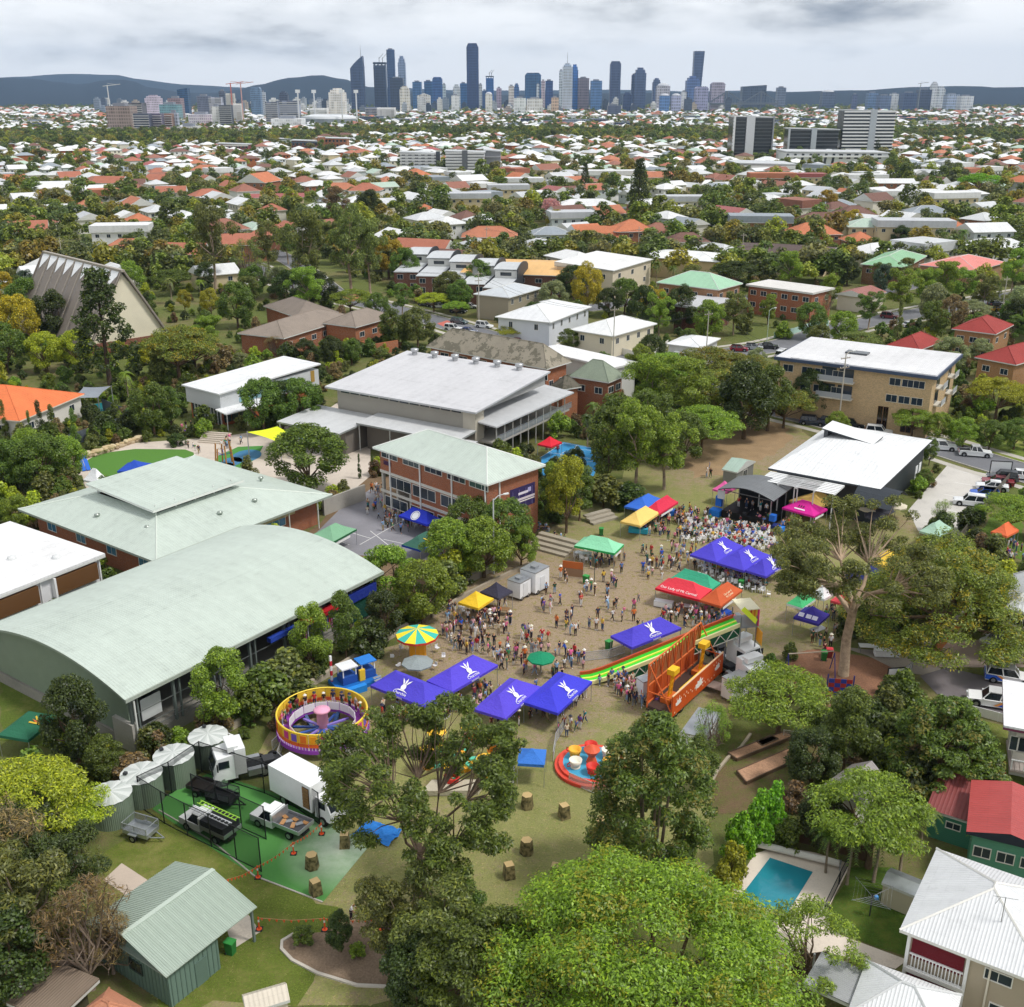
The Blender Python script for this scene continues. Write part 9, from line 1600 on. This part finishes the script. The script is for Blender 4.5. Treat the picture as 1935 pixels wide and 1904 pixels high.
def mass_houses(items, name):
 b = MB()
 for p, wd, dp, rz, h, ri, wi in items:
  c,s=math.cos(rz),math.sin(rz);x,y=wd/2,dp/2;T=lambda q:(p.x+q[0]*c-q[1]*s,p.y+q[0]*s+q[1]*c,q[2]);rise=min(wd,dp)*.22;k=min(x,y)
  b.add([T(q)for q in((-x+.5,-y+.5,0),(x-.5,-y+.5,0),(x-.5,y-.5,0),(-x+.5,y-.5,0),(-x+.5,-y+.5,h),(x-.5,-y+.5,h),(x-.5,y-.5,h),(-x+.5,y-.5,h))],[(0,1,5,4),(1,2,6,5),(2,3,7,6),(3,0,4,7)],'plain:'+WK[wi].split(':')[1])
  r0,r1=((-x+k,0,h+rise),(x-k,0,h+rise))if wd>=dp else((0,-y+k,h+rise),(0,y-k,h+rise));V=[T(q)for q in((-x,-y,h),(x,-y,h),(x,y,h),(-x,y,h),r0,r1)]
  b.add(V,[(0,1,5,4),(1,2,5),(2,3,4,5),(3,0,4)]if wd>=dp else[(0,1,4),(1,2,5,4),(2,3,5),(3,0,4,5)],'plain:'+RK[ri].split(':')[1])
  for q in(-.5,.1,.55):b.add([T(v)for v in((q*x-.7,-y+.46,h-2.1),(q*x+.7,-y+.46,h-2.1),(q*x+.7,-y+.46,h-.8),(q*x-.7,-y+.46,h-.8))],[(0,1,2,3)],'plain:#2b333c')
  for q in(-.4,.4):b.add([T(v)for v in((-x+.46,q*y+.7,h-2.1),(-x+.46,q*y-.7,h-2.1),(-x+.46,q*y-.7,h-.8),(-x+.46,q*y+.7,h-.8))],[(0,1,2,3)],'plain:#2b333c')
 o = b.build(name); o['kind'] = 'stuff'; return o
r3 = random.Random(8)
def belt(p):                              # the tree-lined creek that crosses the middle distance
 x,y=PX(p);return(x>960 and 252<y<272+6*math.sin(x*.01))or(x<600 and 258<y<282+5*math.sin(x*.02))or(600<x<1000 and 250<y<262)
for k in range(5200):
 Y=1400*(4700/1400)**(r3.random()**.85);X=r3.uniform(-.52,.52)*Y;sc_=1+(Y-1400)/3300*1.1;p=Vector((X,Y,0))
 if 0 < X + 900 < 2600 and Y > 3300 and r3.random() < .5: continue
 if Y < 1500 or belt(p): continue
 MASSH.append((p,r3.uniform(11,20)*sc_,r3.uniform(10,15)*sc_,r3.uniform(0,3.1),r3.uniform(4,8)*(1+.5*(Y>2800)),r3.choices(range(len(RK)),RWT)[0],r3.randrange(len(WK))))
mass_houses(MASSH, 'distant_houses')
b = MB()
for k in range(620):                      # low blocks and mid-rises round the foot of the towers
 mid=k%5==0;Y=r3.uniform(3300,4800)if mid else r3.uniform(2000,4800);X=(r3.uniform(-.36,.2)if mid else r3.uniform(-.5,.5))*Y;wd,dp=(r3.uniform(14,26),r3.uniform(14,22))if mid else(r3.uniform(16,55),r3.uniform(14,30));h=r3.uniform(18,48)if mid else r3.uniform(6,13);col=r3.choice(['#a9acb0','#8b9098','#5b626c','#b3b0aa','#8f8478','#3f4858','#bcbcba','#333c4a','#6d7684'])
 b.box(X - wd / 2, X + wd / 2, Y - dp / 2, Y + dp / 2, 0, h, 'tower:%s:5' % col)
 if mid: b.box(X - wd / 4, X + wd / 4, Y - dp / 4, Y + dp / 4, h + .01, h + 5, 'tower:%s:5' % col)
o = b.build('distant_low_blocks'); o['kind'] = 'stuff'
# ------------------------------------------------------------------ the remaining trees: nearest gaps one by one, the rest as one mass of instanced crowns
n_ind = max(0, 292 - sum(1 for t in TREES) - 8); r4 = random.Random(21); pts = []
TOCC = [(t[0].location.copy(), 3.0) for t in TREES]
for k in range(7000):
 Y = 245 * (1700 / 245) ** (r4.random() ** .8); X = r4.uniform(-.53, .53) * Y; p = Vector((X, Y, 0))
 if not inview(p, 50): continue
 rr = r4.uniform(3.2, 6)
 if any((p.x-q.x)**2+(p.y-q.y)**2<(rr*.55+s)**2 for q,s in OCC)or(Y<450 and near_road(p,6.5)):continue
 pts.append((Y, p, rr))
pts.sort(key=lambda q: q[0]); MASST = []; cnt = 0
kc=[('round',5),('oval',3),('euc',5),('dense',4),('poin',3),('palm',1.2),('shrub',1),('bare',.8),('cypress',.4)];cc=[('mid',6),('dark',6),('light',4),('olive',6),('lime',1),('gold',.6),('yellow',.5),('brown',.7),('blue',2),('grey',.8)]
for Y, p, rr in pts:
 if cnt < n_ind:
  if any((p.x-q.x)**2+(p.y-q.y)**2<(rr*.8+s)**2 for q,s in TOCC)or any((p-s_).length<30 for s_ in school):continue
  kd=r4.choices([k for k,_ in kc],[w_ for _,w_ in kc])[0];co=r4.choices([k for k,_ in cc],[w_ for _,w_ in cc])[0];h=r4.uniform(6,12)*(1.2 if kd=='euc' else 1)
  if kd == 'shrub': h = r4.uniform(3, 5)
  tree(0, 0, h, r4.uniform(.85, 1.15), kd, co, world=p); TOCC.append((p, rr)); cnt += 1
 else: MASST.append((p, rr * 2 / 9 * r4.uniform(.65, 1.25)))
for k in range(15500):
 Y=1250*(5600/1250)**(r4.random()**.9);X=r4.uniform(-.53,.53)*Y;p=Vector((X,Y,0));MASST.append((p,r4.uniform(.6,1.2)*(1+(Y-1250)/5000*1.3)))
for k in range(5200):
 p = Q(r4.uniform(-20, 1960), r4.uniform(249, 284))
 if belt(p): MASST.append((p, r4.uniform(1.0, 1.7)))
name_trees()
def far_proto(seed, kind):
 rs = np.random.RandomState(seed); U = lambda a, c: a + (c - a) * rs.rand(); bl = []
 for _ in range(14):a=U(0,6.28);u=U(-.2,1);rr=math.sqrt(1-u*u)*3.3*U(.5,1);s=U(1.0,1.9);bl.append((rr*math.cos(a),rr*math.sin(a),4.6+u*(2.8 if kind else 4.2),s,s,s*.7))
 return quads_mesh('far_crown', leaf_cloud(rs, bl, 620, .95, .6, .9, .5), 'leaf:#4f6a2c')
pc=bpy.data.collections.new('far_tree_shapes');far_cols=['leaf:#4e5c2c','leaf:#5a6a30','leaf:#687434','leaf:#6e7048','leaf:#525e38','leaf:#7a8032','leaf:#55603c','leaf:#787234']
for i, k in enumerate(far_cols):
 me=far_proto(60+i,i%2);me.materials.clear();me.materials.append(mt(k));pc.objects.link(bpy.data.objects.new('far_tree_shape',me))
def scatter(name, items, shapes):
 me = bpy.data.meshes.new(name); me.from_pydata([tuple(p) for p, _ in items], [], []); n_ = len(shapes.objects)
 for nm,ty,vals in(('sz','FLOAT',[s for _,s in items]),('pick','INT',[r4.randrange(n_)for _ in items]),('yaw','FLOAT',[r4.uniform(0,6.28)for _ in items])):at=me.attributes.new(nm,ty,'POINT');at.data.foreach_set('value',vals)
 fo = put(name, me); fo['kind'] = 'stuff'
 ng=bpy.data.node_groups.new(name,'GeometryNodeTree');ng.interface.new_socket('Geometry',in_out='INPUT',socket_type='NodeSocketGeometry');ng.interface.new_socket('Geometry',in_out='OUTPUT',socket_type='NodeSocketGeometry')
 gi=ng.nodes.new('NodeGroupInput');go=ng.nodes.new('NodeGroupOutput');ip=ng.nodes.new('GeometryNodeInstanceOnPoints');ci=ng.nodes.new('GeometryNodeCollectionInfo');ci.inputs['Collection'].default_value=shapes;ci.inputs['Separate Children'].default_value=True;ci.inputs['Reset Children'].default_value=True
 def named(n_, ty):
  q=ng.nodes.new('GeometryNodeInputNamedAttribute');q.data_type=ty;q.inputs['Name'].default_value=n_;return q.outputs['Attribute']
 cx=ng.nodes.new('ShaderNodeCombineXYZ');ng.links.new(named('yaw','FLOAT'),cx.inputs[2]);ng.links.new(gi.outputs[0],ip.inputs['Points']);ng.links.new(ci.outputs[0],ip.inputs['Instance']);ip.inputs['Pick Instance'].default_value=True
 ng.links.new(named('pick','INT'),ip.inputs['Instance Index']);ng.links.new(cx.outputs[0],ip.inputs['Rotation']);ng.links.new(named('sz','FLOAT'),ip.inputs['Scale']);ng.links.new(ip.outputs[0],go.inputs[0])
 fo.modifiers.new(name, 'NODES').node_group = ng; return fo
scatter('distant_trees', MASST, pc)
# shrubs and undergrowth between the houses and round the school, too many and too merged to count
uc = bpy.data.collections.new('shrub_shapes')
for i, k in enumerate(('dark', 'mid', 'light', 'olive', 'mid', 'lime', 'dark', 'brown')):
 o=bpy.data.objects.new('shrub_shape',TP['shrub'][i%2][0].copy());o.data.materials.clear();o.data.materials.append(mt(LEAF[k]));uc.objects.link(o)
def in_poly(x, y, P):
 ins = False; j = len(P) - 1
 for i in range(len(P)):
  if(P[i][1]>y)!=(P[j][1]>y)and x<(P[j][0]-P[i][0])*(y-P[i][1])/(P[j][1]-P[i][1])+P[i][0]:ins=not ins
  j = i
 return ins
BOX = []
for o in C.objects:
 if o.parent is None and o.get('category')in('building','house','hall','church','apartment block','townhouse','shed','carport','garage')and o.location.y<560:
  bb=[v for c in o.children if c.type=='MESH' and c.name.split('.')[0]in('wall','roof','lower_roof','verandah_roof','awning_roof','floor_slab','roof_sheet','base_wall')for v in[Vector(q)+c.location for q in c.bound_box]]
  if bb:BOX.append((o.location,o.rotation_euler.z,min(v.x for v in bb)-.8,max(v.x for v in bb)+.8,min(v.y for v in bb)-.8,max(v.y for v in bb)+.8))
def built(x, y):
 for l, rz, x0, x1, y0, y1 in BOX:
  dx, dy = x - l.x, y - l.y
  if abs(dx) + abs(dy) > 90: continue
  c_, s_ = math.cos(rz), math.sin(rz); u, v = dx * c_ + dy * s_, -dx * s_ + dy * c_
  if x0 < u < x1 and y0 < v < y1: return True
 return False
UG=[];KEEP=[o.location.copy()for o in C.objects if o.parent is None and o.get('category')and o.get('category')not in('tree','shrub','palm','house','building')and 40<o.location.y<175]
for k in range(9000):
 Y = 75 * (560 / 75) ** (r4.random() ** .75); X = r4.uniform(-.53, .53) * Y
 if built(X,Y)or(Y<175 and any((X-q.x)**2+(Y-q.y)**2<12 for q in KEEP))or any(in_poly(X,Y,P)for P in POLYS)or near_road(Vector((X,Y,0)),7.0):continue
 if Y > 260 and r4.random() < .55: continue
 UG.append((Vector((X, Y, 0)), r4.uniform(.14, .34) * (1 + .6 * (r4.random() < .2))))
scatter('undergrowth', UG, uc)
# grass tufts over the oval and lawns
tc_ = bpy.data.collections.new('tuft_shapes')
for i, k in enumerate(('#98a052', '#a8a262', '#bfae7c', '#848f48')):
 rs = np.random.RandomState(i); V = []
 for j in range(14):
  a=rs.rand()*6.28;r_=rs.rand()*.22;x,y=r_*math.cos(a),r_*math.sin(a);h_=.012+.02*rs.rand();c_,s_=math.cos(a*3)*.03,math.sin(a*3)*.03;V+=[(x-c_,y-s_,0),(x+c_,y+s_,0),(x+c_*.3+.09*rs.randn(),y+.09*rs.randn(),h_),(x-c_*.3+.08*rs.randn(),y+.08*rs.randn(),h_)]
 tc_.objects.link(bpy.data.objects.new('tuft_shape', quads_mesh('tuft', np.array(V), 'plain:' + k)))
TU = []; OV = POLYS[0]
for k in range(42000):
 p = Q(r4.uniform(250, 1700), 840 + 1060 * r4.random() ** .8)
 if not any(in_poly(p.x, p.y, POLYS[j]) for j in (0, 1, 2)) or any(in_poly(p.x, p.y, P) for P in POLYS[3:]): continue
 d = min((p - Q(1110, 1110)).length / 30, 1)
 if r4.random() > .25 + .75 * d: continue
 TU.append((p, r4.uniform(.25, .75)))
scatter('grass_tufts', TU, tc_)
# ------------------------------------------------------------------ people: a few posed bodies, each a single skinned surface, then dressed one by one
def body_mesh(name, J, hat=False):
 """J: joint name -> position; radii fixed; the surface is one Skin mesh, faces coloured by where they lie"""
 order=['pelvis','waist','chest','neck','head0','head1','shl','ell','wrl','hal','shr','elr','wrr','har','hil','knl','anl','tol','hir','knr','anr','tor']
 par=dict(waist='pelvis',chest='waist',neck='chest',head0='neck',head1='head0',shl='chest',ell='shl',wrl='ell',hal='wrl',shr='chest',elr='shr',wrr='elr',har='wrr',hil='pelvis',knl='hil',anl='knl',tol='anl',hir='pelvis',knr='hir',anr='knr',tor='anr')
 rad=dict(pelvis=.15,waist=.14,chest=.17,neck=.06,head0=.095,head1=.10,sh=.075,el=.05,wr=.038,ha=.042,hi=.105,kn=.07,an=.048,to=.05)
 me=bpy.data.meshes.new('tmp');ix={n:i for i,n in enumerate(order)};me.from_pydata([J[n]for n in order],[(ix[c],ix[p])for c,p in par.items()],[]);o=bpy.data.objects.new('tmp',me);C.objects.link(o);o.modifiers.new('s','SKIN')
 sv = me.skin_vertices[0].data
 for n,i in ix.items():r_=rad.get(n)or rad[n[:2]];sv[i].radius=(r_,r_*(.78 if n in('chest','waist','pelvis')else 1));sv[i].use_root=n=='pelvis'
 sb=o.modifiers.new('d','SUBSURF');sb.levels=1;dg=bpy.context.evaluated_depsgraph_get();dg.update();m=bpy.data.meshes.new_from_object(o.evaluated_get(dg));bpy.data.objects.remove(o);m.name=name
 for k in ('plain:#c89878', 'plain:#2c221c', 'plain:#8a8a8a', 'plain:#33384a', 'plain:#eceef0'): m.materials.append(mt(k))
 segs=[(c,p)for c,p in par.items()];jv={n:Vector(J[n])for n in order};hd=jv['head1']-jv['head0'];fw=Vector((0,-1,0));mi=[]
 for f in m.polygons:
  c = f.center; best = None
  for a, q in segs:
   d=jv[a]-jv[q];t=max(0,min(1,(c-jv[q]).dot(d)/max(d.length_squared,1e-6)));dist=(c-(jv[q]+d*t)).length
   if best is None or dist < best[0]: best = (dist, a, t)
  a, t = best[1], best[2]
  if a in('head0','head1'):k=1 if(c.z>jv['head0'].z+.07 or(c-jv['head0']).dot(fw)<-.015)and c.z>jv['head0'].z-.06 else 0
  elif a in ('wrl', 'wrr', 'hal', 'har', 'neck') : k = 0
  elif a in ('ell', 'elr'): k = 2 if t < .7 else 0
  elif a in ('hil', 'hir', 'knl', 'knr'): k = 3
  elif a in ('anl', 'anr'): k = 3 if t < .75 else 0
  elif a in ('tol', 'tor'): k = 4
  elif a == 'waist': k = 2 if c.z > jv['pelvis'].z - .02 else 3
  else: k = 2
  mi.append(k)
 m.polygons.foreach_set('material_index', mi); m.polygons.foreach_set('use_smooth', [True] * len(mi)); m.update(); return m
def pose(**k):
 J=dict(pelvis=(0,0,.93),waist=(0,0,1.1),chest=(0,0,1.32),neck=(0,0,1.48),head0=(0,-.02,1.57),head1=(0,-.01,1.66),shl=(-.18,0,1.38),ell=(-.24,.03,1.12),wrl=(-.25,-.04,.90),hal=(-.25,-.07,.82),shr=(.18,0,1.38),elr=(.24,.03,1.12),wrr=(.25,-.04,.90),har=(.25,-.07,.82),hil=(-.09,0,.88),knl=(-.1,-.01,.49),anl=(-.1,.02,.09),tol=(-.11,-.14,.04),hir=(.09,0,.88),knr=(.1,-.01,.49),anr=(.1,.02,.09),tor=(.11,-.14,.04));J.update(k);return J
POSES=[('standing',pose()),('walking',pose(knl=(-.1,-.16,.5),anl=(-.1,-.22,.12),tol=(-.1,-.38,.08),knr=(.1,.08,.5),anr=(.1,.34,.16),tor=(.1,.24,.05),ell=(-.24,.14,1.14),wrl=(-.25,.16,.92),hal=(-.25,.15,.84),elr=(.24,-.1,1.14),wrr=(.23,-.26,.98),har=(.22,-.32,.94))),
('arms folded',pose(ell=(-.25,-.04,1.14),wrl=(-.05,-.2,1.15),hal=(.03,-.2,1.17),elr=(.25,-.04,1.14),wrr=(.06,-.22,1.12),har=(-.02,-.23,1.14))),('arm raised',pose(elr=(.3,-.05,1.52),wrr=(.28,-.1,1.75),har=(.27,-.12,1.83))),
('sitting',pose(pelvis=(0,.05,.52),waist=(0,.06,.69),chest=(0,.03,.91),neck=(0,.02,1.07),head0=(0,-.01,1.16),head1=(0,0,1.25),shl=(-.18,.03,.97),ell=(-.23,.02,.72),wrl=(-.17,-.2,.64),hal=(-.13,-.27,.63),shr=(.18,.03,.97),elr=(.23,.02,.72),wrr=(.17,-.2,.64),har=(.13,-.27,.63),hil=(-.09,.02,.49),knl=(-.11,-.4,.5),anl=(-.11,-.42,.1),tol=(-.11,-.56,.05),hir=(.09,.02,.49),knr=(.11,-.4,.5),anr=(.11,-.42,.1),tor=(.11,-.56,.05))),
('phone in hand',pose(ell=(-.22,-.06,1.16),wrl=(-.1,-.28,1.2),hal=(-.06,-.34,1.24),head0=(0,-.05,1.56),head1=(0,-.06,1.65))),('leaning forward',pose(waist=(0,-.04,1.08),chest=(0,-.16,1.27),neck=(0,-.24,1.4),head0=(0,-.3,1.47),head1=(0,-.34,1.55),shl=(-.18,-.18,1.32),ell=(-.22,-.3,1.08),wrl=(-.18,-.42,.9),hal=(-.16,-.47,.86),shr=(.18,-.18,1.32),elr=(.22,-.3,1.08),wrr=(.18,-.42,.9),har=(.16,-.47,.86)))]
PM = {n: body_mesh('person_' + n.replace(' ', '_'), J) for n, J in POSES}
def hat_mesh(col):
 return shared(('hat',col),lambda:(lambda m:(m.lathe([(.21,1.64),(.2,1.66),(.11,1.68),(.1,1.77),(0,1.79)],'plain:'+col,12),m.mesh('hat',True))[-1])(MB()))
TOPS=[('white','#e6e6e8',9),('black','#1f2024',8),('navy','#28304e',7),('grey','#8d9096',5),('pink','#e0689c',4),('red','#c22c34',3),('light blue','#8fb4d8',5),('purple','#6a4a9c',3),('green','#3f8a58',2),('yellow','#e2bd4c',2),('orange','#e27a3c',2),('maroon','#6f2430',3),('teal','#2f8a90',2),('cream','#d8cdb4',3),('striped blue','#5a78b0',2),('pale pink','#e8b4c4',3),('dark green','#244a38',2),('bright blue','#2c5cc8',2)]
BOTS=[('black trousers','#1e1f23'),('blue jeans','#3d5478'),('navy shorts','#262c44'),('grey trousers','#6d7076'),('khaki shorts','#a89874'),('white trousers','#dcdcdc'),('dark skirt','#2a2230'),('pale jeans','#8aa2c0'),('brown trousers','#5a4434'),('green shorts','#4a6a48')]
SKIN=['#d9ab8c','#c89474','#e3bda2','#a87654','#8a5c40'];HAIR=['#2a1f18','#4a3424','#6b4a2c','#b08a58','#1a1614','#8a6a48','#8d8a86']
used = set(); NP = 0; CROWD = []; rp = random.Random(77)
def dress(area, ps):
 for _ in range(400):
  a = rp.choices(TOPS, [q[2] for q in TOPS])[0]; c = rp.choice(BOTS); h_ = rp.random() < .3
  key = (area, a[0], c[0], ps, h_)
  if key not in used: used.add(key); return a, c, h_
 return a, c, h_
def person(p, area, ps='standing', s=1.0, yaw=None, individual=True, lab=None, z=0.0):
 global NP
 a,c,h_=dress(area,ps);yaw=rp.uniform(0,6.28)if yaw is None else yaw;cols=['plain:'+rp.choice(SKIN),'plain:'+rp.choice(HAIR),'plain:'+a[1],'plain:'+c[1],'plain:'+rp.choice(['#eceef0','#2a2a2c','#b0b0b4'])]
 if not individual: CROWD.append((ps, p.x, p.y, z, s, yaw, cols)); return
 o = put('person', PM[ps], None, (p.x, p.y, z), yaw, s)
 for i, k in enumerate(cols): o.material_slots[i].link = 'OBJECT'; o.material_slots[i].material = mt(k)
 hat = h_ and ps != 'sitting'
 if hat: put('hat', hat_mesh(rp.choice(['#eceae4', '#e6e0cc', '#2c3048', '#3a3a3e'])), o)
 kid = 'small ' if s < .85 else ''
 tag(o,lab or '%sperson %s, %s top, %s%s, %s'%(kid,ps,a[0],c[0],', hat' if hat else '',area),'person','fair visitors');NP+=1;return o
def spread(poly,n,area,poses=('standing','walking','arms folded','phone in hand','arm raised','leaning forward'),ind=True,yaw=None,mind=.55,kids=.25):
 xs = [q[0] for q in poly]; ys = [q[1] for q in poly]; got = []; tries = 0
 while len(got) < n and tries < n * 40:
  tries += 1; x, y = rp.uniform(min(xs), max(xs)), rp.uniform(min(ys), max(ys))
  if got and rp.random() < .6 and mind > .5: q = PX(got[-1]); x, y = q[0] + rp.gauss(0, 11), q[1] + rp.gauss(0, 6)
  ins = False; j = len(poly) - 1
  for i in range(len(poly)):
   if(poly[i][1]>y)!=(poly[j][1]>y)and x<(poly[j][0]-poly[i][0])*(y-poly[i][1])/(poly[j][1]-poly[i][1])+poly[i][0]:ins=not ins
   j = i
  if not ins: continue
  p = Q(x, y)
  if any((p - q).length < mind for q in got): continue
  got.append(p);wts=[6,4,1.5,1.5,.6,.8][:len(poses)];person(p,area,rp.choices(poses,wts)[0],rp.uniform(.62,.82)if rp.random()<kids else rp.uniform(.93,1.06),yaw if yaw is None else yaw+rp.uniform(-.4,.4),ind)
spread([(835,1150),(950,1165),(1010,1200),(1120,1260),(1010,1290),(950,1262),(870,1240),(835,1200)],62,'between carousel and purple tents')
spread([(1120,1290),(1180,1285),(1250,1325),(1240,1345),(1190,1335),(1150,1300)],30,'queueing at the orange trailer ride')
spread([(1010, 1090), (1200, 1100), (1200, 1200), (1040, 1190)], 24, 'on the bare oval')
spread([(1240, 1165), (1320, 1160), (1395, 1185), (1330, 1200), (1260, 1185)], 20, 'in front of the lettered stalls')
spread([(705,1330),(800,1345),(860,1320),(930,1290),(940,1310),(850,1375),(720,1365)],22,'under the western purple tents')
spread([(900,1350),(960,1368),(1030,1330),(1110,1310),(1120,1330),(1000,1385),(910,1375)],18,'under the eastern purple tents')
spread([(1040, 1380), (1110, 1350), (1110, 1400), (1060, 1395)], 7, 'standing near the teacup ride')
spread([(1090, 1050), (1190, 1055), (1180, 1085), (1110, 1080)], 16, 'at the green food tent')
spread([(1180, 1060), (1290, 1000), (1300, 1060), (1220, 1110)], 14, 'left of the joined purple tents')
spread([(1180, 1005), (1250, 985), (1310, 965), (1310, 1000), (1240, 1020)], 16, 'beside the tricolour tents')
spread([(1480, 1180), (1600, 1190), (1580, 1260), (1480, 1230)], 9, 'on the grass under the giant gum')
spread([(850, 1155), (970, 1150), (985, 1180), (880, 1190)], 9, 'around the plant stall')
spread([(1650, 1210), (1720, 1250), (1800, 1200), (1780, 1190)], 4, 'on the lane path')
spread([(760, 1110), (820, 1090), (850, 1110), (790, 1140)], 3, 'below the court trees')
for x_,y_,lab in((1140,1578,'person in dark clothes crouching by a camouflage bunker'),(664,1738,'person in dark clothes aiming beside the garden bed')):person(Q(x_,y_),'x','leaning forward',.95,1.2,lab=lab)
spread([(690,960),(760,985),(850,1000),(820,1015),(700,1005)],26,'on the asphalt court',ind=False);spread([(700,930),(720,925),(735,965),(700,970)],12,'on the ramp',ind=False)
spread([(210,935),(290,900),(370,885),(370,930)],16,'on the play lawn',ind=False);spread([(330,840),(470,830),(480,850),(380,890),(360,880)],16,'on the terrace path',ind=False);spread([(340,812),(420,805),(430,825),(350,830)],14,'outside the white building',ind=False)
spread([(1290,985),(1460,1005),(1470,1045),(1330,1035),(1280,1010)],120,'audience',('sitting',),ind=False,yaw=R(205),mind=.5);spread([(1280,965),(1460,995),(1480,1020),(1280,1000)],30,'standing audience',ind=False);spread([(1310,1075),(1450,1118),(1455,1095),(1330,1065)],44,'tables',('sitting',),ind=False,mind=.45)
spread([(1470,1150),(1640,1150),(1620,1180),(1480,1175)],16,'tents',ind=False);spread([(1850,1060),(1935,1010),(1935,1070)],12,'yard',ind=False);spread([(1410,990),(1590,975),(1600,1010),(1480,1010)],12,'stage side',ind=False);spread([(1030,850),(1060,845),(1060,858),(1035,862)],6,'court',ind=False);spread([(640,800),(720,790),(740,830),(660,830)],10,'lower verandah',ind=False);spread([(1320,900),(1340,880),(1345,905),(1320,915)],4,'behind stage',ind=False);spread([(1010,985),(1080,1030),(1060,1040),(1020,1010)],12,'on steps',('sitting',),ind=False)
spread([(835,1150),(950,1165),(1010,1200),(1120,1260),(1010,1295),(950,1268),(870,1245),(835,1200)],75,'c',ind=False);spread([(1000,1080),(1220,1080),(1220,1210),(1040,1200)],30,'c',ind=False);spread([(1250,1000),(1320,985),(1340,1060),(1230,1110),(1180,1080)],40,'c',ind=False);spread([(705,1320),(860,1320),(940,1290),(1110,1315),(1000,1370),(850,1370)],45,'c',ind=False);spread([(1120,1290),(1180,1285),(1255,1330),(1240,1350),(1190,1335)],22,'c',ind=False);spread([(1240,1162),(1320,1160),(1395,1185),(1330,1200)],22,'c',ind=False);spread([(1180,1005),(1250,985),(1310,965),(1300,1000),(1240,1020)],26,'c',ind=False);spread([(690,950),(860,1000),(820,1020),(690,1000)],22,'c',ind=False)
for i in range(5):
 q=STAGE.matrix_world@Vector((-2.2+i*1.0,-.6+.3*(i%2),0))if False else STAGE.location+Matrix.Rotation(STAGE.rotation_euler.z,3,'Z')@Vector((-2.2+i*1.05,-.4+.35*(i%2),0));person(q,'x',('arm raised','standing','walking')[i%3],.95,STAGE.rotation_euler.z,lab=('first','second','third','fourth','fifth')[i]+' dancer from the left performing on the black stage',z=1.1)
for i in range(12):
 a=.5+i*.24;q=Vector((RIDE.x+3.75*math.cos(a),RIDE.y+3.75*math.sin(a),0));person(q,'on the round ride','standing',rp.uniform(.75,.95),a+math.pi/2+math.pi,z=1.1)
def crowd():
 VV = []; FF = []; MI = []; mats = []; off = 0
 for ps, x, y, z, s, yaw, cols in CROWD:
  m=PM[ps];n=len(m.vertices);co=np.empty(n*3,np.float32);m.vertices.foreach_get('co',co);co=co.reshape(-1,3)*s;c_,s_=math.cos(yaw),math.sin(yaw)
  VV.append(np.stack([co[:, 0] * c_ - co[:, 1] * s_ + x, co[:, 0] * s_ + co[:, 1] * c_ + y, co[:, 2] + z], 1))
  for k in cols:
   if k not in mats: mats.append(k)
  FF+=[tuple(v+off for v in f.vertices)for f in m.polygons];MI+=[mats.index(cols[f.material_index])for f in m.polygons];off+=n
 me = bpy.data.meshes.new('crowd'); me.from_pydata(np.concatenate(VV).tolist(), [], FF)
 for k in mats: me.materials.append(mt(k))
 me.polygons.foreach_set('material_index',MI);me.polygons.foreach_set('use_smooth',[True]*len(MI));me.update();o=put('crowd',me);o['kind']='stuff'
crowd()
